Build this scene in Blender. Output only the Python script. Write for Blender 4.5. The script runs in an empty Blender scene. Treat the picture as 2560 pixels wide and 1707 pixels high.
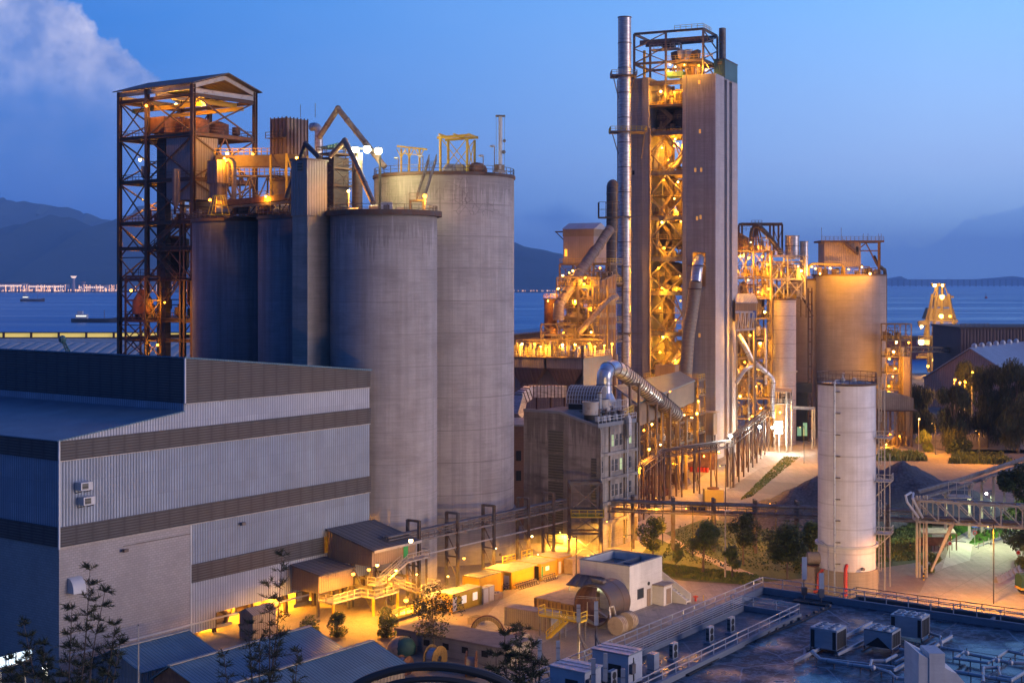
import bpy,math,random
from mathutils import Vector,Matrix
from mathutils.noise import noise as pnoise
random.seed(7)
sc=bpy.context.scene
col=sc.collection
F,CX,HY,CAMH=3541.0,1280.0,704.0,49.0     # focal length and centre in px of the 2560 px photograph,eye height in m
V=Vector
R=math.radians
ZUP=V((0,0,1))

def P(px,py,Y):
    return V(((px-CX)/F*Y,Y,CAMH-(py-HY)/F*Y))
def G(px,py,z=0.0):
    Y=(CAMH-z)*F/(py-HY)
    return V(((px-CX)/F*Y,Y,z))
def X(px,Y,z=0.0):
    return V(((px-CX)/F*Y,Y,z))
U=V((.587,.810,0)).normalized()      # the plant's street direction, running away to the right
W=V((-.810,.587,0)).normalized()     # across it,running away to the left
A2=V((-.906,.42,0)).normalized()     # the tower's front, running left
B2=V((.42,.906,0)).normalized()      # the tower's side, running away

# ------------------------------------------------------------------ scene graph
OFF={}
def tag(o,label=None,cat=None,group=None,kind=None):
    if label: o['label']=label
    if cat: o['category']=cat
    if group: o['group']=group
    if kind: o['kind']=kind
    return o
def T(name,label,cat,loc=(0,0,0),group=None):
    o=bpy.data.objects.new(name,None)
    o.empty_display_size=.5
    col.objects.link(o)
    o.location=loc
    OFF[o.name]=V(loc)
    return tag(o,label,cat,group)
def copy_tree(o,delta=(0,0,0),rz=0,label=None,parent=None,group=None):
    c=o.copy();col.objects.link(c)
    if parent is None:
        c.location=o.location+V(delta)
        c.rotation_euler=(0,0,o.rotation_euler.z+rz)
        if label: c['label']=label
        if group: c['group']=group
    else:
        c.parent=parent
    OFF[c.name]=V((0,0,0))
    for ch in o.children:
        copy_tree(ch,parent=c)
    return c

class MB:
    def __init__(s):
        s.v,s.f,s.uv=[],[],[]
    def face(s,pts,uv=None):
        n=len(s.v)
        s.v += [V(p) for p in pts]
        s.f.append(tuple(range(n,n+len(pts))));s.uv.append(uv)
        return s
    def faces(s,verts,faces,uvs=None):
        n=len(s.v)
        s.v += [V(p) for p in verts]
        for i,f in enumerate(faces):
            s.f.append(tuple(n+k for k in f));s.uv.append(uvs[i] if uvs else None)
        return s
    def frame(s,o,a,b,c,x0,x1,y0,y1,z0,z1):
        """box in a local frame: origin o, axes a, b, c"""
        o=V(o)
        vs=[o+a*x+b*y+c*z for z in (z0,z1) for x,y in ((x0,y0),(x1,y0),(x1,y1),(x0,y1))]
        fs=[(0,3,2,1),(4,5,6,7),(0,1,5,4),(1,2,6,5),(2,3,7,6),(3,0,4,7)]
        if a.cross(b).dot(c)*(x1-x0)*(y1-y0)*(z1-z0) < 0: fs=[f[::-1] for f in fs]
        return s.faces(vs,fs)
    def box(s,lo,hi,o=(0,0,0),a=V((1,0,0)),b=V((0,1,0))):
        return s.frame(o,a,b,ZUP,lo[0],hi[0],lo[1],hi[1],lo[2],hi[2])
    def bar(s,p,q,w=.3,h=None,up=ZUP):
        p,q=V(p),V(q);d=q-p;L=d.length
        if L < 1e-5: return s
        d=d/L;h=h or w
        if abs(d.dot(up)) > .98: up=V((U.x,U.y,0)) if abs(d.z) > .5 else ZUP
        x=d.cross(up).normalized();y=x.cross(d)
        return s.frame(p,d,x,y,0,L,-w/2,w/2,-h/2,h/2)
    def ibar(s,p,q,w=.3,h=.4,t=.06):
        """an I section beam: web and two flanges"""
        p,q=V(p),V(q);d=q-p;L=d.length;d=d/L;up=ZUP
        if abs(d.dot(up)) > .98: up=V((U.x,U.y,0))
        x=d.cross(up).normalized();y=x.cross(d)
        s.frame(p,d,x,y,0,L,-t/2,t/2,-h/2+t,h/2-t)
        s.frame(p,d,x,y,0,L,-w/2,w/2,h/2-t,h/2)
        return s.frame(p,d,x,y,0,L,-w/2,w/2,-h/2,-h/2+t)
    def tube(s,pts,r,n=8,cap=True,closed=False):
        pts=[V(p) for p in pts];m=len(pts)
        rs=(list(r)+[r[-1]]*m)[:m] if isinstance(r,(list,tuple)) else [r]*m
        prev=None;rings=[];acc=0;vs=[];dist=[]
        for i,p in enumerate(pts):
            if closed: t=pts[(i+1) % m]-pts[i-1]
            elif i == 0: t=pts[1]-pts[0]
            elif i == m-1: t=pts[-1]-pts[-2]
            else: t=(pts[i+1]-pts[i]).normalized()+(pts[i]-pts[i-1]).normalized()
            t.normalize()
            if prev is None:
                ref=ZUP if abs(t.z) < .9 else V((1,0,0))
                x=t.cross(ref).normalized()
            else:
                x=(prev-t*prev.dot(t)).normalized()
            prev=x;y=t.cross(x)
            if i: acc += (p-pts[i-1]).length
            dist.append(acc)
            for k in range(n):
                an=2*math.pi*k/n
                vs.append(p+(x*math.cos(an)+y*math.sin(an))*rs[i])
        fs,uvs=[],[]
        for i in range(m if closed else m-1):
            j=(i+1) % m
            for k in range(n):
                k2=(k+1) % n
                fs.append((i*n+k,i*n+k2,j*n+k2,j*n+k))
                c=2*math.pi*rs[i]/n
                dj=dist[j] if j else acc+1
                uvs.append([(k*c,dist[i]),((k+1)*c,dist[i]),((k+1)*c,dj),(k*c,dj)])
        if cap and not closed:
            fs.append(tuple(range(n))[::-1]);uvs.append(None)
            fs.append(tuple(range((m-1)*n,m*n)));uvs.append(None)
        return s.faces(vs,fs,uvs)
    def cyl(s,c,r,z0,z1,n=32,r2=None,cap=True,a0=0.0,a1=2*math.pi,rows=1):
        c=V((c[0],c[1],0));r2=r if r2 is None else r2
        full=abs(a1-a0-2*math.pi) < 1e-6
        m=n if full else n+1
        vs,fs,uvs=[],[],[]
        for j in range(rows+1):
            t=j/rows;rr=r+(r2-r)*t;z=z0+(z1-z0)*t
            for k in range(m):
                an=a0+(a1-a0)*k/n
                vs.append(c+V((math.cos(an)*rr,math.sin(an)*rr,z)))
        for j in range(rows):
            za,zb=z0+(z1-z0)*j/rows,z0+(z1-z0)*(j+1)/rows
            for k in range(n):
                k2=(k+1) % m
                fs.append((j*m+k,j*m+k2,(j+1)*m+k2,(j+1)*m+k))
                u0,u1=[(a0+(a1-a0)*q/n)*max(r,r2) for q in (k,k+1)]
                uvs.append([(u0,za),(u1,za),(u1,zb),(u0,zb)])
        if cap and full:
            if r > 1e-4: fs.append(tuple(range(m))[::-1]);uvs.append(None)
            if r2 > 1e-4: fs.append(tuple(range(rows*m,rows*m+m)));uvs.append(None)
        return s.faces(vs,fs,uvs)
    def ring(s,c,r0,r1,z0,z1,n=48):
        """a flat annulus with thickness"""
        s.cyl(c,r1,z0,z1,n,cap=False)
        c=V((c[0],c[1],0))
        for z,fl in ((z1,0),(z0,1)):
            for k in range(n):
                a,b=2*math.pi*k/n,2*math.pi*(k+1)/n
                q=[c+V((math.cos(t)*r,math.sin(t)*r,z)) for t,r in ((a,r0),(a,r1),(b,r1),(b,r0))]
                s.face(q[::-1] if fl else q)
        for k in range(n):
            a,b=2*math.pi*k/n,2*math.pi*(k+1)/n
            s.face([c+V((math.cos(t)*r0,math.sin(t)*r0,z)) for t,z in ((b,z0),(a,z0),(a,z1),(b,z1))])
        return s
    def prism(s,pts,vec):
        """a planar polygon extruded by vec"""
        pts=[V(p) for p in pts];n=len(pts);vec=V(vec)
        nrm=V((0,0,0))
        for i in range(n): nrm += pts[i].cross(pts[(i+1) % n])
        if nrm.dot(vec) > 0: pts=pts[::-1]
        top=[p+vec for p in pts]
        fs=[tuple(range(n)),tuple(range(2*n-1,n-1,-1))]
        for i in range(n):
            j=(i+1) % n
            fs.append((j,i,n+i,n+j))
        return s.faces(pts+top,fs)
    def sphere(s,c,r,n=8,sz=1.0):
        vs,fs=[],[];m=n // 2+1;c=V(c)
        for j in range(m+1):
            th=math.pi*j/m
            for k in range(n):
                ph=2*math.pi*k/n
                vs.append(c+V((math.sin(th)*math.cos(ph)*r,math.sin(th)*math.sin(ph)*r,math.cos(th)*r*sz)))
        for j in range(m):
            for k in range(n):
                k2=(k+1) % n
                if j == 0: fs.append((0,(j+1)*n+k,(j+1)*n+k2))
                elif j == m-1: fs.append((j*n+k,(j+1)*n,j*n+k2))
                else: fs.append((j*n+k,(j+1)*n+k,(j+1)*n+k2,j*n+k2))
        return s.faces(vs,fs)
    def rail(s,pts,h=1.1,step=2.0,r=.035,closed=False):
        pts=[V(p) for p in pts]
        if closed: pts=pts+[pts[0]]
        for a,b in zip(pts,pts[1:]):
            d=(b-a).length
            n=max(1,int(round(d/step)))
            for k in range(n+1):
                p=a.lerp(b,k/n)
                s.bar(p,p+V((0,0,h)),r*2)
            for f in (1.0,.5):
                s.bar(a+V((0,0,h*f)),b+V((0,0,h*f)),r*2)
        return s
    def stairs(s,p,q,w=.9,r=.035,rails=True):
        p,q=V(p),V(q);d=q-p;hd=V((d.x,d.y,0))
        sd=(hd.cross(ZUP)).normalized() if hd.length > .01 else V((1,0,0))
        n=max(3,int(abs(d.z)/.24))
        for e in (-1,1):
            s.bar(p+sd*e*w/2,q+sd*e*w/2,.08,.28)
            if rails:
                for f in (1.0,.5):
                    s.bar(p+sd*e*w/2+V((0,0,1.05*f)),q+sd*e*w/2+V((0,0,1.05*f)),r*2)
                for k in range(0,n+1,4):
                    c=p.lerp(q,k/n)+sd*e*w/2
                    s.bar(c,c+V((0,0,1.05)),r*2)
        hn=hd.normalized() if hd.length > .01 else V((0,1,0))
        for k in range(n):
            c=p.lerp(q,(k+.5)/n)
            s.frame(c,sd,hn,ZUP,-w/2,w/2,-.14,.14,-.02,.02)
        return s
    def ladder(s,p,h,d,w=.5,cage=True):
        """vertical ladder at p, d = outward direction"""
        p=V(p);sd=V((-d.y,d.x,0))
        for e in (-1,1):
            s.bar(p+sd*e*w/2,p+sd*e*w/2+V((0,0,h)),.07)
        for k in range(int(h/.35)):
            z=V((0,0,.3+k*.35));s.bar(p-sd*w/2+z,p+sd*w/2+z,.04)
        if cage:
            for k in range(int(h/1.2)):
                z=V((0,0,2+k*1.2))
                if z.z > h: break
                q=[p+z+sd*(.42*math.cos(t))+d*(.42*math.sin(t)+.05) for t in [math.pi*i/4 for i in range(5)]]
                for a,b in zip(q,q[1:]): s.bar(a,b,.05)
            for t in (0,math.pi/3,2*math.pi/3,math.pi):
                q=p+sd*(.42*math.cos(t))+d*(.42*math.sin(t)+.05)
                if h > 2.5: s.bar(q+V((0,0,2)),q+V((0,0,h)),.045)
        return s
    def build(s,name,mat,parent=None,angle=35,smooth=True):
        off=OFF[parent.name] if parent is not None else V((0,0,0))
        me=bpy.data.meshes.new(name)
        me.from_pydata([tuple(p-off) for p in s.v],[],s.f)
        uvl=me.uv_layers.new(name='uv')
        buf=[]
        for fi,f in enumerate(s.f):
            uv=s.uv[fi]
            if uv is None:
                pts=[s.v[i] for i in f]
                n=V((0,0,0))
                for i in range(len(pts)): n += pts[i].cross(pts[(i+1) % len(pts)]) if len(pts) < 5 else (pts[i]-pts[0]).cross(pts[(i+1) % len(pts)]-pts[0])
                n=(pts[1]-pts[0]).cross(pts[2]-pts[0]) if n.length < 1e-9 else n
                n=n.normalized() if n.length > 1e-12 else ZUP
                if abs(n.z) > .995: t,w_=U,W
                else:
                    t=ZUP.cross(n).normalized();w_=n.cross(t)
                    if abs(n.z) < .3: w_=ZUP
                uv=[(p.dot(t),p.dot(w_)) for p in pts]
            for q in uv: buf += [q[0],q[1]]
        uvl.data.foreach_set('uv',buf)
        me.materials.append(mat)
        if smooth:
            me.polygons.foreach_set('use_smooth',[True]*len(me.polygons))
            me.set_sharp_from_angle(angle=R(angle))
        me.update()
        o=bpy.data.objects.new(name,me)
        col.objects.link(o)
        if parent is not None: o.parent=parent
        OFF[o.name]=off
        return o

# ------------------------------------------------------------------ materials
class N:
    def __init__(s,nt): s.nt=nt
    def n(s,t,**kw):
        k=s.nt.nodes.new('ShaderNode'+t)
        for a,b in kw.items():
            if a.startswith('_'): setattr(k,a[1:],b)
            else: s.put(k,a,b)
        return k
    def put(s,k,a,b):
        inp=k.inputs[int(a[1:])] if a[0] == 'i' and a[1:].isdigit() else k.inputs[a.replace('_',' ')]
        if isinstance(b,bpy.types.NodeSocket): s.nt.links.new(b,inp)
        elif isinstance(b,bpy.types.Node): s.nt.links.new(b.outputs[0],inp)
        else: inp.default_value=b
    def math(s,op,a,b=0.0,c=None,clamp=False):
        k=s.n('Math',_operation=op,_use_clamp=clamp);s.put(k,'i0',a);s.put(k,'i1',b)
        if c is not None: s.put(k,'i2',c)
        return k.outputs[0]
    def mix(s,f,a,b,mode='MIX'):
        k=s.nt.nodes.new('ShaderNodeMix');k.data_type='RGBA';k.blend_type=mode
        s.put(k,'i0',f);s.put(k,'i6',a);s.put(k,'i7',b)
        return k.outputs[2]
    def ramp(s,f,stops,interp='LINEAR'):
        k=s.nt.nodes.new('ShaderNodeValToRGB');k.color_ramp.interpolation=interp
        e=k.color_ramp.elements
        while len(e) < len(stops): e.new(.5)
        for i,(p,c) in enumerate(stops):
            e[i].position=p;e[i].color=c if len(c) == 4 else (*c,1)
        s.put(k,'i0',f)
        return k.outputs[0]
    def noise(s,vec,scale,detail=3,rough=.55,scl=None):
        if scl:
            m=s.n('Mapping',_vector_type='POINT');s.put(m,'i0',vec);m.inputs['Scale'].default_value=scl;vec=m.outputs[0]
        k=s.n('TexNoise');s.put(k,'Vector',vec)
        k.inputs['Scale'].default_value=scale;k.inputs['Detail'].default_value=detail;k.inputs['Roughness'].default_value=rough
        return k.outputs['Fac']
def c4(c): return (*c,1) if len(c) == 3 else c
def sh(c,f): return tuple(x*f for x in c[:3])+(1,)
MATS={}
def mat(name,base=(.3,.3,.3),rough=.7,metal=0.0,kind='plain',c2=None,**kw):
    if name in MATS: return MATS[name]
    m=bpy.data.materials.new(name);m.use_nodes=True
    nt=m.node_tree;b=nt.nodes['Principled BSDF'];g=N(nt)
    geo=g.n('NewGeometry').outputs['Position']
    tc=g.n('TexCoord').outputs['UV']
    sep=g.n('SeparateXYZ',Vector=tc);u,v=sep.outputs[0],sep.outputs[1]
    base=c4(base);c2=c4(c2) if c2 else sh(base,.55)
    n1=g.noise(geo,kw.get('ns',.35),5,.6)
    colr=g.mix(g.ramp(n1,[(.35,(0,0,0)),(.68,(1,1,1))]),base,sh(base,kw.get('var',.82)))
    bump=None
    def bmp(h,st=.5,d=.05,prev=None):
        k=g.n('Bump',Height=h);k.inputs['Strength'].default_value=st;k.inputs['Distance'].default_value=d
        if prev is not None: g.put(k,'Normal',prev)
        return k.outputs[0]
    if kind in ('concrete','weathered'):
        st=g.noise(tc,1.0,5,.6,(.9,.035,1))
        amt=kw.get('streak',.5)
        colr=g.mix(g.math('MULTIPLY',g.ramp(st,[(.43,(0,0,0)),(.62,(1,1,1))]),amt),colr,c2)
        st2=g.noise(tc,1.0,6,.65,(.12,.25,1))
        colr=g.mix(g.math('MULTIPLY',g.ramp(st2,[(.47,(0,0,0)),(.64,(1,1,1))]),kw.get('patch',.35)),colr,sh(c2,.8))
        lift=kw.get('lift',1.8)
        fl=g.math('FRACT',g.math('DIVIDE',g.math('ADD',v,100.0),lift))
        ln=g.math('LESS_THAN',fl,.06 if lift < 4 else .03)
        wob=g.noise(tc,1.0,3,.6,(.25,.25,1))
        colr=g.mix(g.math('MULTIPLY',g.math('MULTIPLY',ln,wob),kw.get('line',.35)),colr,sh(c2,.6))
        if kw.get('vline'):
            fu=g.math('FRACT',g.math('DIVIDE',g.math('ADD',u,500.0),kw['vline']))
            colr=g.mix(g.math('MULTIPLY',g.math('LESS_THAN',fu,.035),.3),colr,sh(c2,.7))
        if kw.get('crack'):
            vo=g.n('TexVoronoi',_feature='DISTANCE_TO_EDGE',Scale=.6);
            wn=g.n('TexNoise',Scale=.8,Detail=4.0);g.put(wn,'Vector',geo)
            g.put(vo,'Vector',g.mix(.35,geo,wn.outputs['Color'],'LINEAR_LIGHT'))
            cr=g.math('LESS_THAN',vo.outputs['Distance'],.022)
            z0,z1=kw['crack']
            zz=g.n('SeparateXYZ',Vector=geo).outputs[2]
            zm=g.math('MULTIPLY',g.math('GREATER_THAN',zz,z0),g.math('LESS_THAN',zz,z1))
            pm=g.math('GREATER_THAN',g.noise(geo,.09,2),.53)
            colr=g.mix(g.math('MULTIPLY',g.math('MULTIPLY',cr,g.math('MULTIPLY',zm,pm)),.7),colr,(.03,.03,.03,1))
        cx_=g.n('CombineXYZ',i0=g.math('FLOOR',g.math('DIVIDE',g.math('ADD',u,500.0),kw.get('vline') or 9.0)),i1=g.math('FLOOR',g.math('DIVIDE',g.math('ADD',v,100.0),lift)))
        wn2=g.n('TexWhiteNoise',_noise_dimensions='2D',Vector=cx_)
        colr=g.mix(g.math('MULTIPLY',wn2.outputs['Value'],kw.get('pour',.35)),colr,sh(base,.62))
        if kw.get('top'):
            zt_=g.n('SeparateXYZ',Vector=geo).outputs[2]
            mr=g.n('MapRange',Value=zt_);mr.inputs[1].default_value=kw['top']-9;mr.inputs[2].default_value=kw['top']
            dr=g.noise(tc,1.0,4,.7,(1.6,.03,1))
            colr=g.mix(g.math('MULTIPLY',g.math('GREATER_THAN',g.math('ADD',g.math('MULTIPLY',mr.outputs[0],.35),dr),.72),.55),colr,sh(c2,.55))
        fw=g.noise(tc,1.0,4,.7,(.15,6.0,1))
        colr=g.mix(kw.get('fw',.25),colr,g.mix(g.ramp(fw,[(.3,(0,0,0)),(.7,(1,1,1))]),sh(base,.45),sh(base,1.35)),'MIX')
        bump=bmp(g.noise(geo,3.0,5,.7),.35,.06)
    elif kind in ('corr','louv'):
        per=kw.get('per',.4)
        co=u if kind == 'corr' else v
        fr=g.math('FRACT',g.math('DIVIDE',g.math('ADD',co,500.0),per))
        tri=g.math('ABSOLUTE',g.math('SUBTRACT',fr,.5))
        if kind == 'corr':
            h=g.math('SMOOTH_MIN',g.math('MULTIPLY',tri,4.0),1.0,.2)
            gro=g.math('LESS_THAN',tri,kw.get('gw',.1))
            colr=g.mix(g.math('MULTIPLY',gro,kw.get('gd',.5)),colr,sh(base,.35))
            pan=g.noise(tc,1.0,0,.5,(1.1,.12,1))
            bk=g.n('CombineXYZ',i0=g.math('FLOOR',g.math('DIVIDE',g.math('ADD',u,500.0),per*5)),i1=g.math('FLOOR',g.math('DIVIDE',g.math('ADD',v,100.3),kw.get('lap',3.1))));wn=g.n('TexWhiteNoise',_noise_dimensions='2D',Vector=bk)
            colr=g.mix(g.math('MULTIPLY',wn.outputs['Value'],.45),colr,sh(base,.58))
            fv=g.math('LESS_THAN',g.math('FRACT',g.math('DIVIDE',g.math('ADD',v,100.3),kw.get('lap',3.1))),.016)
            colr=g.mix(g.math('MULTIPLY',fv,.35),colr,sh(base,.4))
            bump=bmp(h,.8,per*.22)
        else:
            gro=g.math('LESS_THAN',fr,kw.get('gw',.38))
            colr=g.mix(g.math('MULTIPLY',gro,kw.get('gd',.75)),colr,sh(base,.25))
            bay=g.math('FRACT',g.math('DIVIDE',g.math('ADD',u,500.0),kw.get('bay',2.4)))
            bm=g.math('MULTIPLY',g.ramp(bay,[(.0,(1,1,1)),(.16,(.2,.2,.2)),(.5,(0,0,0)),(.9,(.3,.3,.3)),(1,(1,1,1))]),kw.get('bayd',.8))
            colr=g.mix(bm,colr,sh(base,.45))
            bump=bmp(fr,.8,per*.4)
        st=g.noise(tc,1.0,5,.6,(2.2,.06,1))
        colr=g.mix(g.math('MULTIPLY',g.ramp(st,[(.5,(0,0,0)),(.75,(1,1,1))]),kw.get('streak',.3)),colr,c2)
        rs=g.noise(tc,1.0,6,.7,(.22,.22,1))
        colr=g.mix(g.math('MULTIPLY',g.ramp(rs,[(.55,(0,0,0)),(.72,(1,1,1))]),kw.get('patch',.3)),colr,sh(c2,.9))
    elif kind == 'block':
        bt=g.n('TexBrick',Scale=1.0);g.put(bt,'Vector',tc)
        bt.inputs['Color1'].default_value=base;bt.inputs['Color2'].default_value=sh(base,.8)
        bt.inputs['Mortar'].default_value=sh(base,.62)
        bt.inputs['Brick Width'].default_value=kw.get('bw',.62);bt.inputs['Row Height'].default_value=kw.get('rh',.32)
        bt.inputs['Mortar Size'].default_value=.035;bt.inputs['Bias'].default_value=-.2
        colr=g.mix(.75,colr,bt.outputs['Color'])
        st=g.noise(tc,1.0,6,.65,(.25,.16,1))
        colr=g.mix(g.math('MULTIPLY',g.ramp(st,[(.45,(0,0,0)),(.7,(1,1,1))]),.45),colr,c2)
        bump=bmp(bt.outputs['Fac'],.4,-.03)
    elif kind == 'rust':
        rn=g.noise(geo,kw.get('rs',.9),6,.7)
        colr=g.mix(g.ramp(rn,[(.5-kw.get('amt',.1),(0,0,0)),(.62-kw.get('amt',.1)+.08,(1,1,1))]),colr,c2)
        bump=bmp(g.noise(geo,5.0,4),.3,.02)
    elif kind == 'ground':
        a=g.noise(geo,.035,6,.62);bb=g.noise(geo,.28,6,.65);c_=g.noise(geo,2.5,4,.7)
        colr=g.mix(g.ramp(a,[(.4,(0,0,0)),(.62,(1,1,1))]),base,c2)
        colr=g.mix(g.math('MULTIPLY',g.ramp(bb,[(.42,(0,0,0)),(.66,(1,1,1))]),.5),colr,sh(c2,.6))
        tr=g.noise(geo,1.0,4,.6,(.9,.04,1))
        colr=g.mix(g.math('MULTIPLY',g.ramp(tr,[(.47,(0,0,0)),(.55,(1,1,1))]),.6),colr,sh(base,.5))
        colr=g.mix(.4,colr,g.mix(c_,sh(base,.4),sh(base,1.5)))
        if kw.get('slab'):
            wb=g.math('MULTIPLY',g.noise(geo,.2,2),.8)
            for q_ in (u,v):
                jl=g.math('LESS_THAN',g.math('FRACT',g.math('DIVIDE',g.math('ADD',g.math('ADD',q_,600.0),wb),kw['slab'])),.022)
                colr=g.mix(g.math('MULTIPLY',jl,.55),colr,sh(base,.35))
            sp_=g.ramp(g.noise(geo,.55,5,.7),[(.6,(0,0,0)),(.68,(1,1,1))])
            colr=g.mix(g.math('MULTIPLY',sp_,.55),colr,sh(base,.3))
        bump=bmp(g.math('ADD',g.math('MULTIPLY',bb,2.0),c_),.5,.12)
    elif kind == 'membrane':
        a=g.noise(geo,.75,8,.76);bb=g.noise(geo,1.6,4,.6)
        colr=g.mix(g.ramp(a,[(.5,(0,0,0)),(.53,(1,1,1)),(.57,(.8,.8,.8)),(.63,(0,0,0))]),base,c2)
        colr=g.mix(g.math('MULTIPLY',bb,.4),colr,sh(base,.5))
        vo=g.n('TexVoronoi',_feature='DISTANCE_TO_EDGE',Scale=.13)
        wn=g.n('TexNoise',Scale=.5,Detail=3.0);g.put(wn,'Vector',geo)
        g.put(vo,'Vector',g.mix(.25,geo,wn.outputs['Color'],'LINEAR_LIGHT'))
        colr=g.mix(g.math('MULTIPLY',g.math('LESS_THAN',vo.outputs['Distance'],.012),.8),colr,sh(c2,1.2))
        rr_=g.ramp(g.noise(geo,.12,4,.6),[(.4,(.12,.12,.12)),(.6,(.7,.7,.7))])
        g.put(b,'Roughness',rr_);bump=bmp(a,.2,.02)
    elif kind == 'leaf':
        oi=g.n('ObjectInfo').outputs['Random']
        a=g.noise(geo,.9,3,.6)
        colr=g.mix(g.ramp(a,[(.35,(0,0,0)),(.65,(1,1,1))]),base,c2)
    elif kind == 'gravel':
        vo=g.n('TexVoronoi',Scale=kw.get('vs',3.0));g.put(vo,'Vector',geo)
        colr=g.mix(vo.outputs['Distance'],sh(base,1.3),sh(base,.45))
        colr=g.mix(g.math('MULTIPLY',g.ramp(g.noise(geo,.15,5),[(.45,(0,0,0)),(.6,(1,1,1))]),.6),colr,c2)
        bump=bmp(vo.outputs['Distance'],.7,.12)
    elif kind == 'galv':
        a=g.noise(tc,1.0,4,.6,(.6,2.2,1))
        colr=g.mix(g.ramp(a,[(.35,(0,0,0)),(.65,(1,1,1))]),base,c2)
        se=kw.get('seam',1.5)
        ln=g.math('LESS_THAN',g.math('FRACT',g.math('DIVIDE',g.math('ADD',v,100.0),se)),.05)
        colr=g.mix(g.math('MULTIPLY',ln,.6),colr,sh(base,.3))
        bump=bmp(g.noise(geo,2.0,3),.2,.03)
    g.put(b,'Base Color',colr)
    if kind != 'membrane': b.inputs['Roughness'].default_value=rough
    b.inputs['Metallic'].default_value=metal
    if bump is not None: g.put(b,'Normal',bump)
    MATS[name]=m
    return m
def emit(name,colr,st):
    if name in MATS: return MATS[name]
    m=bpy.data.materials.new(name);m.use_nodes=True
    b=m.node_tree.nodes['Principled BSDF']
    b.inputs['Base Color'].default_value=c4(colr);b.inputs['Emission Color'].default_value=c4(colr)
    b.inputs['Emission Strength'].default_value=st
    MATS[name]=m
    return m

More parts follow.
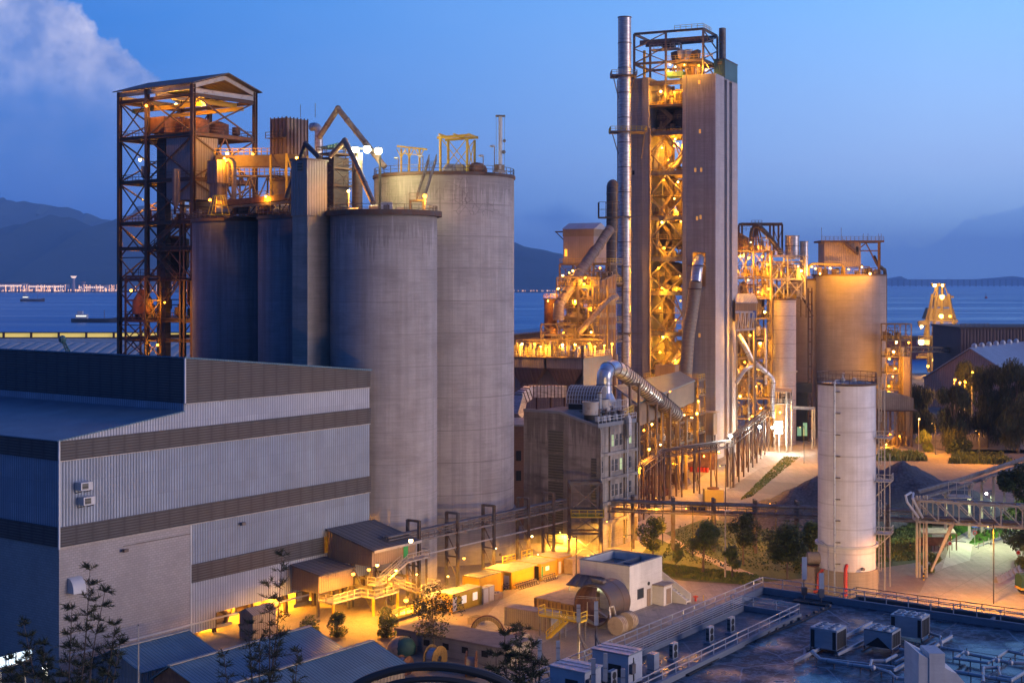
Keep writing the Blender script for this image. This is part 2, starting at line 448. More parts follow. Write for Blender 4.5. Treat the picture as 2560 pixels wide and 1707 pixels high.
M=dict(
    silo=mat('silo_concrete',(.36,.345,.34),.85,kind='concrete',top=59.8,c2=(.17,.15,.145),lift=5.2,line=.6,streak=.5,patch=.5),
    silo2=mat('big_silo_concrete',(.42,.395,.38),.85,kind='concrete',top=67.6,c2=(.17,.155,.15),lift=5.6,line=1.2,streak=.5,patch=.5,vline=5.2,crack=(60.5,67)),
    silodk=mat('silo_concrete_shade_dirt',(.2,.21,.24),.85,kind='concrete',top=59.8,c2=(.1,.095,.1),lift=5.2,line=.4,streak=.85,patch=.4),  # rear silos of the row: front silo's shade and dirt put into the colour
    silo5=mat('far_silo_concrete',(.33,.285,.26),.85,kind='concrete',c2=(.2,.17,.15),lift=2.2,line=.5,streak=.35,patch=.35,vline=3.0),
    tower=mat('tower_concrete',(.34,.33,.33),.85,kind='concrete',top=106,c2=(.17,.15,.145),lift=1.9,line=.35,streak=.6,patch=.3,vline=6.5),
    towerlit=mat('tower_concrete_lit_side',(.44,.425,.43),.85,kind='concrete',c2=(.25,.22,.21),lift=1.9,line=.25,streak=.4,patch=.2),  # tower concrete with the afterglow on its right side put into the colour
    conc=mat('concrete',(.3,.28,.26),.85,kind='concrete',c2=(.13,.12,.11),lift=3.4,line=.4,streak=.4,patch=.5),
    mill=mat('mill_concrete',(.38,.35,.3),.85,kind='concrete',top=24.5,fw=.2,c2=(.07,.062,.055),lift=4.4,line=.6,streak=.75,patch=.85),
    white=mat('white_render',(.72,.7,.64),.8,kind='concrete',fw=.12,c2=(.36,.33,.29),lift=9,line=.1,streak=.3,patch=.35),
    tank=mat('tank_white',(.74,.72,.72),.6,kind='concrete',c2=(.42,.37,.34),fw=.12,lift=3.8,line=.7,streak=.35,patch=.3,vline=4.7),
    corr=mat('corrugated_wall',(.3,.36,.45),.5,.25,kind='corr',c2=(.2,.2,.21),per=.46,gw=.16,gd=.85,streak=.5,patch=.4),
    corrl=mat('corrugated_wall_light',(.42,.46,.53),.5,.1,kind='corr',c2=(.3,.29,.28),per=.46,gw=.16,gd=.8,streak=.3,patch=.2),
    louv=mat('louvre_band',(.12,.12,.13),.6,.1,kind='louv',c2=(.09,.085,.08),per=.36,bay=2.5,streak=.2),
    block=mat('block_wall',(.36,.34,.33),.85,kind='block',c2=(.21,.2,.19)),
    roof=mat('sheet_roof',(.11,.22,.3),.45,.2,kind='corr',c2=(.1,.14,.18),per=.5,gw=.1,gd=.4,lap=3.4,streak=.2),
    roofdk=mat('felt_roof',(.14,.125,.12),.7,kind='corr',c2=(.08,.07,.07),per=1.1,gw=.04,gd=.35,streak=.5,patch=.5),
    steel=mat('grey_steel',(.17,.165,.165),.6,.2,kind='rust',c2=(.12,.075,.05),amt=.08),
    steelr=mat('rusty_steel',(.09,.075,.07),.75,.1,kind='rust',c2=(.1,.05,.03),amt=.12),
    steelp=mat('pale_steel',(.42,.39,.34),.6,.1,kind='rust',c2=(.18,.12,.08),amt=-.02),
    plant=mat('plant_steel',(.21,.16,.1),.7,.05,kind='rust',c2=(.15,.1,.06),amt=.04),
    clad=mat('grey_cladding',(.27,.25,.25),.6,.1,kind='corr',c2=(.12,.1,.1),per=.6,gw=.1,gd=.5,streak=.7,patch=.4),
    cladr=mat('rusty_cladding',(.25,.18,.15),.7,.05,kind='corr',c2=(.11,.06,.045),per=.9,gw=.1,gd=.6,streak=.85,patch=.6),
    galv=mat('galvanised_duct',(.6,.62,.65),.3,.75,kind='galv',c2=(.42,.43,.46),seam=2.0),
    stack=mat('stack_steel',(.52,.49,.48),.38,.6,kind='galv',c2=(.28,.26,.26),seam=2.1),
    ductr=mat('rusty_duct',(.24,.19,.16),.6,.25,kind='galv',c2=(.14,.1,.08),seam=1.6),
    ductd=mat('dark_duct',(.085,.075,.075),.65,.2,kind='galv',c2=(.05,.04,.04),seam=2.4),
    black=mat('black_part',(.02,.02,.02),.6),
    dark=mat('dark_opening',(.012,.012,.014),.9),
    yel=mat('yellow_paint',(.62,.42,.03),.5,kind='rust',c2=(.4,.25,.03),amt=-.06),
    yelc=mat('yellow_container',(.66,.4,.02),.5,kind='corr',c2=(.4,.22,.02),per=.3,gw=.16,gd=.45,streak=.2,patch=.15),
    ochre=mat('ochre_container',(.4,.24,.06),.55,kind='corr',c2=(.2,.1,.04),per=.3,gw=.16,gd=.5,streak=.4,patch=.4),
    greyc=mat('grey_container',(.33,.3,.26),.55,kind='corr',c2=(.2,.14,.09),per=.36,gw=.3,gd=.6,streak=.4,patch=.3),
    rooft=mat('dusty_roof',(.34,.28,.22),.85,kind='rust',c2=(.2,.15,.12),amt=.02),
    grn=mat('green_paint',(.03,.3,.08),.5,kind='rust',c2=(.02,.15,.05),amt=-.1),
    teal=mat('teal_cladding',(.05,.16,.17),.5,kind='corr',c2=(.03,.09,.1),per=.5,gw=.12,gd=.5),
    blue=mat('blue_panel',(.03,.08,.35),.5),
    red=mat('red_paint',(.5,.04,.02),.45),
    rust=mat('rust',(.2,.09,.05),.8,kind='rust',c2=(.1,.04,.025),amt=.1),
    tan=mat('tan_sheet',(.3,.215,.14),.7,kind='corr',c2=(.25,.17,.1),per=.5,gw=.1,gd=.3),
    shell=mat('kiln_shell',(.13,.105,.09),.45,.45,kind='rust',c2=(.15,.1,.075),amt=.06,rs=.4),
    memb=mat('roof_membrane',(.014,.022,.032),.4,kind='membrane',c2=(.12,.165,.205)),
    walk=mat('roof_walkway',(.04,.06,.075),.5,kind='membrane',c2=(.09,.12,.14)),
    para=mat('parapet_concrete',(.22,.25,.28),.8,kind='concrete',c2=(.16,.17,.18),lift=9,line=.1),
    paint=mat('pale_paint',(.5,.52,.53),.5,.05,kind='rust',c2=(.36,.37,.38),amt=-.08),
    pipew=mat('white_pipe',(.4,.43,.44),.35,.1,kind='galv',c2=(.33,.35,.36),seam=2.6),
    dirt=mat('yard_ground',(.27,.225,.18),.9,kind='ground',c2=(.15,.12,.09),slab=900.),
    road=mat('road_surface',(.34,.3,.26),.8,kind='ground',c2=(.2,.175,.15),slab=6.5),
    grass=mat('grass_ground',(.06,.1,.02),.95,kind='ground',c2=(.12,.11,.04)),
    hill=mat('hillside_soil',(.03,.045,.02),.95,kind='ground',c2=(.05,.05,.03)),
    gravel=mat('gravel',(.085,.09,.1),.95,kind='gravel',c2=(.085,.08,.085),vs=1.6),
    leaf=mat('leaf_green',(.08,.13,.02),.7,kind='leaf',c2=(.16,.17,.04)),
    leafd=mat('leaf_dark',(.035,.06,.015),.75,kind='leaf',c2=(.07,.09,.025)),
    leafc=mat('casuarina_green',(.03,.042,.016),.8,kind='leaf',c2=(.055,.06,.025)),
    bark=mat('bark',(.12,.09,.07),.9),
    mtn=mat('mountain_rock',(.035,.065,.06),.95,ns=.004),
    shore=mat('far_shore',(.05,.06,.06),.95,ns=.01),
    glass=mat('glass_dark',(.03,.04,.05),.15),
    vent=mat('vent_slats',(.17,.18,.16),.6,kind='louv',c2=(.07,.07,.06),per=.5,bay=30,bayd=.1),
    tarp=mat('green_tarpaulin',(.03,.1,.09),.7),
    canvas=mat('dark_canvas',(.02,.07,.05),.8),
    tire=mat('tyre_rubber',(.02,.02,.02),.8),
)
SOD=(1.0,.39,.014)      # sodium
WHT=(.95,1.0,.9)
SODD=(1.0,.36,.015)
E_SOD=emit('sodium_bulb',(1.0,.56,.12),9)
E_SODS=emit('sodium_bulb_pale',(1.0,.66,.26),12)
E_SOD2=emit('sodium_bulb_deep',(1.0,.42,.05),7)
E_WHT=emit('white_bulb',(1,1,.92),20)
E_WIN=emit('lit_window',(1.0,.95,.7),1.5)
E_TOWN=emit('far_lamp_glow',(1.0,.5,.25),2.2)
E_TOWNW=emit('far_lamp_white',(1.0,.7,.55),1.3)

def add_light(p,power,colr,parent,r=.25,name='lamp_light'):
    l=bpy.data.lights.new(name,'POINT');l.energy=power;l.color=colr;l.shadow_soft_size=r
    o=bpy.data.objects.new(name,l);col.objects.link(o)
    o.location=V(p)-OFF[parent.name];o.parent=parent
    return o
ORD=['first','second','third','fourth','fifth','sixth','seventh','eighth','ninth','tenth','eleventh','twelfth',
       'thirteenth','fourteenth','fifteenth','sixteenth','seventeenth','eighteenth','nineteenth','twentieth']
def ordn(i,n,way='from the left'):
    if n == 1: return 'the only one'
    if i == 0: return 'leftmost' if 'left' in way else 'nearest'
    if i == n-1: return 'rightmost' if 'left' in way else 'farthest'
    return (ORD[i] if i < 20 else 'number %d' % (i+1))+' '+way
PW=1.15     # overall lamp power
def lamp(p,label,power=1500,colr=SOD,em=None,r=.26,pole=0.0,arm=None,group=None,name='sodium_lamp',off=.55,mt=None,down=False):
    """a lamp: bulb, hood, and a pole or a short bracket; the light sits just under and before the bulb"""
    p=V(p);hv=(math.sin(p.x*12.9+p.y*78.2+p.z*3.1)*43758.5) % 1
    if em is None: em=(E_SOD,E_SOD2,E_SODS)[int(hv*2.999)];r *= .5+.65*((hv*7.3) % 1)
    t=T(name,label,'lamp',(p.x,p.y,p.z-pole),group)
    MB().sphere(p,r,8).build('bulb',em or E_SOD,t)
    hood=MB().cyl(p,r*1.25,p.z+r*.75,p.z+r*1.1,10,r2=r*.5)
    hood.build('hood',mt or M['steel'],t)
    pm=MB()
    if pole > 0:
        q=p+(arm or (V((1.4,1.6,0)) if down and pole > 6 else V((.0,.5,0))))
        pm.bar(V((q.x,q.y,p.z-pole)),q+V((0,0,r*1.1)),.14)
        pm.bar(q+V((0,0,r*1.2)),p+V((0,0,r*1.2)),.1)
        pm.build('pole',mt or M['steelp'],t)
    else:
        pm.bar(p+V((0,0,r)),p+V((0,.7,r+.15)),.1)
        pm.build('bracket',M['steel'],t)
    lo_=add_light(p+V((0,-off,-.25-r)),power*PW,colr,t)
    if down: lo_.data.type='SPOT';lo_.data.spot_size=R(170);lo_.data.spot_blend=.2
    return t
def lamps(lst,phrase,group,Y=None,**kw):
    """lst of (px, py[, Y[, power]]); labelled by their order from the left"""
    lst=sorted(lst);n=len(lst);out=[]
    for i,e in enumerate(lst):
        Yi=e[2] if len(e) > 2 else Y
        k=dict(kw)
        if len(e) > 3: k['power']=e[3]
        out.append(lamp(P(e[0],e[1],Yi),'%s, %s' % (phrase,ordn(i,n)),group=group,**k))
    return out
# ------------------------------------------------------------------ camera,world,light
cam=bpy.data.cameras.new('camera');co=bpy.data.objects.new('camera',cam);col.objects.link(co)
co.location=(0,0,CAMH);co.rotation_euler=(R(90),0,0)
cam.sensor_width=36;cam.lens=36*F/2560;cam.shift_y=-(853.5-HY)/2560
cam.clip_start=.5;cam.clip_end=60000
sc.camera=co
sc.view_settings.view_transform='Standard';sc.view_settings.look='None'
sc.view_settings.exposure=0;sc.view_settings.gamma=1
sc.cycles.use_denoising=True
sc.cycles.max_bounces=6;sc.cycles.diffuse_bounces=3;sc.cycles.glossy_bounces=3
sc.cycles.sample_clamp_indirect=4
sc.cycles.volume_bounces=2

wd=bpy.data.worlds.new('World');sc.world=wd;wd.use_nodes=True
nt=wd.node_tree;nt.nodes.clear();g=N(nt)
d=g.n('TexCoord').outputs['Generated']
s3=g.n('SeparateXYZ',Vector=d);dx,dy,dz=s3.outputs
yy=g.math('MAXIMUM',dy,.02)
az=g.math('DIVIDE',dx,yy)                 # tangent of the bearing
el=g.math('DIVIDE',dz,yy)                 # tangent of the height,in front
elf=g.math('MAXIMUM',g.math('ABSOLUTE',dz),0.0)
front=g.math('GREATER_THAN',dy,.05)
def lin(r,gg,b):
    f=lambda c: (c/255/12.92) if c/255 <= .04045 else ((c/255+.055)/1.055) ** 2.4
    return (f(r),f(gg),f(b),1)
ehere=g.math('MINIMUM',elf,1.0)
L=g.ramp(ehere,[(0,lin(14,86,185)),(.035,lin(30,100,200)),(.09,lin(56,120,208)),(.19,lin(56,124,212)),(.34,lin(22,98,196)),(1,lin(8,76,165))])
Rr=g.ramp(ehere,[(0,lin(160,200,246)),(.03,lin(160,196,244)),(.08,lin(164,192,242)),(.19,lin(132,182,246)),(.34,lin(40,108,205)),(1,lin(8,76,165))])
side=g.ramp(g.math('ADD',g.math('MULTIPLY',dx,1.35),.5),[(0,(0,0,0)),(.12,(.05,)*3),(.5,(.5,)*3),(.88,(.95,)*3),(1,(1,1,1))])
skyc=g.mix(side,L,Rr)
skyc=g.mix(1.0,skyc,g.mix(side,(.78,.92,.92,1),(1.1,1.15,1.08,1)),'MULTIPLY')
cv=g.n('CombineXYZ',i0=az,i1=el)
veil=g.noise(cv,1.0,5,.6,(3,9,1))
skyc=g.mix(g.math('MULTIPLY',g.ramp(veil,[(.4,(0,0,0)),(.8,(1,1,1))]),.16),skyc,lin(150,175,230))
px=g.math('MULTIPLY_ADD',az,F,CX);py=g.math('MULTIPLY_ADD',el,-F,HY)
nb=g.noise(cv,16.0,8,.58);nbig=g.noise(cv,7.0,2,.5)
bound=g.math('MULTIPLY_ADD',py,1.0,175.0)
dd=g.math('DIVIDE',g.math('SUBTRACT',bound,px),260.0)
low=g.math('DIVIDE',g.math('SUBTRACT',py,225.0),95.0)
dd=g.math('ADD',dd,g.math('MULTIPLY',g.math('SUBTRACT',nb,.5),1.6))
dd=g.math('ADD',dd,g.math('MULTIPLY',g.math('SUBTRACT',nbig,.5),.5))
cm=g.ramp(dd,[(0,(0,0,0)),(.03,(.4,)*3),(.12,(.95,)*3),(.5,(.85,)*3),(1,(.6,)*3)])
fade=g.ramp(g.math('DIVIDE',py,620.0),[(0,(1,1,1)),(.25,(.95,)*3),(.42,(.45,)*3),(.62,(.2,)*3),(.95,(0,0,0))])
cm=g.math('MULTIPLY',g.math('MULTIPLY',cm,fade),front)
cc=g.mix(g.ramp(g.noise(cv,22.0,6,.6),[(.38,(0,0,0)),(.66,(1,1,1))]),lin(116,140,198),lin(200,200,226))
skyc=g.mix(cm,skyc,cc)
bk=g.math('MULTIPLY',g.math('MULTIPLY',g.ramp(g.math('ADD',g.math('DIVIDE',g.math('SUBTRACT',620.0,px),700.0),g.math('MULTIPLY',g.math('SUBTRACT',nbig,.5),.7)),[(0,(0,0,0)),(.5,(1,1,1))]),
      g.ramp(g.math('DIVIDE',py,704.0),[(.3,(0,0,0)),(.45,(.8,)*3),(.62,(.7,)*3),(.8,(.0,)*3)])),front)
skyc=g.mix(g.math('MULTIPLY',bk,.55),skyc,lin(78,118,188))
b2=g.math('MULTIPLY_ADD',px,-.36,1430.0)
d2=g.math('ADD',g.math('DIVIDE',g.math('SUBTRACT',py,b2),120.0),g.math('MULTIPLY',g.math('SUBTRACT',g.noise(cv,20.0,7,.6),.5),1.5))
m2=g.math('MULTIPLY',g.math('MULTIPLY',g.ramp(d2,[(0,(0,0,0)),(.1,(.8,)*3),(1,(.9,)*3)]),front),g.math('GREATER_THAN',px,1900.0))
skyc=g.mix(g.math('MULTIPLY',m2,.42),skyc,lin(72,130,208))
e3=g.math('ADD',g.math('ABSOLUTE',g.math('DIVIDE',g.math('SUBTRACT',px,1390.0),170.0)),g.math('ABSOLUTE',g.math('DIVIDE',g.math('SUBTRACT',py,545.0),55.0)))
m3=g.ramp(g.math('ADD',e3,g.math('MULTIPLY',g.math('SUBTRACT',nb,.5),2.2)),[(.0,(1,1,1)),(.9,(0,0,0))])
skyc=g.mix(g.math('MULTIPLY',g.math('MULTIPLY',m3,front),.5),skyc,lin(48,100,185))
back=g.ramp(g.math('MULTIPLY_ADD',dy,.5,.5),[(.0,(.25,.38,.5)),(.45,(.4,.5,.6)),(.72,(1,1,1))])
skyc=g.mix(1.0,skyc,back,'MULTIPLY')
bg=g.n('Background',Color=skyc);bg.inputs['Strength'].default_value=1.33
out=g.n('OutputWorld');nt.links.new(bg.outputs[0],out.inputs[0])

sun=bpy.data.lights.new('afterglow_sun','SUN');sun.energy=1.7;sun.angle=R(26);sun.color=(1,.8,.86)
so=bpy.data.objects.new('afterglow_sun',sun);col.objects.link(so)
sd=V((.93,-.38,.16));so.rotation_euler=sd.to_track_quat('Z','Y').to_euler()

# ------------------------------------------------------------------ ground,water,far shore
def S(mb,name,m,**kw):
    o=mb.build(name,m,None,**kw);o['kind']='structure';return o
gm=MB()
xs=[-330,-200,-120,-60,-20,20,60,100,140,200,330];ys=[-20,130,170,210,260,320,400,500,600,760]
vs=[V((x*(1 if y < 400 else 1.6),y,0)) for y in ys for x in xs]
fs=[(j*11+i,j*11+i+1,(j+1)*11+i+1,(j+1)*11+i) for j in range(len(ys)-1) for i in range(10)]
gm.faces(vs,fs)
gm.face([V((-528,760,0)),V((528,760,0)),V((528,760,-6)),V((-528,760,-6))])
S(gm,'ground',M['dirt'])

mw=bpy.data.materials.new('sea_water');mw.use_nodes=True
b=mw.node_tree.nodes['Principled BSDF'];gg=N(mw.node_tree)
geo=gg.n('NewGeometry').outputs['Position']
st=gg.noise(geo,1.0,5,.6,(.0012,.012,1))
st2=gg.noise(geo,1.0,4,.6,(.0004,.0035,1))
gg.put(b,'Base Color',gg.mix(gg.ramp(st,[(.4,(0,0,0)),(.62,(1,1,1))]),(.015,.12,.3,1),(.05,.2,.42,1)))
gg.put(b,'Roughness',gg.ramp(gg.math('MULTIPLY',gg.math('ADD',st,st2),.5),[(.38,(.2,)*3),(.6,(.5,)*3)]))
bp=gg.n('Bump',Height=gg.noise(geo,1.0,5,.65,(.012,.12,1)));bp.inputs['Strength'].default_value=.5;bp.inputs['Distance'].default_value=1.5
gg.put(b,'Normal',bp)
wm=MB();wm.face([V((-20000,700,-3)),V((20000,700,-3)),V((20000,33900,-3)),V((-20000,33900,-3))])
S(wm,'sea',mw)

hm=MB()
hx=[-90+i*12 for i in range(16)];hy=[0,15,30,45,60,75,90,105,120,136]
vs=[V((x,y,max(-.6,(128-y)*.27+pnoise(V((x*.05,y*.05,0)))*1.5)-(.0 if y < 130 else 1))) for y in hy for x in hx]
hm.faces(vs,[(j*16+i,j*16+i+1,(j+1)*16+i+1,(j+1)*16+i) for j in range(9) for i in range(15)])
S(hm,'hillside',M['hill'])

def ridge(name,prof,Y,depth,m,base=-4,rows=7,jag=.05):
    """a mountain ridge: profile in (px, py) at distance Y, with slopes towards and away from the eye"""
    mb=MB();pts=[]
    for (x0,y0),(x1,y1) in zip(prof,prof[1:]):
        k=max(1,int(abs(x1-x0)/14))
        for i in range(k): pts.append((x0+(x1-x0)*i/k,y0+(y1-y0)*i/k))
    pts.append(prof[-1])
    n=len(pts);vs=[]
    for r_ in range(-rows,rows+1):
        f=1-abs(r_)/rows
        for i,(a,b_) in enumerate(pts):
            top=P(a,b_,Y);x=top.x+r_*depth*.04*math.sin(i*.9)
            y=Y+r_*depth/rows+pnoise(V((i*.31,r_*.7,3)))*depth*.12
            ht=base+(top.z-base)*(f ** .8)*(1+pnoise(V((i*.23,r_*.5,9)))*.35*(1-f)+pnoise(V((i*.7,r_*1.3,5)))*jag)
            vs.append(V((x,y,max(base,ht))))
    mb.faces(vs,[(j*n+i,j*n+i+1,(j+1)*n+i+1,(j+1)*n+i) for j in range(2*rows) for i in range(n-1)])
    return S(mb,name,m)
ridge('mountain_ridge',[(-500,640),(-320,560),(-150,540),(0,575),(60,560),(125,535),(190,548),(240,572),(290,548),(350,520),(414,508),(470,540),(540,570),(650,590),(800,560),(950,620),(1080,650),(1180,640),(1240,612),(1288,607),(1310,616),(1330,622),(1350,620),(1368,627),(1400,636),(1440,652),(1500,668),(1600,690),(1700,704)],11000,1900,M['mtn'])
ridge('mountain',[(-600,560),(-350,490),(-150,480),(-40,490),(60,505),(180,522),(300,560),(420,590),(600,640),(700,690)],16000,2400,M['mtn'])
ridge('far_island',[(2120,700),(2180,697),(2220,696),(2252,690),(2272,700),(2400,699),(2440,698),(2500,693),(2530,690),(2560,694),(2640,698)],19000,700,M['mtn'],jag=.02)
sm=MB()
a_,b_=X(-400,6700).x,X(1560,6700).x
sm.prism([V((a_,6700,-3)),V((b_,6700,-3)),V((b_+900,9000,-3)),V((a_-900,9000,-3))],(0,0,4.5))
S(sm,'far_shore',M['shore'])
br=MB()
Yb=15000
br.bar(P(2195,699,Yb),P(2700,699,Yb),12,6)
for k in range(34): br.bar(P(2200+k*15,699,Yb),V((P(2200+k*15,699,Yb).x,Yb,-3)),10)
tag(br.build('sea_bridge',M['shore']),'long low road bridge on piers along the sea horizon at the right','bridge')
def far_box(px0,px1,y0,y1,Y,name,label,m,roofm=None,cat='building',win=True):
    t=T(name,label,cat,X((px0+px1)/2,Y,1.5))
    p0,p1=P(px0,y0,Y),P(px1,y0,Y)
    z0=1.5
    MB().box((p0.x,Y,z0),(p1.x,Y+90,p0.z)).build('wall',m,t)
    MB().box((p0.x-8,Y-8,p0.z),(p1.x+8,Y+98,p0.z+4)).build('roof',M['shore'],t)
    if win:
        w=MB();n=max(2,int((px1-px0)/5))
        for k in range(n):
            c=p0.lerp(p1,(k+.5)/n)
            w.box((c.x-3.6,Y-1.5,p0.z-16),(c.x+3.6,Y,p0.z-9))
        w.build('window',E_TOWNW,t)
    return t
pale=mat('pale_terminal',(.5,.42,.42),.8)
far_box(-20,55,708,716,6900,'airport_terminal','long lit terminal at the left edge of the far shore',pale)
far_box(62,160,710,716,7000,'airport_terminal','second low lit terminal across the water, left of the control tower',pale)
far_box(196,260,712,717,7000,'airport_terminal','low lit hangar across the water, right of the control tower',pale)
for (q,tp,lb) in ((184,688,'tall airport control tower across the water'),(208,702,'shorter airport tower right of the control tower across the water')):
    t=T('control_tower',lb,'tower',X(q,6850,1.5),'airport towers')
    top=P(q,tp,6850)
    MB().cyl((top.x,6850),9,1.5,top.z-14,10,r2=6).build('shaft',pale,t)
    MB().cyl((top.x,6850),8,top.z-14,top.z-4,10,r2=16).build('cabin',E_TOWNW if tp < 700 else pale,t)
    MB().cyl((top.x,6850),15,top.z-4,top.z,10,r2=6).build('cap',M['shore'],t)
rnd=random.Random(3)
for (m_,nm,cnt,sz) in ((E_TOWN,'far_shore_lights',170,3.0),(E_TOWNW,'far_shore_white_lights',50,2.4)):
    lm=MB()
    for k in range(cnt):
        q=rnd.uniform(0,300) if rnd.random() < .72 else rnd.uniform(300,640)
        if rnd.random() < .12: q=rnd.uniform(1285,1400)
        Yk=rnd.uniform(6720,6850);c=X(q,Yk,1.5);hh=rnd.choice([3,8,8,14,24,30]);s_=sz*rnd.uniform(.35,1.0)
        if q > 1000: s_ *= .5;hh=6
        lm.bar(c,c+V((0,0,hh)),1.0);lm.sphere(c+V((0,0,hh)),s_,6)
    tag(lm.build(nm,m_),'band of orange lamps along the far shore' if m_ is E_TOWN else 'scattered white lamps along the far shore','lights',kind='stuff')
def boat(px,py,L,hgt,label,name='boat',mh=None,Y=None,cab=.25):
    p=G(px,py,-3) if Y is None else X(px,Y,-3)
    t=T(name,label,'boat',p)
    h=MB();n=8
    sec=[]
    for i in range(n+1):
        s_=i/n;w=L*.11*(1-max(0,(s_-.7)/.3) ** 2);rise=hgt*(.35*max(0,(s_-.75)/.25) ** 2)
        sec.append([p+V((-L/2+s_*L,e*w*k2,z+(rise if z > 0 else 0))) for (e,k2,z) in ((-1,.75,-.5),(-1,1,hgt),(1,1,hgt),(1,.75,-.5))])
    vs=[q for s_ in sec for q in s_]
    h.faces(vs,[(i*4+k,i*4+(k+1) % 4,(i+1)*4+(k+1) % 4,(i+1)*4+k) for i in range(n) for k in range(4)]+[(3,2,1,0),(n*4,n*4+1,n*4+2,n*4+3)])
    h.build('hull',mh or M['steelr'],t)
    c=MB();c.box((p.x-L*.42,p.y-L*.06,hgt-3),(p.x-L*(.42-cab),p.y+L*.06,hgt*2.1-3))
    c.box((p.x-L*.38,p.y-L*.05,hgt*2.1-3),(p.x-L*.27,p.y+L*.05,hgt*2.9-3));c.build('cabin',M['paint'],t)
    w=MB();w.box((p.x-L*.40,p.y-L*.062,hgt*1.5-3),(p.x-L*(.43-cab),p.y-L*.06,hgt*1.8-3));w.build('window',E_WIN,t)
    k=MB();k.bar(p+V((L*.2,0,hgt)),p+V((L*.2,0,hgt*3.2)),.5);k.build('mast',M['steel'],t)
    return t
boat(82,754,62,7,'small ferry crossing the water at the far left')
boat(238,806,58,5,'dark low ship sailing just left of the steel tower','ship',M['black'])
t=T('barge','long dark red moored barge beyond the big far silo at the right','barge',X(2275,960,-3))
h=MB();h.prism([V((235,950,-3)),V((330,950,-3)),V((338,950,9)),V((229,950,9))],(0,24,0));h.build('hull',mat('barge_red',(.14,.03,.03),.7),t)
h=MB();h.box((240,953,9),(326,971,12));h.build('hatch',M['steelr'],t)
t=T('buoy','small red buoy floating alone on the sea at the far right','buoy',G(2465,746,-3));p=OFF[t.name]
MB().cyl(p,5,-3,3,10,r2=3).build('float',M['red'],t);MB().bar(p+V((0,0,3)),p+V((0,0,16)),1.2).build('mast',M['steel'],t)
C0=X(148,177)                       # its near corner on the ground
def WP(t,s,z,out=0.0):              # along the long face,back along the left face
    return C0+U*t+W*s+(-W)*out+V((0,0,z))
wh=T('warehouse','huge ribbed sheet metal warehouse with dark louvre bands filling the lower left','building',C0)
TL,SL=58.0,62.0
def roofz(t):
    return 29.1+(31.3-29.1)*t/20.3 if t < 20.3 else 38.5-(t-20.3)*.0955
def wall_rect(mb,t0,t1,z0,z1,out=0.0):
    mb.face([WP(t0,0,z0,out),WP(t1,0,z0,out),WP(t1,0,z1,out),WP(t0,0,z1,out)])
core=MB()
core.prism([WP(0,.1,10.5,0)+U*.1,WP(TL-.1,.1,10.5),WP(TL-.1,.1,roofz(TL)-.3),WP(20.3,.1,roofz(20.31)-.3),WP(20.3,.1,31.0),WP(.1,.1,28.8)],W*SL)
core.build('core',M['steel'],wh)
def band(name,m,t0,t1,z0,z1,out,thick=.12):
    mb=MB();mb.frame(C0,U,W,ZUP,t0,t1,-out,-out+thick,z0,z1);return mb.build(name,m,wh)
band('louvre_band',M['louv'],-.12,TL+.1,15.85,18.3,.22,.4)
band('louvre_band',M['louv'],-.12,TL+.1,26.65,29.05,.22,.4)
band('louvre_band',M['louv'],21.4,47.5,7.7,10.2,.2,.3)
mb=MB();mb.prism([WP(20.3,0,32.4,.22),WP(TL,0,32.4,.22),WP(TL,0,roofz(TL),.22),WP(20.3,0,38.5,.22)],W*.4);mb.build('louvre_band',M['louv'],wh)
band('wall_sheet',M['corr'],0,TL,18.3,26.65,0)
mb=MB();mb.prism([WP(0,0,29.05),WP(TL,0,29.05),WP(TL,0,32.4),WP(20.3,0,32.4),WP(20.3,0,31.3),WP(0,0,29.1)],W*.1);mb.build('wall_sheet',M['corrl'],wh)
band('wall_sheet',M['corr'],21.5,TL,10.2,15.85,0)
mb=MB();mb.prism([WP(21.5,0,.7),WP(25.9,0,.7),WP(25.9,0,2.8),WP(TL,0,2.8),WP(TL,0,7.7),WP(21.5,0,7.7)],W*.12);mb.build('wall_sheet',M['corrl'],wh)
band('block_wall',M['block'],0,21.3,-.5,15.85,.02,.35)
band('corner_post',M['paint'],21.22,21.5,.7,15.85,.1,.3)
band('plinth_pipe',M['paint'],1,44,2.0,2.22,.45,.2)
def lband(name,m,z0,z1,out,thick=.12):
    mb=MB();mb.frame(C0,W,U,ZUP,-out+.001,SL,-out,-out+thick,z0,z1);return mb.build(name,m,wh)
lband('louvre_band',M['louv'],15.86,18.29,.24)
lband('louvre_band',M['louv'],26.66,29.04,.24)
lband('wall_sheet',M['corr'],18.3,26.65,.02)
lband('block_wall',M['block'],-.5,15.85,.04,.3)
lv=MB();lv.frame(C0,W,U,ZUP,-.2,SL,20.05,20.25,32.4,38.45);lv.build('louvre_band',M['louv'],wh)
lv=MB();lv.frame(C0,W,U,ZUP,.02,SL,20.12,20.28,31.2,32.4);lv.build('wall_sheet',M['corr'],wh)
rf=MB();rf.prism([WP(-.5,-.3,29.06),WP(20.1,-.3,31.28),WP(20.1,-.3,31.42),WP(-.5,-.3,29.2)],W*(SL+.3));rf.build('roof',M['roof'],wh)
rf=MB();rf.prism([WP(20.0,-.35,38.55),WP(TL+.3,-.35,roofz(TL+.3)+.05),WP(TL+.3,-.35,roofz(TL+.3)+.25),WP(20.0,-.35,38.75)],W*(SL+.35));rf.build('roof',M['roof'],wh)
for tt,z0,z1 in ((0,15.6,29.1),(20.3,32.4,38.6)):
    mb=MB();mb.frame(C0,U,W,ZUP,tt-.3,tt-.08,-.34,-.12,z0,z1);mb.build('corner_flashing',M['paint'],wh)
tr=MB()
for z in (15.82,26.62,32.37): tr.frame(C0,U,W,ZUP,-.1 if z < 32 else 20.3,TL,-.3,-.1,z-.12,z)
tr.build('trim',M['steelp'],wh)
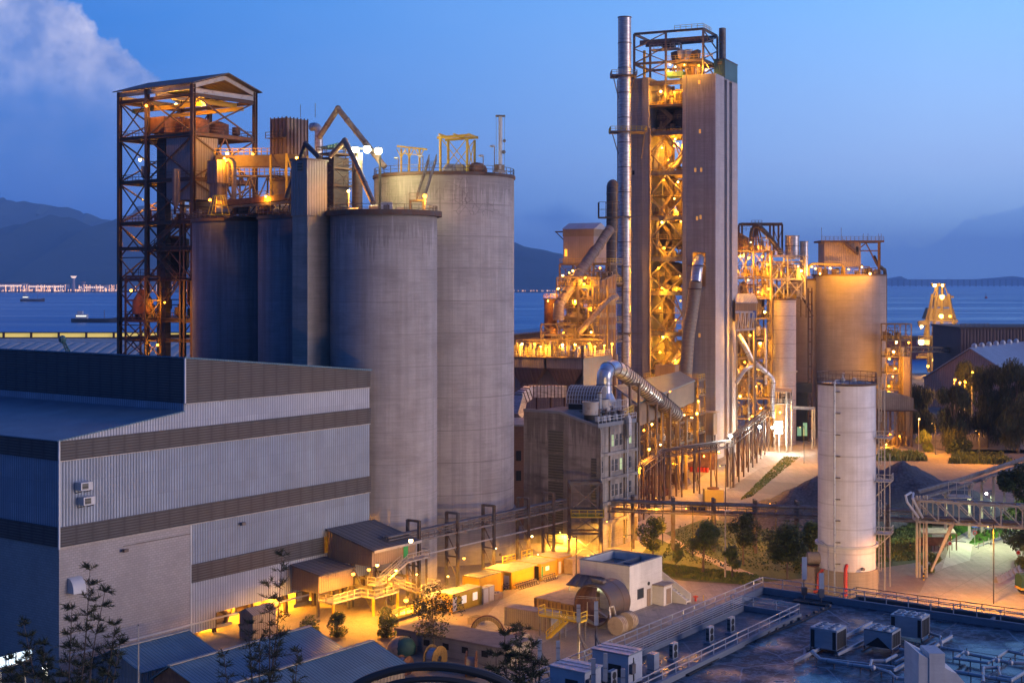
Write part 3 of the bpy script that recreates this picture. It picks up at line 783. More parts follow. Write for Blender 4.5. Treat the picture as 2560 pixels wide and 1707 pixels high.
for t in (26,33,40,46,52,57):
    mb=MB();mb.ibar(WP(t,.5,-.2),WP(t,.5,10.4),.5,.5);mb.build('column',M['steelr'],wh)
mb=MB();mb.frame(C0,U,W,ZUP,21.5,TL,16,16.3,0,10.4);mb.build('inner_wall',M['tan'],wh)
for (t,z,mt_) in ((3.2,23.2,M['paint']),(3.6,21.3,M['paint'])):
    k=T('air_conditioner','grey wall box %s on the ribbed warehouse wall near its corner' % ('upper of two' if z > 22 else 'rust streaked, lower of two'),'air conditioner',WP(t,0,z),'boxes on the warehouse wall')
    m_=MB();m_.frame(WP(t,0,z),U,-W,ZUP,-.9,.9,0,1.3,-.5,.5);m_.build('case',mt_,k)
    m_=MB();m_.frame(WP(t,0,z),U,-W,ZUP,-.7,.2,1.3,1.34,-.35,.35);m_.build('grille',M['vent'],k)
    m_=MB();m_.bar(WP(t-.7,0,z-.9),WP(t-.7,0,z-.6,1.2),.1);m_.bar(WP(t+.7,0,z-.9),WP(t+.7,0,z-.6,1.2),.1);m_.build('bracket',M['steelr'],k)
k=T('vent_hood','curved grey vent hood on the pale block wall','vent',WP(2.2,0,11))
m_=MB();prof=[(0,0),(0,1.9),(.5,1.8),(.95,1.4),(1.2,.8),(1.3,.0)]
m_.prism([WP(1.2,0,9.9+z,o) for o,z in prof],U*1.9);m_.build('hood',M['paint'],k)
for i,(t,z) in enumerate(((9.8,14.0),(30.5,14.6))):
    k=T('wall_lamp','unlit floodlight %s' % ('high on the pale block wall' if i == 0 else 'on the ribbed wall above the lower louvre band'),'lamp',WP(t,0,z),'unlit wall floodlights')
    m_=MB();m_.frame(WP(t,0,z),U,-W,ZUP,-.35,.35,.35,.8,-.2,.2);m_.build('housing',M['steel'],k)
    m_=MB();m_.bar(WP(t,0,z),WP(t,0,z,.4),.1);m_.build('bracket',M['steel'],k)
t_=T('conduit','thin pipe run along the block wall to the unlit floodlight','pipe',WP(9.8,0,14.4))
m_=MB();m_.bar(WP(9.8,0,14.5,.1),WP(21.2,0,14.5,.1),.09);m_.build('pipe',M['steel'],t_)

def machine(name,label,c,sc_=1.0,m1=None,m2=None,kind=0,cat='machine'):
    t=T(name,label,cat,c);s_=sc_
    base=MB();base.frame(c,U,W,ZUP,-1.6*s_,1.6*s_,-.8*s_,.8*s_,0,.4*s_);base.build('base',M['conc'],t)
    bd=MB()
    if kind == 0:
        bd.tube([c+U*-1.3*s_+ZUP*1.1*s_,c+U*0.2*s_+ZUP*1.1*s_],.7*s_,14);bd.build('motor',m1 or M['plant'],t)
        w=MB();w.tube([c+U*.5*s_+ZUP*1.1*s_,c+U*.9*s_+ZUP*1.1*s_],1.0*s_,16);w.build('wheel',m2 or M['plant'],t)
        w=MB();w.tube([c+U*.2*s_+ZUP*1.1*s_,c+U*1.5*s_+ZUP*1.1*s_],.16*s_,8);w.build('shaft',M['steel'],t)
    else:
        bd.frame(c,U,W,ZUP,-1.2*s_,1.2*s_,-.7*s_,.7*s_,.4*s_,1.9*s_);bd.build('body',m1 or M['plant'],t)
        w=MB();w.frame(c,U,W,ZUP,-.9*s_,-.1*s_,-.75*s_,-.7*s_,.7*s_,1.7*s_);w.build('door',m2 or M['steelp'],t)
        w=MB();w.cyl(c+U*.5*s_,.35*s_,1.9*s_,2.5*s_,12);w.build('cap',M['steel'],t)
    return t
machine('pump','round motor and flywheel inside the open ground floor of the warehouse',WP(29,2.6,0),1.0)
machine('pump','second motor set deeper under the warehouse sheeting',WP(33.5,6,0),.9)
machine('cabinet','pale machine cabinet in the lit bay under the warehouse',WP(40.5,5.5,0),1.4,M['steelp'],M['plant'],1)
machine('cabinet','tall plant cabinet standing in the warehouse opening beside the column',WP(45,2.8,0),1.2,M['plant'],M['steelp'],1)
c=G(645,1592);t=T('ribbed_cabin','small ribbed metal cabin standing before the lit warehouse opening','cabin',c)
m_=MB();m_.frame(c,U,W,ZUP,-2.2,2.2,-1.3,1.3,0,3.6);m_.build('wall',M['greyc'],t)
m_=MB();m_.prism([c+U*-2.4-W*1.6+ZUP*3.6,c+U*-2.4+ZUP*4.4,c+U*-2.4+W*1.6+ZUP*3.6],U*4.8);m_.build('roof',M['greyc'],t)
for k_,(t_q,s_q,z_q,w_q) in enumerate(((27,3,1.8,2500),(32,5,2.4,4500),(37,3,2.4,4500),(42,4,2.6,6000),(47,3,2.6,6000))): lamp(WP(t_q,s_q,z_q),'sodium lamp in the open ground floor of the warehouse, '+ordn(k_,5),w_q,group='lamps under the warehouse',r=.18)
if 0: lamps([(583,1566,205,1400)],'sodium lamp glowing inside the open ground floor of the warehouse','lamps under the warehouse')

# ------------------------------------------------------------------ annex on the warehouse and its stairs
A0=WP(48.1,0,0);OUT=-W
def AP(t,w,z): return WP(48.1+t,0,z)+OUT*w
an=T('annex_building','ribbed annex with sloping dark roof raised on steel legs at the end of the warehouse','building',A0)
m_=MB();m_.prism([AP(.1,.3,6.6),AP(.1,9.2,6.6),AP(.1,9.2,9.0),AP(.1,.3,11.1)],U*10.2);m_.build('wall',M['tan'],an)
m_=MB();m_.prism([AP(-.2,.2,11.15),AP(-.2,9.9,8.85),AP(-.2,9.9,9.1),AP(-.2,.2,11.4)],U*10.9);m_.build('roof',M['roofdk'],an)
m_=MB();m_.frame(AP(0,9.25,0),U,OUT,ZUP,7.3,8.3,0,.08,6.7,8.8);m_.build('door',M['grn'],an)
m_=MB();m_.frame(AP(0,9.95,0),U,OUT,ZUP,-.2,10.7,0,.12,8.75,9.15);m_.build('fascia',M['steelp'],an)
for t in (.4,5,10):
    for w in (1,5,9):
        m_=MB();m_.ibar(AP(t,w,0),AP(t,w,6.6),.4,.4);m_.build('leg',M['steel'],an)
m_=MB()
for t in (.4,5,10): m_.ibar(AP(t,1,3.4),AP(t,9,3.4),.25,.3);m_.bar(AP(t,1,0),AP(t,5,3.4),.18);m_.bar(AP(t,9,0),AP(t,5,6.4),.18)
m_.ibar(AP(.4,9,3.4),AP(10,9,3.4),.25,.3);m_.build('bracing',M['steel'],an)
le=T('lean_to','low ribbed lean-to with a dark flared roof against the warehouse wall','building',AP(-6,0,0))
m_=MB();m_.prism([AP(-7.5,.25,3.5),AP(-7.5,5.6,3.5),AP(-7.5,5.6,6.3),AP(-7.5,.25,7.0)],U*7.4);m_.build('wall',M['tan'],le)
m_=MB();m_.prism([AP(-8.0,.25,7.05),AP(-8.0,6.4,6.2),AP(-8.0,6.4,6.35),AP(-8.0,.25,7.25)],U*7.7);m_.build('roof',M['roofdk'],le)
for t in (-7.2,-.6):
    m_=MB();m_.ibar(AP(t,5.2,0),AP(t,5.2,3.5),.35,.35);m_.build('leg',M['steel'],le)
st=T('steel_platform','lit steel landing with railings under the lean-to','platform',AP(-3,7,0))
m_=MB();m_.frame(AP(0,6,0),U,OUT,ZUP,-8,4,0,3.0,2.5,2.7);m_.frame(AP(0,9,0),U,OUT,ZUP,-2,3.5,0,2.6,2.5,2.7);m_.build('deck',M['steelp'],st)
m_=MB();m_.rail([AP(-8,6.1,2.7),AP(-8,9,2.7),AP(-2,9,2.7),AP(-2,11.6,2.7),AP(3.5,11.6,2.7),AP(3.5,9.5,2.7)],step=1.4,r=.045);m_.build('railing',M['steelp'],st)
for a,b_ in ((-7.8,8.8),(-2,11.4),(3.4,11.4),(3.8,6.2)):
    m_=MB();m_.ibar(AP(a,b_,0),AP(a,b_,2.5),.3,.3);m_.build('leg',M['yel'],st)
sw=T('zigzag_stair','zigzag steel stair climbing to the green door of the annex','stairs',AP(4,11,0))
m_=MB();m_.frame(AP(0,9.3,0),U,OUT,ZUP,6.2,11.5,0,1.7,6.4,6.6);m_.build('landing',M['steelp'],sw)
m_=MB();m_.rail([AP(6.2,11,6.6),AP(11.5,11,6.6),AP(11.5,9.4,6.6)],step=1.3,r=.045);m_.build('railing',M['steelp'],sw)
m_=MB();m_.stairs(AP(1.2,10.4,4.4),AP(6.3,10.4,6.5),1.1,r=.05);m_.build('flight',M['steelp'],sw)
m_=MB();m_.frame(AP(0,9.6,0),U,OUT,ZUP,-1.4,1.3,0,1.7,4.25,4.4);m_.build('landing',M['steelp'],sw)
m_=MB();m_.rail([AP(-1.4,9.7,4.4),AP(-1.4,11.3,4.4),AP(1.2,11.3,4.4)],step=1.3,r=.045);m_.build('railing',M['steelp'],sw)
m_=MB();m_.stairs(AP(1.2,11.9,4.3),AP(6.4,11.9,2.2),1.1,r=.05);m_.build('flight',M['steel'],sw)
m_=MB();m_.frame(AP(0,10.9,0),U,OUT,ZUP,6.4,11,0,2.6,2.05,2.2);m_.build('landing',M['steel'],sw)
m_=MB();m_.rail([AP(6.4,13.5,2.2),AP(11,13.5,2.2),AP(11,11,2.2)],step=1.3,r=.045);m_.build('railing',M['steelp'],sw)
m_=MB();m_.stairs(AP(10.8,14.2,2.1),AP(6.2,14.2,0),1.1,r=.05);m_.build('flight',M['steel'],sw)
for a,b_,z in ((1.2,11,4.3),(11.2,10.6,6.4),(11,13.3,2.1),(6.5,13.3,2.1),(6.4,10.8,6.4)):
    m_=MB();m_.ibar(AP(a,b_,0),AP(a,b_,z),.25,.25);m_.build('leg',M['steel'],sw)
rp=T('yellow_ramp','yellow railed walkway at the foot of the annex stairs','walkway',AP(-2,15,0))
m_=MB();m_.frame(AP(0,13.6,0),U,OUT,ZUP,-5,9,1.2,2.6,.5,.7);m_.build('deck',M['steelp'],rp)
m_=MB();m_.rail([AP(-5,16.2,.7),AP(9,16.2,.7)],step=1.6,r=.06);m_.build('railing',M['yel'],rp)
m_=MB();m_.frame(AP(0,16.22,0),U,OUT,ZUP,-5,9,0,.1,.35,.72);m_.build('kickplate',M['yel'],rp)
lamps([(883,1434,205,4500),(922,1423,201,7000),(943,1412,203,7000),(1027,1351,209,2000),(1042,1435,212,4500),(990,1425,212,3500),(1015,1500,208,2500)],
      'bright sodium floodlight about the annex stairs','lamps on the annex',r=.3,down=True)

# ------------------------------------------------------------------ sheds at the bottom left
def gable_shed(label,r0,L,w1,w2,zr,ze,floor=0.0,m=None,lit=False,group='blue grey gabled sheds',over=.3):
    """ridge starts at r0 and runs along U for L; w1 towards the right hand eave, w2 towards the left one"""
    t=T('gabled_shed',label,'shed',V((r0.x,r0.y,0)),group)
    ro=V((r0.x,r0.y,0))
    for nm,w in (('roof',-w1),('roof',w2)):
        a=ro+W*0+ZUP*zr;b_=ro+W*w+ZUP*ze
        m_=MB();m_.prism([a-U*over,b_-U*over,b_-U*over-ZUP*.12,a-U*over-ZUP*.12],U*(L+2*over));m_.build(nm,M['roof'] if not m else m,t)
    m_=MB();m_.prism([ro-W*(w1-.3)+ZUP*floor,ro-W*(w1-.3)+ZUP*(ze-.05),ro+ZUP*(zr-.15),ro+W*(w2-.3)+ZUP*(ze-.05),ro+W*(w2-.3)+ZUP*floor],U*.12)
    m_.prism([ro+U*L-W*(w1-.3)+ZUP*floor,ro+U*L-W*(w1-.3)+ZUP*(ze-.05),ro+U*L+ZUP*(zr-.15),ro+U*L+W*(w2-.3)+ZUP*(ze-.05),ro+U*L+W*(w2-.3)+ZUP*floor],U*-.12)
    m_.frame(ro,U,W,ZUP,0,L,-(w1-.3),-(w1-.42),floor,ze-.1);m_.frame(ro,U,W,ZUP,0,L,w2-.42,w2-.3,floor,ze-.1)
    m_.build('wall',M['rust'] if lit else M['clad'],t)
    m_=MB();m_.bar(ro-U*over+ZUP*(zr+.05),ro+U*(L+over)+ZUP*(zr+.05),.5,.12);m_.build('ridge_cap',M['steelp'],t)
    if lit:
        m_=MB();m_.frame(ro-U*.05,U,W,ZUP,-.06,.0,-w1*.8,w2*.3,0,ze*.72);m_.build('lit_doorway',emit('lit_doorway_glow',(1,.6,.1),1.4),t)
    return t
gable_shed('blue grey gabled shed nearest the block wall, first of three at the bottom left',G(285,1622,5),11.3,5.4,4.5,5,3.1)
gable_shed('long blue grey gabled shed with a glowing doorway, middle of three',G(426,1662,5),22.6,6.2,3.2,5,3.0,lit=True)
gable_shed('blue grey gabled shed beside the cable drums, rightmost of three at the bottom left',G(929,1601,5)-U*24,24,5.6,4.6,5,3.0)

# ------------------------------------------------------------------ silos
def silo(name,label,c,r,z1,m,group=None,n=72,z0=0,rim=True,railm=None,collar=None):
    t=T(name,label,'silo',(c[0],c[1],0),group)
    MB().cyl(c,r,z0,z1,n,rows=6).build('shell',m,t)
    if rim: MB().ring(c,r-.4,r+.25,z1-.1,z1+.45,64).build('rim',M['steelr'],t)
    MB().cyl(c,r-.3,z1,z1+.2,n).build('roof_slab',M['conc'],t)
    if railm:
        rl=MB();pts=[V((c[0]+math.cos(a)*r,c[1]+math.sin(a)*r,z1+.45)) for a in [2*math.pi*k/40 for k in range(40)]]
        rl.rail(pts,1.2,1.6,.04,True);rl.build('railing',railm,t)
    return t
S1c,S4c,S3c=(-21.3,235),(-35.3,247),(-49.4,259)
ZS=59.8
s1=silo('concrete_silo','grey concrete silo nearest the viewer, with a dark railed deck around its top',S1c,8.87,ZS,M['silo'],'row of three concrete silos',railm=M['steel'])
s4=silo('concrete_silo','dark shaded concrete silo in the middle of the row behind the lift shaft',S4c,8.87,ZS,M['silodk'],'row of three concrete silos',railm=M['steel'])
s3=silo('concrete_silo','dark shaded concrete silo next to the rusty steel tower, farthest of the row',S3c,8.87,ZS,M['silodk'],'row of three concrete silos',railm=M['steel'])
MB().ring(S1c,8.9,9.7,ZS-.1,ZS+.75,64).build('deck_edge',M['steelr'],s1)
S2c=(-12.3,257)
s2=silo('concrete_silo','largest pale concrete silo with stained cracked top, standing behind the front silo',S2c,12.67,67.6,M['silo2'],railm=M['steel'])
MB().cyl(S2c,12.95,0,8.3,72).build('base_ring',M['conc'],s2)
t=T('silo_deck','dark plank deck with railings joining the tops of the silo row','deck',(-42,246,ZS))
m_=MB();a_,b_=V((S3c[0],S3c[1],0)),V((S4c[0],S4c[1],0));dirr=(b_-a_).normalized();nn=V((-dirr.y,dirr.x,0))
if nn.y > 0: nn=-nn
m_.frame(a_,dirr,nn,ZUP,-9.5,27,-8,6.4,ZS+.5,ZS+.85);m_.build('deck',M['steelr'],t)
m_=MB();m_.rail([a_-dirr*9.5+nn*6.4+ZUP*(ZS+.85),a_+dirr*27+nn*6.4+ZUP*(ZS+.85)],1.2,1.6,.04);m_.build('railing',M['steelr'],t)
sh_c=X(771,229.5)
t=T('lift_shaft','grey ribbed lift shaft standing on a concrete column between two silos','shaft',sh_c)
def zz(py,Y): return CAMH-(py-HY)/F*Y
m_=MB();m_.frame(sh_c,U,W,ZUP,-.2,5.2,0,3.4,0,zz(538,229));m_.build('column',M['conc'],t)
m_=MB();m_.frame(sh_c,U,W,ZUP,-.5,4.2,-.2,3.4,zz(538,229),zz(400,229));m_.build('cladding',M['clad'],t)
m_=MB();m_.frame(sh_c,U,W,ZUP,-.7,4.4,-.4,3.6,zz(400,229),zz(400,229)+.3);m_.build('roof',M['steel'],t)
m_=MB();m_.frame(sh_c,U,W,ZUP,-.58,-.5,.8,1.9,zz(427,229),zz(407,229));m_.build('vent',M['vent'],t)

def post_lamp(px,py,Y,z0,label,group,power=1200,r=.3):
    p=P(px,py,Y);return lamp(p,label,power,pole=p.z-z0,r=r,group=group)
post_lamp(871,478,231,ZS,'sodium lamp on a thin pole over the deck of the front silo, left one','lamps on the front silo',1500)
post_lamp(1062,490,231,ZS,'sodium lamp on a pole beside the stair foot on the front silo','lamps on the front silo',1500)
t=T('control_cabinet','white electrical cabinet on the front silo deck','cabinet',V((-20.6,231,ZS)))
c=P(967,520,231);c.z=ZS+.2
m_=MB();m_.frame(c,V((1,0,0)),V((0,1,0)),ZUP,-.9,.9,-.6,.6,.3,1.9);m_.build('case',M['paint'],t)
m_=MB();m_.frame(c,V((1,0,0)),V((0,1,0)),ZUP,-.5,.5,-.64,-.6,.8,1.5);m_.build('panel',M['steel'],t)
m_=MB();[m_.bar(c+V((x,y,0)),c+V((x,y,.3)),.12) for x in (-.8,.8) for y in (-.5,.5)];m_.build('feet',M['steel'],t)
for i,(q,w,hh,lb) in enumerate(((935,1.6,1.2,'drive motor'),(1000,1.2,.9,'small blower'),(885,1.4,.8,'pale low box'))):
    c=X(q,232,ZS+.2)
    t=T('deck_machine',lb+' on the front silo deck '+('left of the white cabinet','right of the white cabinet','under the left lamp')[i],'machine',c)
    m_=MB();m_.box((c.x-w/2,231.4,ZS+.2),(c.x+w/2,232.6,ZS+.5));m_.build('base',M['steelr'],t)
    m_=MB();m_.tube([c+V((-w/2,0,.3+hh/2)),c+V((w/2,0,.3+hh/2))],hh/2,12);m_.build('body',M['steelp'],t)
t=T('roof_stair','steep railed stair from the front silo deck up to the roof of the largest silo','stairs',X(1050,233,ZS))
m_=MB();m_.stairs(P(1052,497,236),P(1082,402,243.2),1.3,r=.05);m_.build('flight',M['steel'],t)
m_=MB();c=P(1042,505,233);m_.frame(V((c.x,233,0)),V((1,0,0)),V((0,1,0)),ZUP,-1.2,1.2,-1,1.6,62.2,62.4)
m_.rail([V((c.x-1.2,232,62.4)),V((c.x+1.2,232,62.4))],1.1,1.2,.04)
for x in (-1.1,1.1):
    for y in (-.9,1.4): m_.bar(V((c.x+x,233+y,ZS+.2)),V((c.x+x,233+y,62.2)),.2)
m_.build('landing',M['steel'],t)
ZB=68.0
def on2(px,Y): return X(px,Y,ZB)
t=T('lifting_frame','yellow braced lifting frame on the roof of the largest silo','frame',on2(1140,255))
x0,x1=X(1101,250).x,X(1168,250).x;top=zz(345,250)
for x,y in ((x0,250),(x1,250),(x0+1.2,254),(x1+1.2,254)):
    m_=MB();m_.ibar(V((x,y,ZB)),V((x,y,top)),.32,.32);m_.build('column',M['yel'],t)
m_=MB()
for y,dx_ in ((250,0),(254,1.2)): m_.ibar(V((x0+dx_-.6,y,top)),V((x1+dx_+.6,y,top+.5)),.3,.45)
for x in (x0-.2,(x0+x1)/2,x1+.2): m_.ibar(V((x,249,top+.5)),V((x+1.6,255,top+.5)),.3,.35)
m_.build('top_beams',M['yel'],t)
m_=MB()
for y,dx_ in ((250,0),(254,1.2)): m_.bar(V((x0+dx_,y,ZB+.3)),V((x1+dx_,y,top)),.14);m_.bar(V((x1+dx_,y,ZB+.3)),V((x0+dx_,y,top)),.14)
m_.bar(V((x1,250,ZB)),V((x1+1.2,254,top)),.14);m_.bar(V((x1+1.2,254,ZB)),V((x1,250,top)),.14)
m_.build('bracing',M['yel'],t)
t=T('yellow_gantry','low yellow gantry with flared post heads on the roof of the largest silo','frame',on2(1020,252))
top=zz(372,252)
for q in (1003,1023,1049):
    x=X(q,252).x
    m_=MB();m_.ibar(V((x,252,ZB)),V((x,252,top)),.25,.25)
    for s_ in (-1,1): m_.bar(V((x,252,top-1.6)),V((x+s_*.8,252,top-.1)),.16)
    m_.build('post',M['yel'],t)
m_=MB();m_.ibar(P(992,366,252),P(1068,374,252),.3,.3);m_.bar(P(1005,384,252),P(1048,388,252),.12);m_.build('beam',M['yel'],t)
t=T('vent_mast','thick pale pole with a flat cap on the right of the largest silo roof','mast',on2(1252,252))
x=X(1251,252).x;top=zz(292,252)
m_=MB();m_.tube([V((x,252,ZB)),V((x,252,top))],.33,12);m_.build('pole',M['paint'],t)
m_=MB();m_.box((x-.85,251.3,top),(x+.85,252.7,top+.22));m_.build('cap',M['steel'],t)
m_=MB()
for s_ in (-.75,.75): m_.bar(V((x+s_,252,ZB)),V((x+s_,252,top)),.04)
m_.build('stay_wire',M['steel'],t)
m_=MB();m_.sphere(V((x+.6,251.7,ZB+4)),.35,8);m_.sphere(V((x+.7,251.7,ZB+6)),.3,8);m_.build('fitting',M['steel'],t)
for i,(q,y_) in enumerate(((996,397),(1057,392),(1208,391),(1236,367))):
    p=P(q,y_,248)
    t=T('roof_lamp_post','unlit lamp on a short post on the largest silo roof, '+ordn(i,4),'lamp',(p.x,p.y,ZB),'unlit lamps on the largest silo')
    m_=MB();m_.bar(V((p.x,p.y,ZB)),p,.12);m_.build('post',M['steel'],t)
    m_=MB();m_.sphere(p+V((-.35,0,.1)),.5,8,.45);m_.build('head',M['paint'],t)
for i,q in enumerate((1128,1150,1192)):
    c=on2(q,252)
    t=T('roof_bundle','covered %s bundle on the largest silo roof, %s' % (('pale','pale','reddish')[i],ordn(i,3)),'bundle',c,'bundles on the largest silo roof')
    m_=MB();m_.sphere(c+V((0,0,.7)),1.5 if i < 2 else 1.9,10,.8);m_.build('cover',(M['steelp'],M['rooft'],M['rust'])[i],t)
c=on2(1248,246.5)
machine('valve_box','yellowish machine at the foot of the thick pale pole',c,.7,M['plant'],None,1)

lamps([(888,376,238,4200),(918,374,240,4200),(946,378,243,4200)],'blazing white-yellow floodlight above the front silo','blazing floodlights over the silos',colr=(1,.78,.3),em=emit('flood_bulb',(1,.9,.6),60),r=.62,off=3.2)
t=T('flood_mast','steel gantry carrying the three blazing floodlights','frame',X(918,241,ZS))
m_=MB();m_.ibar(X(880,238.7,zz(372,240)),X(952,243.7,zz(372,240)),.3,.3);m_.build('beam',M['black'],t)
for q,y in ((886,239.3),(950,243.9)):
    m_=MB();m_.bar(X(q,y,ZS),X(q,y,zz(370,240)),.3);m_.build('leg',M['black'],t)
def at(O,a,b,i,j,z=0.0):
    return V((O[0],O[1],0))+a*i+b*j+V((0,0,z))
def frame_tower(t,O,a,b,xs,ys,zs,m,cw=.45,bw=.35,braces=(),decks=(),mdeck=None,mrail=None,inner=False,br=.16,z0=0,kind='x',rails=True,top=None):
    """columns on the perimeter of the grid xs x ys, beams at zs, diagonal braces in the faces named in braces"""
    ztop=top or zs[-1]
    for i,x in enumerate(xs):
        for j,y in enumerate(ys):
            if not inner and 0 < i < len(xs)-1 and 0 < j < len(ys)-1: continue
            MB().ibar(at(O,a,b,x,y,z0),at(O,a,b,x,y,ztop),cw,cw,.08).build('column',m,t)
    lv=MB()
    for z in zs:
        for y in (ys if inner else (ys[0],ys[-1])): lv.ibar(at(O,a,b,xs[0],y,z),at(O,a,b,xs[-1],y,z),bw,bw*1.3)
        for x in (xs if inner else (xs[0],xs[-1])): lv.ibar(at(O,a,b,x,ys[0],z),at(O,a,b,x,ys[-1],z),bw,bw*1.3)
    lv.build('floor_beams',m,t)
    bm=MB();zl=[z0]+list(zs)
    for face in braces:
        if face in 'fk':
            y=ys[0] if face == 'f' else ys[-1];segs=[(at(O,a,b,p,y),at(O,a,b,q,y)) for p,q in zip(xs,xs[1:])]
        else:
            x=xs[0] if face == 'l' else xs[-1];segs=[(at(O,a,b,x,p),at(O,a,b,x,q)) for p,q in zip(ys,ys[1:])]
        for p,q in segs:
            L=(q-p).length
            for za,zb in zip(zl,zl[1:]):
                n=max(1,int(round((zb-za)/max(L,2.2)))) if kind == 'x' else 1
                for k in range(n):
                    u0,u1=ZUP*(za+(zb-za)*k/n),ZUP*(za+(zb-za)*(k+1)/n)
                    if kind == 'x':
                        bm.bar(p+u0,q+u1,br);bm.bar(q+u0,p+u1,br)
                        if k: bm.bar(p+u0,q+u0,br)
                    else:
                        c=p.lerp(q,.5)
                        um=(u0+u1)/2
                        bm.bar(c+u1,p+um,br);bm.bar(c+u1,q+um,br);bm.bar(p+um,c+u0,br);bm.bar(q+um,c+u0,br)
    if bm.v: bm.build('bracing',m,t)
    for z in decks:
        d_=MB();d_.frame((O[0],O[1],0),a,b,ZUP,xs[0],xs[-1],ys[0],ys[-1],z+bw*.65,z+bw*.65+.12);d_.build('floor',mdeck or m,t)
        if rails:
            rl=MB();zz_=z+bw*.65+.12
            rl.rail([at(O,a,b,x,y,zz_) for x,y in ((xs[0],ys[0]),(xs[-1],ys[0]),(xs[-1],ys[-1]),(xs[0],ys[-1]))],1.1,2.0,.04,True)
            rl.build('railing',mrail or m,t)
def vessel(t,c,r,z0,z1,m,cone=0.0,name='vessel',n=20,top=0.0):
    mb=MB()
    if cone: mb.cyl(c,r*.25,z0,z0+cone,n,r2=r,cap=True)
    mb.cyl(c,r,z0+cone,z1-top,n)
    if top: mb.cyl(c,r,z1-top,z1,n,r2=r*.3)
    return mb.build(name,m,t)
def curve(pts,k=6):
    """Catmull-Rom through the points"""
    pts=[V(p) for p in pts];out=[]
    q=[pts[0]*2-pts[1]]+pts+[pts[-1]*2-pts[-2]]
    for i in range(1,len(q)-2):
        for s_ in range(k):
            t_=s_/k;a,b_,c,d_=q[i-1],q[i],q[i+1],q[i+2]
            out.append(.5*((2*b_)+(c-a)*t_+(2*a-5*b_+4*c-d_)*t_ ** 2+(3*b_-a-3*c+d_)*t_ ** 3))
    return out+[pts[-1]]
def duct(t,pts,r,m,n=14,rings=0.0,mring=None,name='duct'):
    MB().tube(pts,r,n).build(name,m,t)
    if rings:
        rg=MB();rr=r if not isinstance(r,(list,tuple)) else max(r);acc=0;nxt=rings/2
        for a,b_ in zip(pts,pts[1:]):
            a,b_=V(a),V(b_);L=(b_-a).length
            while nxt < acc+L:
                p=a.lerp(b_,(nxt-acc)/L);dd=(b_-a).normalized()
                rg.tube([p-dd*.09,p+dd*.09],rr*1.06,n);nxt += rings
            acc += L
        rg.build('stiffener_rings',mring or M['steel'],t)
def clutter(t,O,a,b,x0,x1,y0,y1,z,seed,m,n=6,h=2.2):
    """pipes, valves and small vessels bolted on a floor"""
    r_=random.Random(seed);m0=m
    for k in range(int(n*1.7)):
        m=r_.choice((m0,m0,M['steelr'],M['ductr'],M['steelp'])) if m0 in (M['plant'],M['steelr']) else m0
        x,y=r_.uniform(x0,x1),r_.uniform(y0,y1);q=r_.random();c=at(O,a,b,x,y)
        if q < .35: vessel(t,c,r_.uniform(.35,.9),z,z+r_.uniform(.5,1)*h,m,cone=r_.choice([0,.5]),name='small_vessel',n=10)
        elif q < .6:
            mb=MB();w=r_.uniform(.5,1.3);mb.frame(c,a,b,ZUP,-w/2,w/2,-w/2,w/2,z,z+h*r_.uniform(.4,.9));mb.build('cabinet',m,t)
        else:
            mb=MB();p0=at(O,a,b,x,y,z);p1=p0+ZUP*h*r_.uniform(.7,1.3);p2=at(O,a,b,r_.uniform(x0,x1),y,p1.z)
            mb.tube([p0,p1,p2,p2-ZUP*h*.7],r_.uniform(.1,.25),7);mb.build('pipe',m,t)

TN=(-59.7,265.0)
t2=T('steel_tower','tall rusty open steel tower with a gabled roof beside the dark silos','tower',(TN[0],TN[1],0))
TZ=[37.9,41.6,49.4,55.4,60.2,68.2,76.7]
m=M['steelr']
xsT,ysT=[0,15.8],[0,13.0,21.2]
frame_tower(t2,TN,U,W,xsT,ysT,TZ+[84.0],m,cw=.75,bw=.5,braces='',decks=(41.6,60.2,68.2,76.7),mrail=M['steelr'],rails=True,top=86.0)
lat=MB()      # the close lattice between the two left columns and on the back
def latt(p,q,z0,z1,step,w=.2):
    z=z0
    while z < z1-.1:
        zb=min(z1,z+step)
        lat.bar(p+ZUP*z,q+ZUP*zb,w);lat.bar(q+ZUP*z,p+ZUP*zb,w);lat.bar(p+ZUP*zb,q+ZUP*zb,w);z=zb
latt(at(TN,U,W,0,13.0),at(TN,U,W,0,21.2),34,60.2,6.55);latt(at(TN,U,W,0,13.0),at(TN,U,W,0,21.2),60.2,68.2,8);latt(at(TN,U,W,0,13.0),at(TN,U,W,0,21.2),68.2,76.7,8.5);latt(at(TN,U,W,0,13.0),at(TN,U,W,0,21.2),76.7,84,7.3)
latt(at(TN,U,W,15.8,13.0),at(TN,U,W,15.8,21.2),38,84,7.5,.18);latt(at(TN,U,W,15.8,0),at(TN,U,W,15.8,13.0),41.6,68,8.8,.18)
lat.build('lattice_bracing',m,t2)
bx=MB()
for z0,z1 in ((76.9,84),(60.4,68),(68.4,76.5),(49.4,60)):
    for (p,q) in (((0,0),(0,13.0)),((0,0),(15.8,0)),((0,21.2),(15.8,21.2))):
        if (p,q) == ((0,0),(15.8,0)) and z0 < 60: continue
        bx.bar(at(TN,U,W,*p,z0),at(TN,U,W,*q,z1),.26);bx.bar(at(TN,U,W,*q,z0),at(TN,U,W,*p,z1),.26)
latt(at(TN,U,W,0,3.6),at(TN,U,W,0,13.0),34,60.2,6.5,.16);latt(at(TN,U,W,0,21.2),at(TN,U,W,15.8,21.2),41.6,84,8.4,.16);latt(at(TN,U,W,5,21.2),at(TN,U,W,5,13),41.6,84,7.3,.16)
for z in TZ[2:]:
    for s_ in (5.2,10.5): bx.bar(at(TN,U,W,s_,0,z),at(TN,U,W,s_,21.2,z),.22)
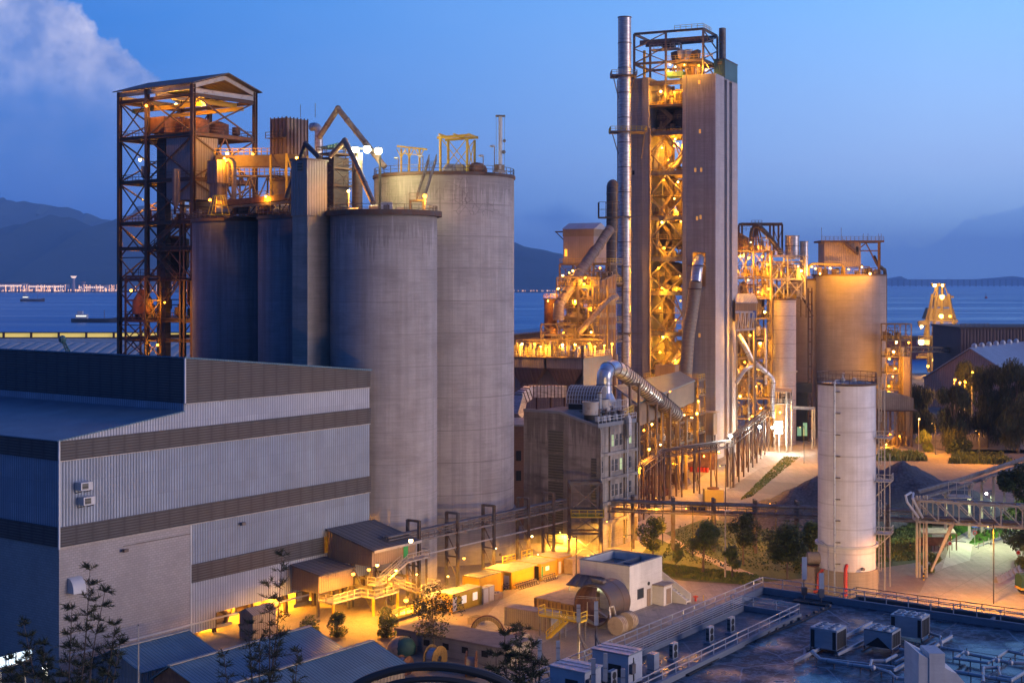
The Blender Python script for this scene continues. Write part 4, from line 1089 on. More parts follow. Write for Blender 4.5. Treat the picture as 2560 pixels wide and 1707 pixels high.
for z0,z1 in ((60.4,68),(68.4,76.5)): bx.bar(at(TN,U,W,15.8,0,z0),at(TN,U,W,15.8,13,z1),.2);bx.bar(at(TN,U,W,7.9,0,z1),at(TN,U,W,3,0,z0),.3);bx.bar(at(TN,U,W,7.9,0,z1),at(TN,U,W,12.8,0,z0),.3)
bx.build('bracing',m,t2)
for o_ in (2.3,3.4): MB().ibar(at(TN,U,W,0,o_,0),at(TN,U,W,0,o_,60),.45,.45).build('column',m,t2)
rf=MB();zr,ze=88.7,86.2
rx=7.9
for s_ in (0,1):
    a_=at(TN,U,W,rx,-1.2,zr);b_=at(TN,U,W,-.9 if s_ == 0 else 16.7,-1.2,ze-.25)
    rf.prism([a_,b_,b_+ZUP*.18,a_+ZUP*.18],W*23.4)
rf.build('roof',M['roofdk'],t2)
rb=MB()
for j in (0,10.6,21.2):
    rb.ibar(at(TN,U,W,0,j,ze-.6),at(TN,U,W,rx,j,zr-.7),.35,.8);rb.ibar(at(TN,U,W,15.8,j,ze-.6),at(TN,U,W,rx,j,zr-.7),.35,.8)
    rb.ibar(at(TN,U,W,0,j,84.8),at(TN,U,W,15.8,j,84.8),.4,.9)
for i in (0,15.8): rb.ibar(at(TN,U,W,i,0,85.4),at(TN,U,W,i,21.2,85.4),.4,.8)
rb.build('roof_frame',M['steelp'],t2)
cr=MB();cr.ibar(at(TN,U,W,3,0,82.6),at(TN,U,W,3,21,82.6),.4,.8);cr.ibar(at(TN,U,W,12.8,0,82.6),at(TN,U,W,12.8,21,82.6),.4,.8)
cr.frame(at(TN,U,W,3,2.6,0),U,W,ZUP,-.5,10.5,0,.9,83.0,83.9);cr.build('crane_girder',M['yel'],t2)
c=at(TN,U,W,2.2,10.9)
mb=MB();mb.frame(c,U,W,ZUP,-.6,.8,-1.2,1.2,30,79.5);mb.build('elevator_casing',M['ductd'],t2)
mb=MB();mb.frame(c,U,W,ZUP,-1.6,2.6,-2.2,2.2,77.5,80.6);mb.build('elevator_head',M['rust'],t2)
mb=MB();c2_=at(TN,U,W,5.0,13.5);mb.frame(c2_,U,W,ZUP,-.5,.5,-.8,.8,30,81);mb.build('elevator_casing',M['steelr'],t2)
for k,(x,y,r_,z0,z1,mm,cn) in enumerate(((5.5,5.2,2.4,77.2,80.6,M['rust'],0),(10.5,5.0,2.3,77.2,80.2,M['rust'],0),(9.5,8,2.6,60.8,66,M['plant'],1.5),(4,3.4,1.9,43,50,M['rust'],2.0),(8,14,2.6,49,58,M['ductd'],3),(9,5,2.8,42,47,M['rust'],0))):
    vessel(t2,at(TN,U,W,x,y),r_,z0,z1,mm,cn,top=.6)
mb=MB();mb.frame(at(TN,U,W,.2,.4),U,W,ZUP,.1,6.5,0,7.4,64.4,76.2)
mb.build('clad_bin',M['clad'],t2)
fc=at(TN,U,W,0,0)+V((5.0,-5.5,0));
f_=T('bag_filter','narrow ribbed bag filter with an elbow pipe between the steel tower and the silo deck','filter',V((fc.x,fc.y,ZS)))
mb=MB();mb.frame(fc,U,W,ZUP,-.4,2.6,-1.4,1.2,67.0,71.2);mb.frame(fc,U,W,ZUP,-.1,2.3,-1.2,1.0,62.5,67.0);mb.build('casing',M['cladr'],f_)
duct(f_,curve([fc+V((2.3,-.3,71)),fc+V((3.2,-.3,71.2)),fc+V((3.8,-.3,70)),fc+V((3.8,-.3,64)),fc+V((3.8,-.3,61))]),.45,M['ductr'])
mb=MB();[mb.bar(fc+U*x+W*y+ZUP*ZS,fc+U*x+W*y+ZUP*62.6,.2) for x in (0,2.2) for y in (-1,1)];mb.build('leg',M['steel'],f_)
p=P(440,423,262)
duct(t2,[p,p-ZUP*6,p-ZUP*7.5,P(440,523,262)],[.75,.75,.55,.5],M['cladr'])
stz=[(49.4,41.6),(55.0,49.4),(60.0,55.2)]
mb=MB()
for k,(za,zb) in enumerate(stz):
    p0,p1=at(TN,U,W,-.2,3.6,za),at(TN,U,W,-.2,11.2,zb)
    if k % 2: p0,p1=V((p1.x,p1.y,za)),V((p0.x,p0.y,zb))
    mb.stairs(p0,p1,1.1,r=.05)
mb.build('stairs',m,t2)
mb=MB()
for z in (49.2,54.8): mb.frame(at(TN,U,W,0,0),U,W,ZUP,-1,15.8,0,13,z,z+.15)
mb.build('floor',m,t2)
mb=MB()
for z in (49.4,55.0): mb.rail([at(TN,U,W,-1,0,z),at(TN,U,W,-1,13,z)],1.1,1.6,.04)
mb.build('railing',m,t2)
for k,(z,sd_) in enumerate(((77.3,5),(68.9,6),(60.9,7),(42.3,8))): clutter(t2,TN,U,W,1,14.5,1,19.5,z,sd_,M['steelr'] if k else M['rust'],9,2.6)
LO=X(363,262);LO=(LO.x,LO.y)
lf=T('low_steel_frame','low steel annex frame with an orange lit hopper at the foot of the rusty tower','frame',(LO[0],LO[1],0))
frame_tower(lf,LO,U,W,[0,3.5],[0,5.6],[35,38,41.6,45.5,49.9],m,cw=.3,bw=.22,braces='fl',decks=(41.6,49.9),br=.16,kind='x')
vessel(lf,at(LO,U,W,1.6,2.6),1.9,43.0,47.6,M['rust'],0,top=2.2)
clutter(lf,LO,U,W,.5,3,.5,5,42,3,M['steelr'],6,1.6)
lamps([(328,726,258,1200)],'orange lamp above the hopper in the low annex frame, at far left','lamps in the rusty tower',colr=(1,.3,.04))
lamps([(412,756,264,1300),(394,862,262,1300),(366,265,270,1500),(505,255,268,3600),(440,262,276,3200),(370,590,280,2000),(395,500,282,2600),(350,400,284,1800)],'sodium lamp inside the rusty steel tower','lamps in the rusty tower')
lamps([(568,384,262,2500),(561,396,259,3500),(556,412,262,1500),(632,386,268,1400),(646,392,272,1500),(525,500,248,1100),(666,492,243,1200),(742,395,250,1800)],'sodium lamp over the silo deck machinery','lamps over the silo deck')
# ---- plant on the silo deck
pl=T('conveyor_gallery','yellow lit trough conveyor gallery on trestles above the silo deck','conveyor',X(600,262,ZS))
g0,g1=P(548,425,268),P(722,425,262)
mb=MB();mb.bar(g0-ZUP*1.2,g1-ZUP*1.2,2.6,.3);mb.bar(g0+ZUP*1.6,g1+ZUP*1.6,2.4,2.2);mb.build('trough',M['plant'],pl)
mb=MB()
dd_=(g1-g0).normalized();sd_=V((-dd_.y,dd_.x,0)).normalized()
mb.rail([g0-sd_*1.4-ZUP*1,g1-sd_*1.4-ZUP*1],1.2,1.1,.06);mb.rail([g0-sd_*1.3+ZUP*2.7,g1-sd_*1.3+ZUP*2.7],1.2,1.3,.06);mb.build('railing',M['yel'],pl)
mb=MB()
for k in range(5):
    c=g0.lerp(g1,k/4)
    for s_ in (-1,1): mb.bar(V((c.x,c.y,ZS))+sd_*s_*1.2,c+sd_*s_*1.2-ZUP,.24)
    if k < 4:
        e=g0.lerp(g1,(k+1)/4);mb.bar(V((c.x,c.y,ZS+1))-sd_*1.2,e-sd_*1.2-ZUP*1.3,.18);mb.bar(c-sd_*1.2-ZUP*1.3,V((e.x,e.y,ZS+1))-sd_*1.2,.18)
mb.build('trestle',M['plant'],pl)
cv=T('belt_conveyor','long low belt conveyor running along the silo deck towards the lift shaft','conveyor',X(640,246,ZS))
mb=MB();mb.bar(P(548,510,249),P(752,490,240),1.4,1.0);mb.build('belt_trough',M['rust'],cv)
mb=MB();mb.bar(P(548,520,248),P(752,503,239),.4,.4);mb.rail([P(548,505,248.2),P(752,485,239.2)],1.1,1.5,.04);mb.build('side_rail',M['plant'],cv)
mb=MB()
for k in range(9):
    c=P(548,512,249).lerp(P(752,494,240),k/8);mb.bar(V((c.x,c.y,ZS+.8)),c,.25)
    if k < 8: e=P(548,512,249).lerp(P(752,494,240),(k+1)/8);mb.bar(V((c.x,c.y,ZS+.8)),e,.14)
mb.build('leg',M['steelr'],cv)
c=P(547,530,246);t=T('pyramid_frame','small yellow pyramid shaped frame on the silo deck','frame',V((c.x,c.y,ZS)))
mb=MB()
for i in range(6):
    an=i*math.pi/3;q=V((math.cos(an),math.sin(an),0));mb.bar(V((c.x,c.y,ZS+.8))+q*1.9,V((c.x,c.y,ZS+4.1))+q*1.0,.13)
    q2=V((math.cos(an+math.pi/3),math.sin(an+math.pi/3),0))
    for f in (0,.5,1): mb.bar(V((c.x,c.y,ZS+.8+3.3*f))+q*(1.9-.9*f),V((c.x,c.y,ZS+.8+3.3*f))+q2*(1.9-.9*f),.12)
mb.build('frame_bars',M['yel'],t)
for k in range(9):
    q=560+k*24+(k % 3)*5;c=P(q,528,243-k*.6+5);r_=random.Random(k)
    t=T('deck_machine',['pale','rusty','dark'][k % 3]+' machine on the silo deck under the belt conveyor, '+ordn(k,9),'machine',V((c.x,c.y,ZS+.85)),'machines under the belt conveyor')
    w=r_.uniform(.9,1.8);mm=(M['steelp'],M['rust'],M['ductd'])[k % 3]
    mb=MB();mb.box((c.x-w,c.y-.7,ZS+.85),(c.x+w,c.y+.7,ZS+1.1));mb.build('base',M['steelr'],t)
    if k % 2: vessel(t,c,w*.6,ZS+1.1,ZS+1.1+r_.uniform(1.2,2),mm,name='body',n=12)
    else: mb=MB();mb.tube([V((c.x-w*.8,c.y,ZS+1.8)),V((c.x+w*.8,c.y,ZS+1.8))],.7,12);mb.build('body',mm,t)
s6=silo('steel_bin','orange lit round bin behind the lift shaft on the silo row',(X(735,262).x,262),4.3,zz(450,258),M['plant'],z0=ZS,railm=M['plant'])
Yf=256
c=X(716,Yf);t=T('filter_house','ribbed rusty filter house on hopper legs with a downcomer pipe, above the silo deck','filter',V((c.x,c.y,ZS)))
zt,zb=zz(294,Yf),zz(384,Yf)
mb=MB();mb.frame(c,U,W,ZUP,0,5.5,0,4.0,zb,zt);mb.build('casing',M['cladr'],t)
mb=MB()
for k in range(7): mb.frame(c,U,W,ZUP,k*.9-.05,k*.9+.1,-.15,0,zb,zt+.2)
for k in range(5): mb.frame(c,U,W,ZUP,-.15,0,k*.98-.05,k*.98+.1,zb,zt+.2)
mb.build('rib',M['steelr'],t)
for k in range(2):
    mb=MB();o_=c+U*(1.4+2.7*k)+W*2;top_=[o_+U*x+W*y+ZUP*zb for x,y in ((-1.3,-1.9),(1.3,-1.9),(1.3,1.9),(-1.3,1.9))];bot=[o_+U*x*.25+W*y*.2+ZUP*(zb-2.6) for x,y in ((-1.3,-1.9),(1.3,-1.9),(1.3,1.9),(-1.3,1.9))]
    mb.faces(top_+bot,[(0,1,2,3),(7,6,5,4)]+[(i,i+4,(i+1) % 4+4,(i+1) % 4) for i in range(4)]);mb.build('hopper',M['plant'],t)
for x,y in ((0,0),(5.4,0),(0,4),(5.4,4)):
    mb=MB();mb.ibar(c+U*x+W*y+ZUP*ZS,c+U*x+W*y+ZUP*zb,.3,.3);mb.build('leg',M['yel'],t)
mb=MB();mb.bar(c+ZUP*ZS,c+U*5.4+ZUP*zb,.16);mb.bar(c+U*5.4+ZUP*ZS,c+ZUP*zb,.16);mb.bar(c+ZUP*66,c+U*5.4+ZUP*66,.2);mb.build('bracing',M['yel'],t)
p=P(783,322,Yf-1);duct(t,curve([P(778,318,Yf-.5),P(790,318,Yf-1),P(797,328,Yf-1),P(797,345,Yf-1),P(797,392,Yf-1)]),.75,M['stack'])
mb=MB();mb.frame(c,U,W,ZUP,-1.3,0,0,4,zz(345,Yf),zz(345,Yf)+.1);mb.rail([c+U*-1.3+ZUP*zz(345,Yf),c+U*-1.3+W*4+ZUP*zz(345,Yf)],1.1,1.2,.05);mb.build('side_landing',M['steelr'],t)
mb=MB();mb.bar(P(751,294,Yf),P(751,262,Yf),.07);mb.bar(P(788,294,Yf),P(788,258,Yf),.07);mb.build('lightning_rod',M['steel'],t)
def chute(label,pts,r,m_,name='chute'):
    pts=[P(*q) for q in pts]
    t=T(name,label,'chute',pts[-1])
    for a,b_ in zip(pts,pts[1:]):
        MB().tube([a,b_],r,12).build('tube',m_,t)
    j=MB();[j.sphere(q,r*1.2,10) for q in pts[1:-1]]
    j.build('elbow',m_,t)
    f=MB()
    for a,b_ in zip(pts,pts[1:]):
        L=(b_-a).length;dd=(b_-a)/L
        for k in range(1,int(L/3)): f.tube([a+dd*(k*3-.07),a+dd*(k*3+.07)],r*1.14,12)
    if f.v: f.build('flange',M['steelr'],t)
    return t
chute('tall pale pipe peaking above the filter house and falling to the largest silo roof',[(797,345,254),(845,272,252),(962,418,246)],.5,M['ductr'])
chute('dark bent pipe from beside the lift shaft down to the low conveyor',[(716,495,238),(764,360,236),(800,396,233)],.42,M['ductd'])
chute('long pipe slanting from behind the shaft down to the front silo deck',[(824,392,238),(862,352,237),(884,395,234),(933,508,228)],.45,M['ductr'])
EO=X(834,243);EO=(EO.x,EO.y)
t=T('elevator_block','dark scaffolded elevator block behind the blazing floodlights','tower',(EO[0],EO[1],ZS))
frame_tower(t,EO,U,W,[0,5],[0,4],[62.5,65.5,68.5,71],M['steelr'],cw=.2,bw=.15,braces='fl',decks=(65.5,68.5,71),br=.08,z0=ZS)
mb=MB();mb.frame((EO[0],EO[1],0),U,W,ZUP,.5,4.5,.6,3.6,ZS,70.5);mb.build('casing',M['ductd'],t)
mb=MB();c=X(893,238);mb.tube([V((c.x,238,ZS)),V((c.x,238,70.6))],.9,14);mb.build('riser',M['ductd'],t)
t=T('canopy_roof','thin green sheet canopy above the elevator block','canopy',X(835,246,71))
mb=MB();mb.prism([P(798,369,246),P(846,357,246),P(872,371,246)],(0,4,.0));mb.build('sheet',M['teal'],t)
mb=MB()
for q in (806,864): mb.bar(X(q,248,70.6),P(q,369,248),.14)
mb.build('post',M['steel'],t)

t=T('storage_hall','wide pale barrel roofed storage hall behind the warehouse at the left edge','building',(-160,560,0))
mb=MB();xl,xr=-330,-118
prof=[]
for k in range(9):
    s_=k/8;prof.append((520+100*s_,10+14.5*math.sin(s_*math.pi/2)))
vs=[V((x,y,z)) for x in (xl,xr) for y,z in prof]
mb.faces(vs,[(k,k+9,k+10,k+1) for k in range(8)]);mb.build('roof',mat('hall_roof',(.5,.47,.42),.6,kind='corr',c2=(.4,.38,.36),per=5.5,gw=.03,gd=.6),t)
mb=MB();mb.box((xl,620,0),(xr,625,25));mb.box((xl,520,0),(xr,521,10));mb.build('wall',M['corrl'],t)
mb=MB();mb.box((xl,618,24.8),(xr,619,26.6))
mb.build('lit_ridge_strip',emit('ridge_strip',(1,.75,.2),.55),t)
mb=MB();mb.box((xl,616.5,24.5),(xr,619.5,24.8));mb.box((xl,616.5,26.6),(xr,619.5,27.0))
for k in range(18): mb.box((xl+k*12,617,24.5),(xl+k*12+.8,618,27))
mb.build('ridge_frame',M['steelr'],t)
t=T('mobile_crane','small green lattice crane jib above the warehouse roof at the left','crane',X(180,380,0))
mb=MB();p,q=P(183,905,380),P(156,848,380)
for dx_,dy_ in ((-.6,0),(.6,0),(0,1)): mb.bar(p+V((dx_,dy_,0)),q+V((dx_*.5,dy_*.5,0)),.35)
for k in range(7): a_,b_=p.lerp(q,k/7),p.lerp(q,(k+1)/7);mb.bar(a_-V((.6,0,0)),b_+V((.5,0,0)),.2)
mb.build('jib',M['teal'],t);mb=MB();mb.sphere(q,1.1,8);mb.build('jib_head',M['teal'],t)
mb=MB();mb.bar(V((p.x,380,0)),p,1.6);mb.build('mast',M['teal'],t)

TO=(56.06,390.0);HT=106.3
pt=T('preheater_tower','very tall pale concrete tower whose open middle bay glows with sodium lamps','tower',(TO[0],TO[1],0))
def TPt(i,j,z=0.0): return at(TO,A2,B2,i,j,z)
def TB(mb,x0,x1,y0,y1,z0,z1): return mb.frame((TO[0],TO[1],0),A2,B2,ZUP,x0,x1,y0,y1,z0,z1)
mb=MB()
ox0,ox1,oz0,oz1=2.85,6.6,zz(716,392),zz(631,392)
TB(mb,.25,ox0,0,.9,0,HT);TB(mb,ox1,9.4,0,.9,0,HT);TB(mb,ox0,ox1,0,.9,0,oz0);TB(mb,ox0,ox1,0,.9,oz1,HT)
TB(mb,8.3,9.45,-.35,0,0,HT)
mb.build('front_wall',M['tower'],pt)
mb=MB();TB(mb,0,.9,0.01,8.45,0,HT+.02);mb.build('side_wall',M['towerlit'],pt)
mb=MB();TB(mb,0,.9,11.2,13.4,0,HT+.02);mb.build('side_wall',M['towerlit'],pt)
mb=MB();TB(mb,0,.9,16.3,22,0,HT+.02);mb.build('side_wall',M['towerlit'],pt)
mb=MB();TB(mb,1.0,1.6,8.0,17,0,HT);mb.build('groove_wall',M['tower'],pt)
mb=MB();TB(mb,8.6,9.4,.9,21,0,HT);TB(mb,1,9.4,21,21.8,0,HT);mb.build('inner_wall',M['tower'],pt)
mb=MB();TB(mb,.05,9.4,.1,21.9,HT-.6,HT-.2);mb.build('roof_slab',M['conc'],pt)
mb=MB();TB(mb,19.3,28.9,0,.9,0,HT);TB(mb,19.3,21.2,-.5,0,0,HT);mb.build('front_wall',M['tower'],pt)
mb=MB();TB(mb,28.1,28.9,.9,22,0,HT);TB(mb,19.4,20.2,.9,21,0,HT);mb.build('side_wall',M['tower'],pt)
mb=MB();TB(mb,19.3,28.9,.1,21.9,HT-.6,HT-.2);mb.build('roof_slab',M['conc'],pt)
wn=MB()
for (i,z) in ((1.3+3.4,206),(4.5,329),(5.8,425),(4.1,425),(5.3,546),(4.3,543),(4.6,838)):
    zc=zz(z,392);wn.face([TPt(i+.28,-.012,zc-.55),TPt(i-.28,-.012,zc-.55),TPt(i-.28,-.012,zc+.55),TPt(i+.28,-.012,zc+.55)])
wn.build('window',emit('slot_glow',(1,.5,.1),.35),pt)
wn=MB()
for (i,z) in ((26.3,1.0),(24,432),(25,730)):
    if z < 10: continue
    zc=zz(z,400);wn.face([TPt(i+.35,-.012,zc-.6),TPt(i-.35,-.012,zc-.6),TPt(i-.35,-.012,zc+.6),TPt(i+.35,-.012,zc+.6)])
wn.build('window',M['dark'],pt)
mb=MB();TB(mb,ox0-.1,ox1+.1,.9,5,oz0-.2,oz0);TB(mb,ox0-.2,ox0,.9,5,oz0,oz1);TB(mb,ox1,ox1+.2,.9,5,oz0,oz1);TB(mb,ox0,ox1,5,5.2,oz0,oz1);mb.build('duct_niche',M['tan'],pt)
FZ=[104.6,98.3,90.6,79.4,66.8,55.3,45.8,34.4,23.7,12]
for k,z in enumerate(FZ):
    MB().ibar(TPt(9.45,.4,z),TPt(19.3,.4,z),.5,1.3 if k != 1 else .5,.1).build('front_beam',M['steel'],pt)
mb=MB()
zl=FZ[2:]
for za,zb in zip(zl,zl[1:]):
    zm=(za+zb)/2
    for e in (9.5,19.2):
        mb.bar(TPt(14.3,.5,za-.5),TPt(e,.5,zm),.4);mb.bar(TPt(e,.5,zm),TPt(14.3,.5,zb+.5),.4)
mb.build('bracing',M['steel'],pt)
for z in FZ[1:]:
    mb=MB();TB(mb,9.4,19.3,3.2,20,z-.3,z-.1);TB(mb,9.4,19.3,.8,3.2,z-.3,z-.1);mb.build('floor',M['plant'],pt)
    mb=MB();mb.rail([TPt(9.5,.9,z-.1),TPt(19.2,.9,z-.1)],1.15,1.1,.05);mb.build('railing',M['yel'],pt)
mb=MB()
for k,(za,zb) in enumerate(zip(FZ,FZ[1:])):
    zm=(za+zb)/2
    TB(mb,9.4,19.3,1.2,9.5,zm-.08,zm+.04) if k > 2 else None
    mb.rail([TPt(9.5,1.3,zm),TPt(19.2,1.3,zm)],1.1,1.0,.045)
    mb.stairs(TPt(17.5,2.2,zb),TPt(13.5,2.2,zm),1.0,r=.05);mb.stairs(TPt(13.5,2.9,zm),TPt(17.5,2.9,za-.2),1.0,r=.05)
mb.build('mezzanine',M['plant'],pt)
for i,j in ((9.9,20),(18.8,20),(14.3,20),(11.8,8),(17,8)):
    mb=MB();mb.ibar(TPt(i,j,0),TPt(i,j,HT),.6,.6);mb.build('column',M['plant'],pt)
mb=MB()
for za,zb in zip(FZ,FZ[1:]):
    mb.bar(TPt(9.9,20,za),TPt(14.3,20,zb),.3);mb.bar(TPt(18.8,20,za),TPt(14.3,20,zb),.3)
mb.build('back_bracing',M['plant'],pt)
for i,j,r_,z0,z1,mm,cn in ((12.0,6.5,2.3,90.8,98,M['ductd'],0),(16.9,6.5,2.3,90.8,98,M['ductd'],0),(14.2,12,3.9,91,98,M['ductd'],0),
        (13.2,6.5,1.4,98.4,103.5,M['plant'],.8),(17,7,1.2,98.4,102.6,M['plant'],.8),
        (12.4,8,2.2,68,78,M['plant'],3.5),(16.2,10,2.2,70,79,M['plant'],3),(12.2,5.5,2.4,58,66.2,M['ductd'],2.5),(16.8,8,2.3,58,66,M['ductd'],3),
        (13.5,6,2.8,46.5,54.5,M['ductd'],3),(16,7.5,1.6,36,44,M['plant'],2.5),(12,5,1.7,24,32.5,M['plant'],2),(16.2,5,1.5,12.5,21,M['ductr'],1.5)):
    vessel(pt,TPt(i,j),r_,z0,z1,mm,cn,top=.8,name='cyclone')
duct(pt,curve([TPt(18.6,3.6,79.6),TPt(18.3,3.6,84.5),TPt(17.2,3.6,87),TPt(15.8,4,88.8)]),.9,M['steelp'])
duct(pt,curve([TPt(9.9,3.4,87.5),TPt(10.6,3.2,84.5),TPt(12.2,3.2,82),TPt(14.3,3.4,81.2)]),.95,M['steelp'])
duct(pt,curve([TPt(10,2.6,30.5),TPt(12.5,2.6,26.5),TPt(15.5,3.0,22.5),TPt(18.8,4.0,20.5)]),1.0,M['steelp'])
duct(pt,curve([TPt(17.8,3.2,52),TPt(17.2,3.0,48),TPt(14,3,46.4)]),.6,M['plant'])
duct(pt,[TPt(17.9,3.2,66),TPt(17.9,3.2,58)],.45,M['steelp'])
duct(pt,[TPt(14.4,2.4,19),TPt(14.2,2.4,9),TPt(13,2.6,5)],[1.2,1.3,1.0],M['ductr'])
for k,z in enumerate(FZ[1:]): clutter(pt,TO,A2,B2,10,18.8,2,6.5,z,20+k,M['plant'],7,2.8)
mb=MB();mb.tube([TPt(19.0,-.3,92),TPt(19.0,-.3,14)],.33,10);mb.build('riser_pipe',M['ductr'],pt)
TLAMP=[(1352+300,229),(1686,231),(1707,226),(1688,348),(1671,400),(1655,370),(1695,360),(1686,497),(1689,526),(1655,556),(1702,554),(1646,670),(1700,690),(1692,720),
         (1655,720),(1660,450),(1695,455),(1657,842),(1690,800),(1650,880),(1690,900),(1660,620),(1650,770),(1680,940),(1640,980)]
for i,(q,y) in enumerate(sorted(TLAMP,key=lambda e: e[1])):
    lamp(P(q,y,396.2),'sodium lamp in the open bay of the tall tower, %s' % ('topmost' if i == 0 else 'lowest' if i == len(TLAMP)-1 else 'number %d from the top' % (i+1)),1900,r=.3,group='lamps in the tower bay')
for k,(i,j,z) in enumerate(((13,10,102),(16,12,88),(13,14,77),(15,13,63),(14,12,43.5),(15,12,31),(14,10,20))):
    lamp(TPt(i,j,z),'sodium lamp deep inside the tall tower bay, %s from the top' % ORD[k],3600,r=.3,group='lamps deep in the tower bay')
lamp(TPt(4.6,2.2,zz(634,392)-.8),'lamp hidden in the niche where the ribbed duct leaves the tall tower',900,r=.15)
sk=T('exhaust_stack','round steel exhaust stack rising beside the tall tower','chimney',X(1561,394))
scx=X(1561.5,394)
MB().cyl(scx,1.82,0,zz(46,394),32,rows=8).build('shaft',M['stack'],sk)
rg=MB()
for y in list(range(110,900,62)): rg.ring(scx,1.8,1.93,zz(y,394),zz(y,394)+.25,24)
rg.build('joint_ring',M['steel'],sk)
mb=MB();mb.ring(scx,1.7,1.95,zz(46,394),zz(46,394)+.3,24);mb.build('top_ring',M['steel'],sk)
for i,(y,q0,q1) in enumerate(((190,1529,1592),(330,1526,1616),(543,1512,1605),(833,1540,1605))):
    z=zz(y,394);mb=MB();a_,b_=X(q0,392).x,X(q1,392).x
    if i < 2:
        mb.box((a_,390.6,z-.25),(b_,398,z));mb.build('platform',M['steel'],sk)
        mb=MB();mb.rail([V((a_,398,z)),V((a_,390.7,z)),V((b_,390.7,z)),V((b_,398,z))],1.2,1.4,.06);mb.build('platform_railing',M['yel'] if i else M['steelp'],sk)
        mb=MB();mb.bar(V((a_+.3,391,z-.2)),V((scx.x-1.5,394,z-7)),.2);mb.bar(V((b_-.5,391,z-.2)),V((b_-1.8+i,398,z-7)),.2);mb.build('platform_strut',M['steel'],sk)
    else:
        mb.bar(V((a_,391.5,z)),V((b_,391.5,z)),.3);mb.bar(V((b_-3.6,391.8,z)),V((b_-2,399,z-6)),.25);mb.ring(scx,1.8,2.1,z-.2,z+.3,24);mb.build('stay',M['steel'],sk)
tf=T('roof_steel_frame','open grey steel crane frame standing on top of the tall tower','frame',(TO[0],TO[1],HT))
frame_tower(tf,TO,A2,B2,[3.66,14.5,23.9],[.4,14],[110.4,118.9],M['steel'],cw=.5,bw=.5,braces='',z0=HT-8,decks=())
mb=MB()
for z0,z1 in ((106.4,110.4),(110.6,114.7),(114.9,118.6)):
    mb.bar(TPt(23.9,.4,z0),TPt(14.5,.4,z1),.28);mb.bar(TPt(14.5,.4,z0),TPt(23.9,.4,z1),.28) if z0 < 112 else None
    mb.bar(TPt(23.9,.4,z0),TPt(23.9,14,z1),.25);mb.bar(TPt(3.66,.4,z0),TPt(3.66,14,z1),.28);mb.bar(TPt(3.66,14,z0),TPt(3.66,.4,z1),.28)
mb.build('bracing',M['steel'],tf)
mb=MB();mb.ibar(TPt(23.9,5,117.2),TPt(3.66,5,117.2),.5,1.1);mb.ibar(TPt(23.9,10,117.2),TPt(3.66,10,117.2),.5,1.1);mb.build('crane_girder',M['steel'],tf)
mb=MB();TB(mb,3.7,14.5,.4,14,110.6,110.8);mb.build('floor',M['steel'],tf)
mb=MB();mb.rail([TPt(14.4,.5,110.8),TPt(3.7,.5,110.8),TPt(1.0,.5,110.8)],1.2,1.3,.05);mb.rail([TPt(12,.5,119.3),TPt(3.7,.5,119.3),TPt(3.7,8,119.3)],1.1,1.6,.05);mb.build('railing',M['yel'],tf)
mb=MB();TB(mb,12,20.5,4,7,114.6,114.9);mb.rail([TPt(20.5,4,114.9),TPt(12,4,114.9),TPt(12,7,114.9)],1.3,1.2,.06);mb.build('crane_walkway',M['steelp'],tf)
mb=MB();TB(mb,14.4,17.4,5,9,115.5,117.0);mb.build('trolley',M['black'],tf)
for i,(x,mm) in enumerate(((9.0,M['pipew']),(11.2,M['pipew']),(7.4,M['plant']),(12.6,M['plant']))):
    if i < 2: vessel(tf,TPt(x,4),1.15,111.6,114,mm,0,name='tank',n=14)
    else:
        mb=MB();mb.prism([TPt(x-1,3,111),TPt(x+1,3,111),TPt(x+1.4*(1 if i == 3 else .2),3,113.4),TPt(x-1.4*(1 if i == 2 else .2),3,113.8)],B2*3);mb.build('hopper',M['ductd'],tf)
vessel(tf,TPt(1.6,12),1.0,HT,zz(72,402),M['steel'],0,name='vent_pipe',n=14)
for k,(x,z) in enumerate(((12.6,108),(11.0,107.6),(6.4,107.8),(9,107.3))): clutter(tf,TO,A2,B2,4.5,13.5,1,6,106.4,60+k,M['plant'],4,2.6)
mb=MB();TB(mb,9.6,14.6,.6,5,106.3,107.6);mb.build('casing',M['teal'],tf)
lamps([(1675,162,391.5,1500),(1688,168,391,1500),(1711,162.5,392,1600),(1747,164,391,1700),(1671,176,396,1300),(1765,175,397,1500)],'sodium lamp under the crane deck on top of the tall tower','lamps on top of the tower')
mb=MB();mb.bar(P(1647,200,397.5),P(1647,128,397.5),.5);t=T('hoist_post','yellow post inside the steel frame on the tower top','post',P(1611,195,402));mb=MB();mb.bar(P(1611,195,402),P(1611,127,402),.6);mb.build('post',M['yel'],t);mb=MB();mb.bar(P(1611,178,402),P(1619,178,402),.4);mb.build('arm',M['yel'],t)
t=T('teal_cabin','dark teal ribbed lift cabin on the right corner of the tall tower','cabin',TPt(1.4,14,HT))
mb=MB();TB(mb,-.0,3.2,9,21.8,HT-.2,zz(158,405));mb.build('wall',M['teal'],t)
mb=MB();TB(mb,-.15,3.35,8.85,22,zz(158,405),zz(158,405)+.25);mb.build('roof',M['steel'],t)
mb=MB();TB(mb,.8,2.2,8.94,9,110,111);mb.build('vent',M['vent'],t)
rd=T('ribbed_duct','huge ribbed duct bending out of a niche in the tall tower down to its foot','duct',X(1712,380))
pts1=curve([P(1752,646,392),P(1747,650,389.5),P(1743,674,387),P(1740,705,386)])
duct(rd,pts1,[1.1]*3+[1.35]*3+[1.55]*(len(pts1)-6),M['galv'],18,name='upper_duct')
pts2=curve([P(1740,705,386),P(1738,722,386),P(1729,787,385.5),P(1721,843,385),P(1717,900,384.5),P(1712,975,384)])
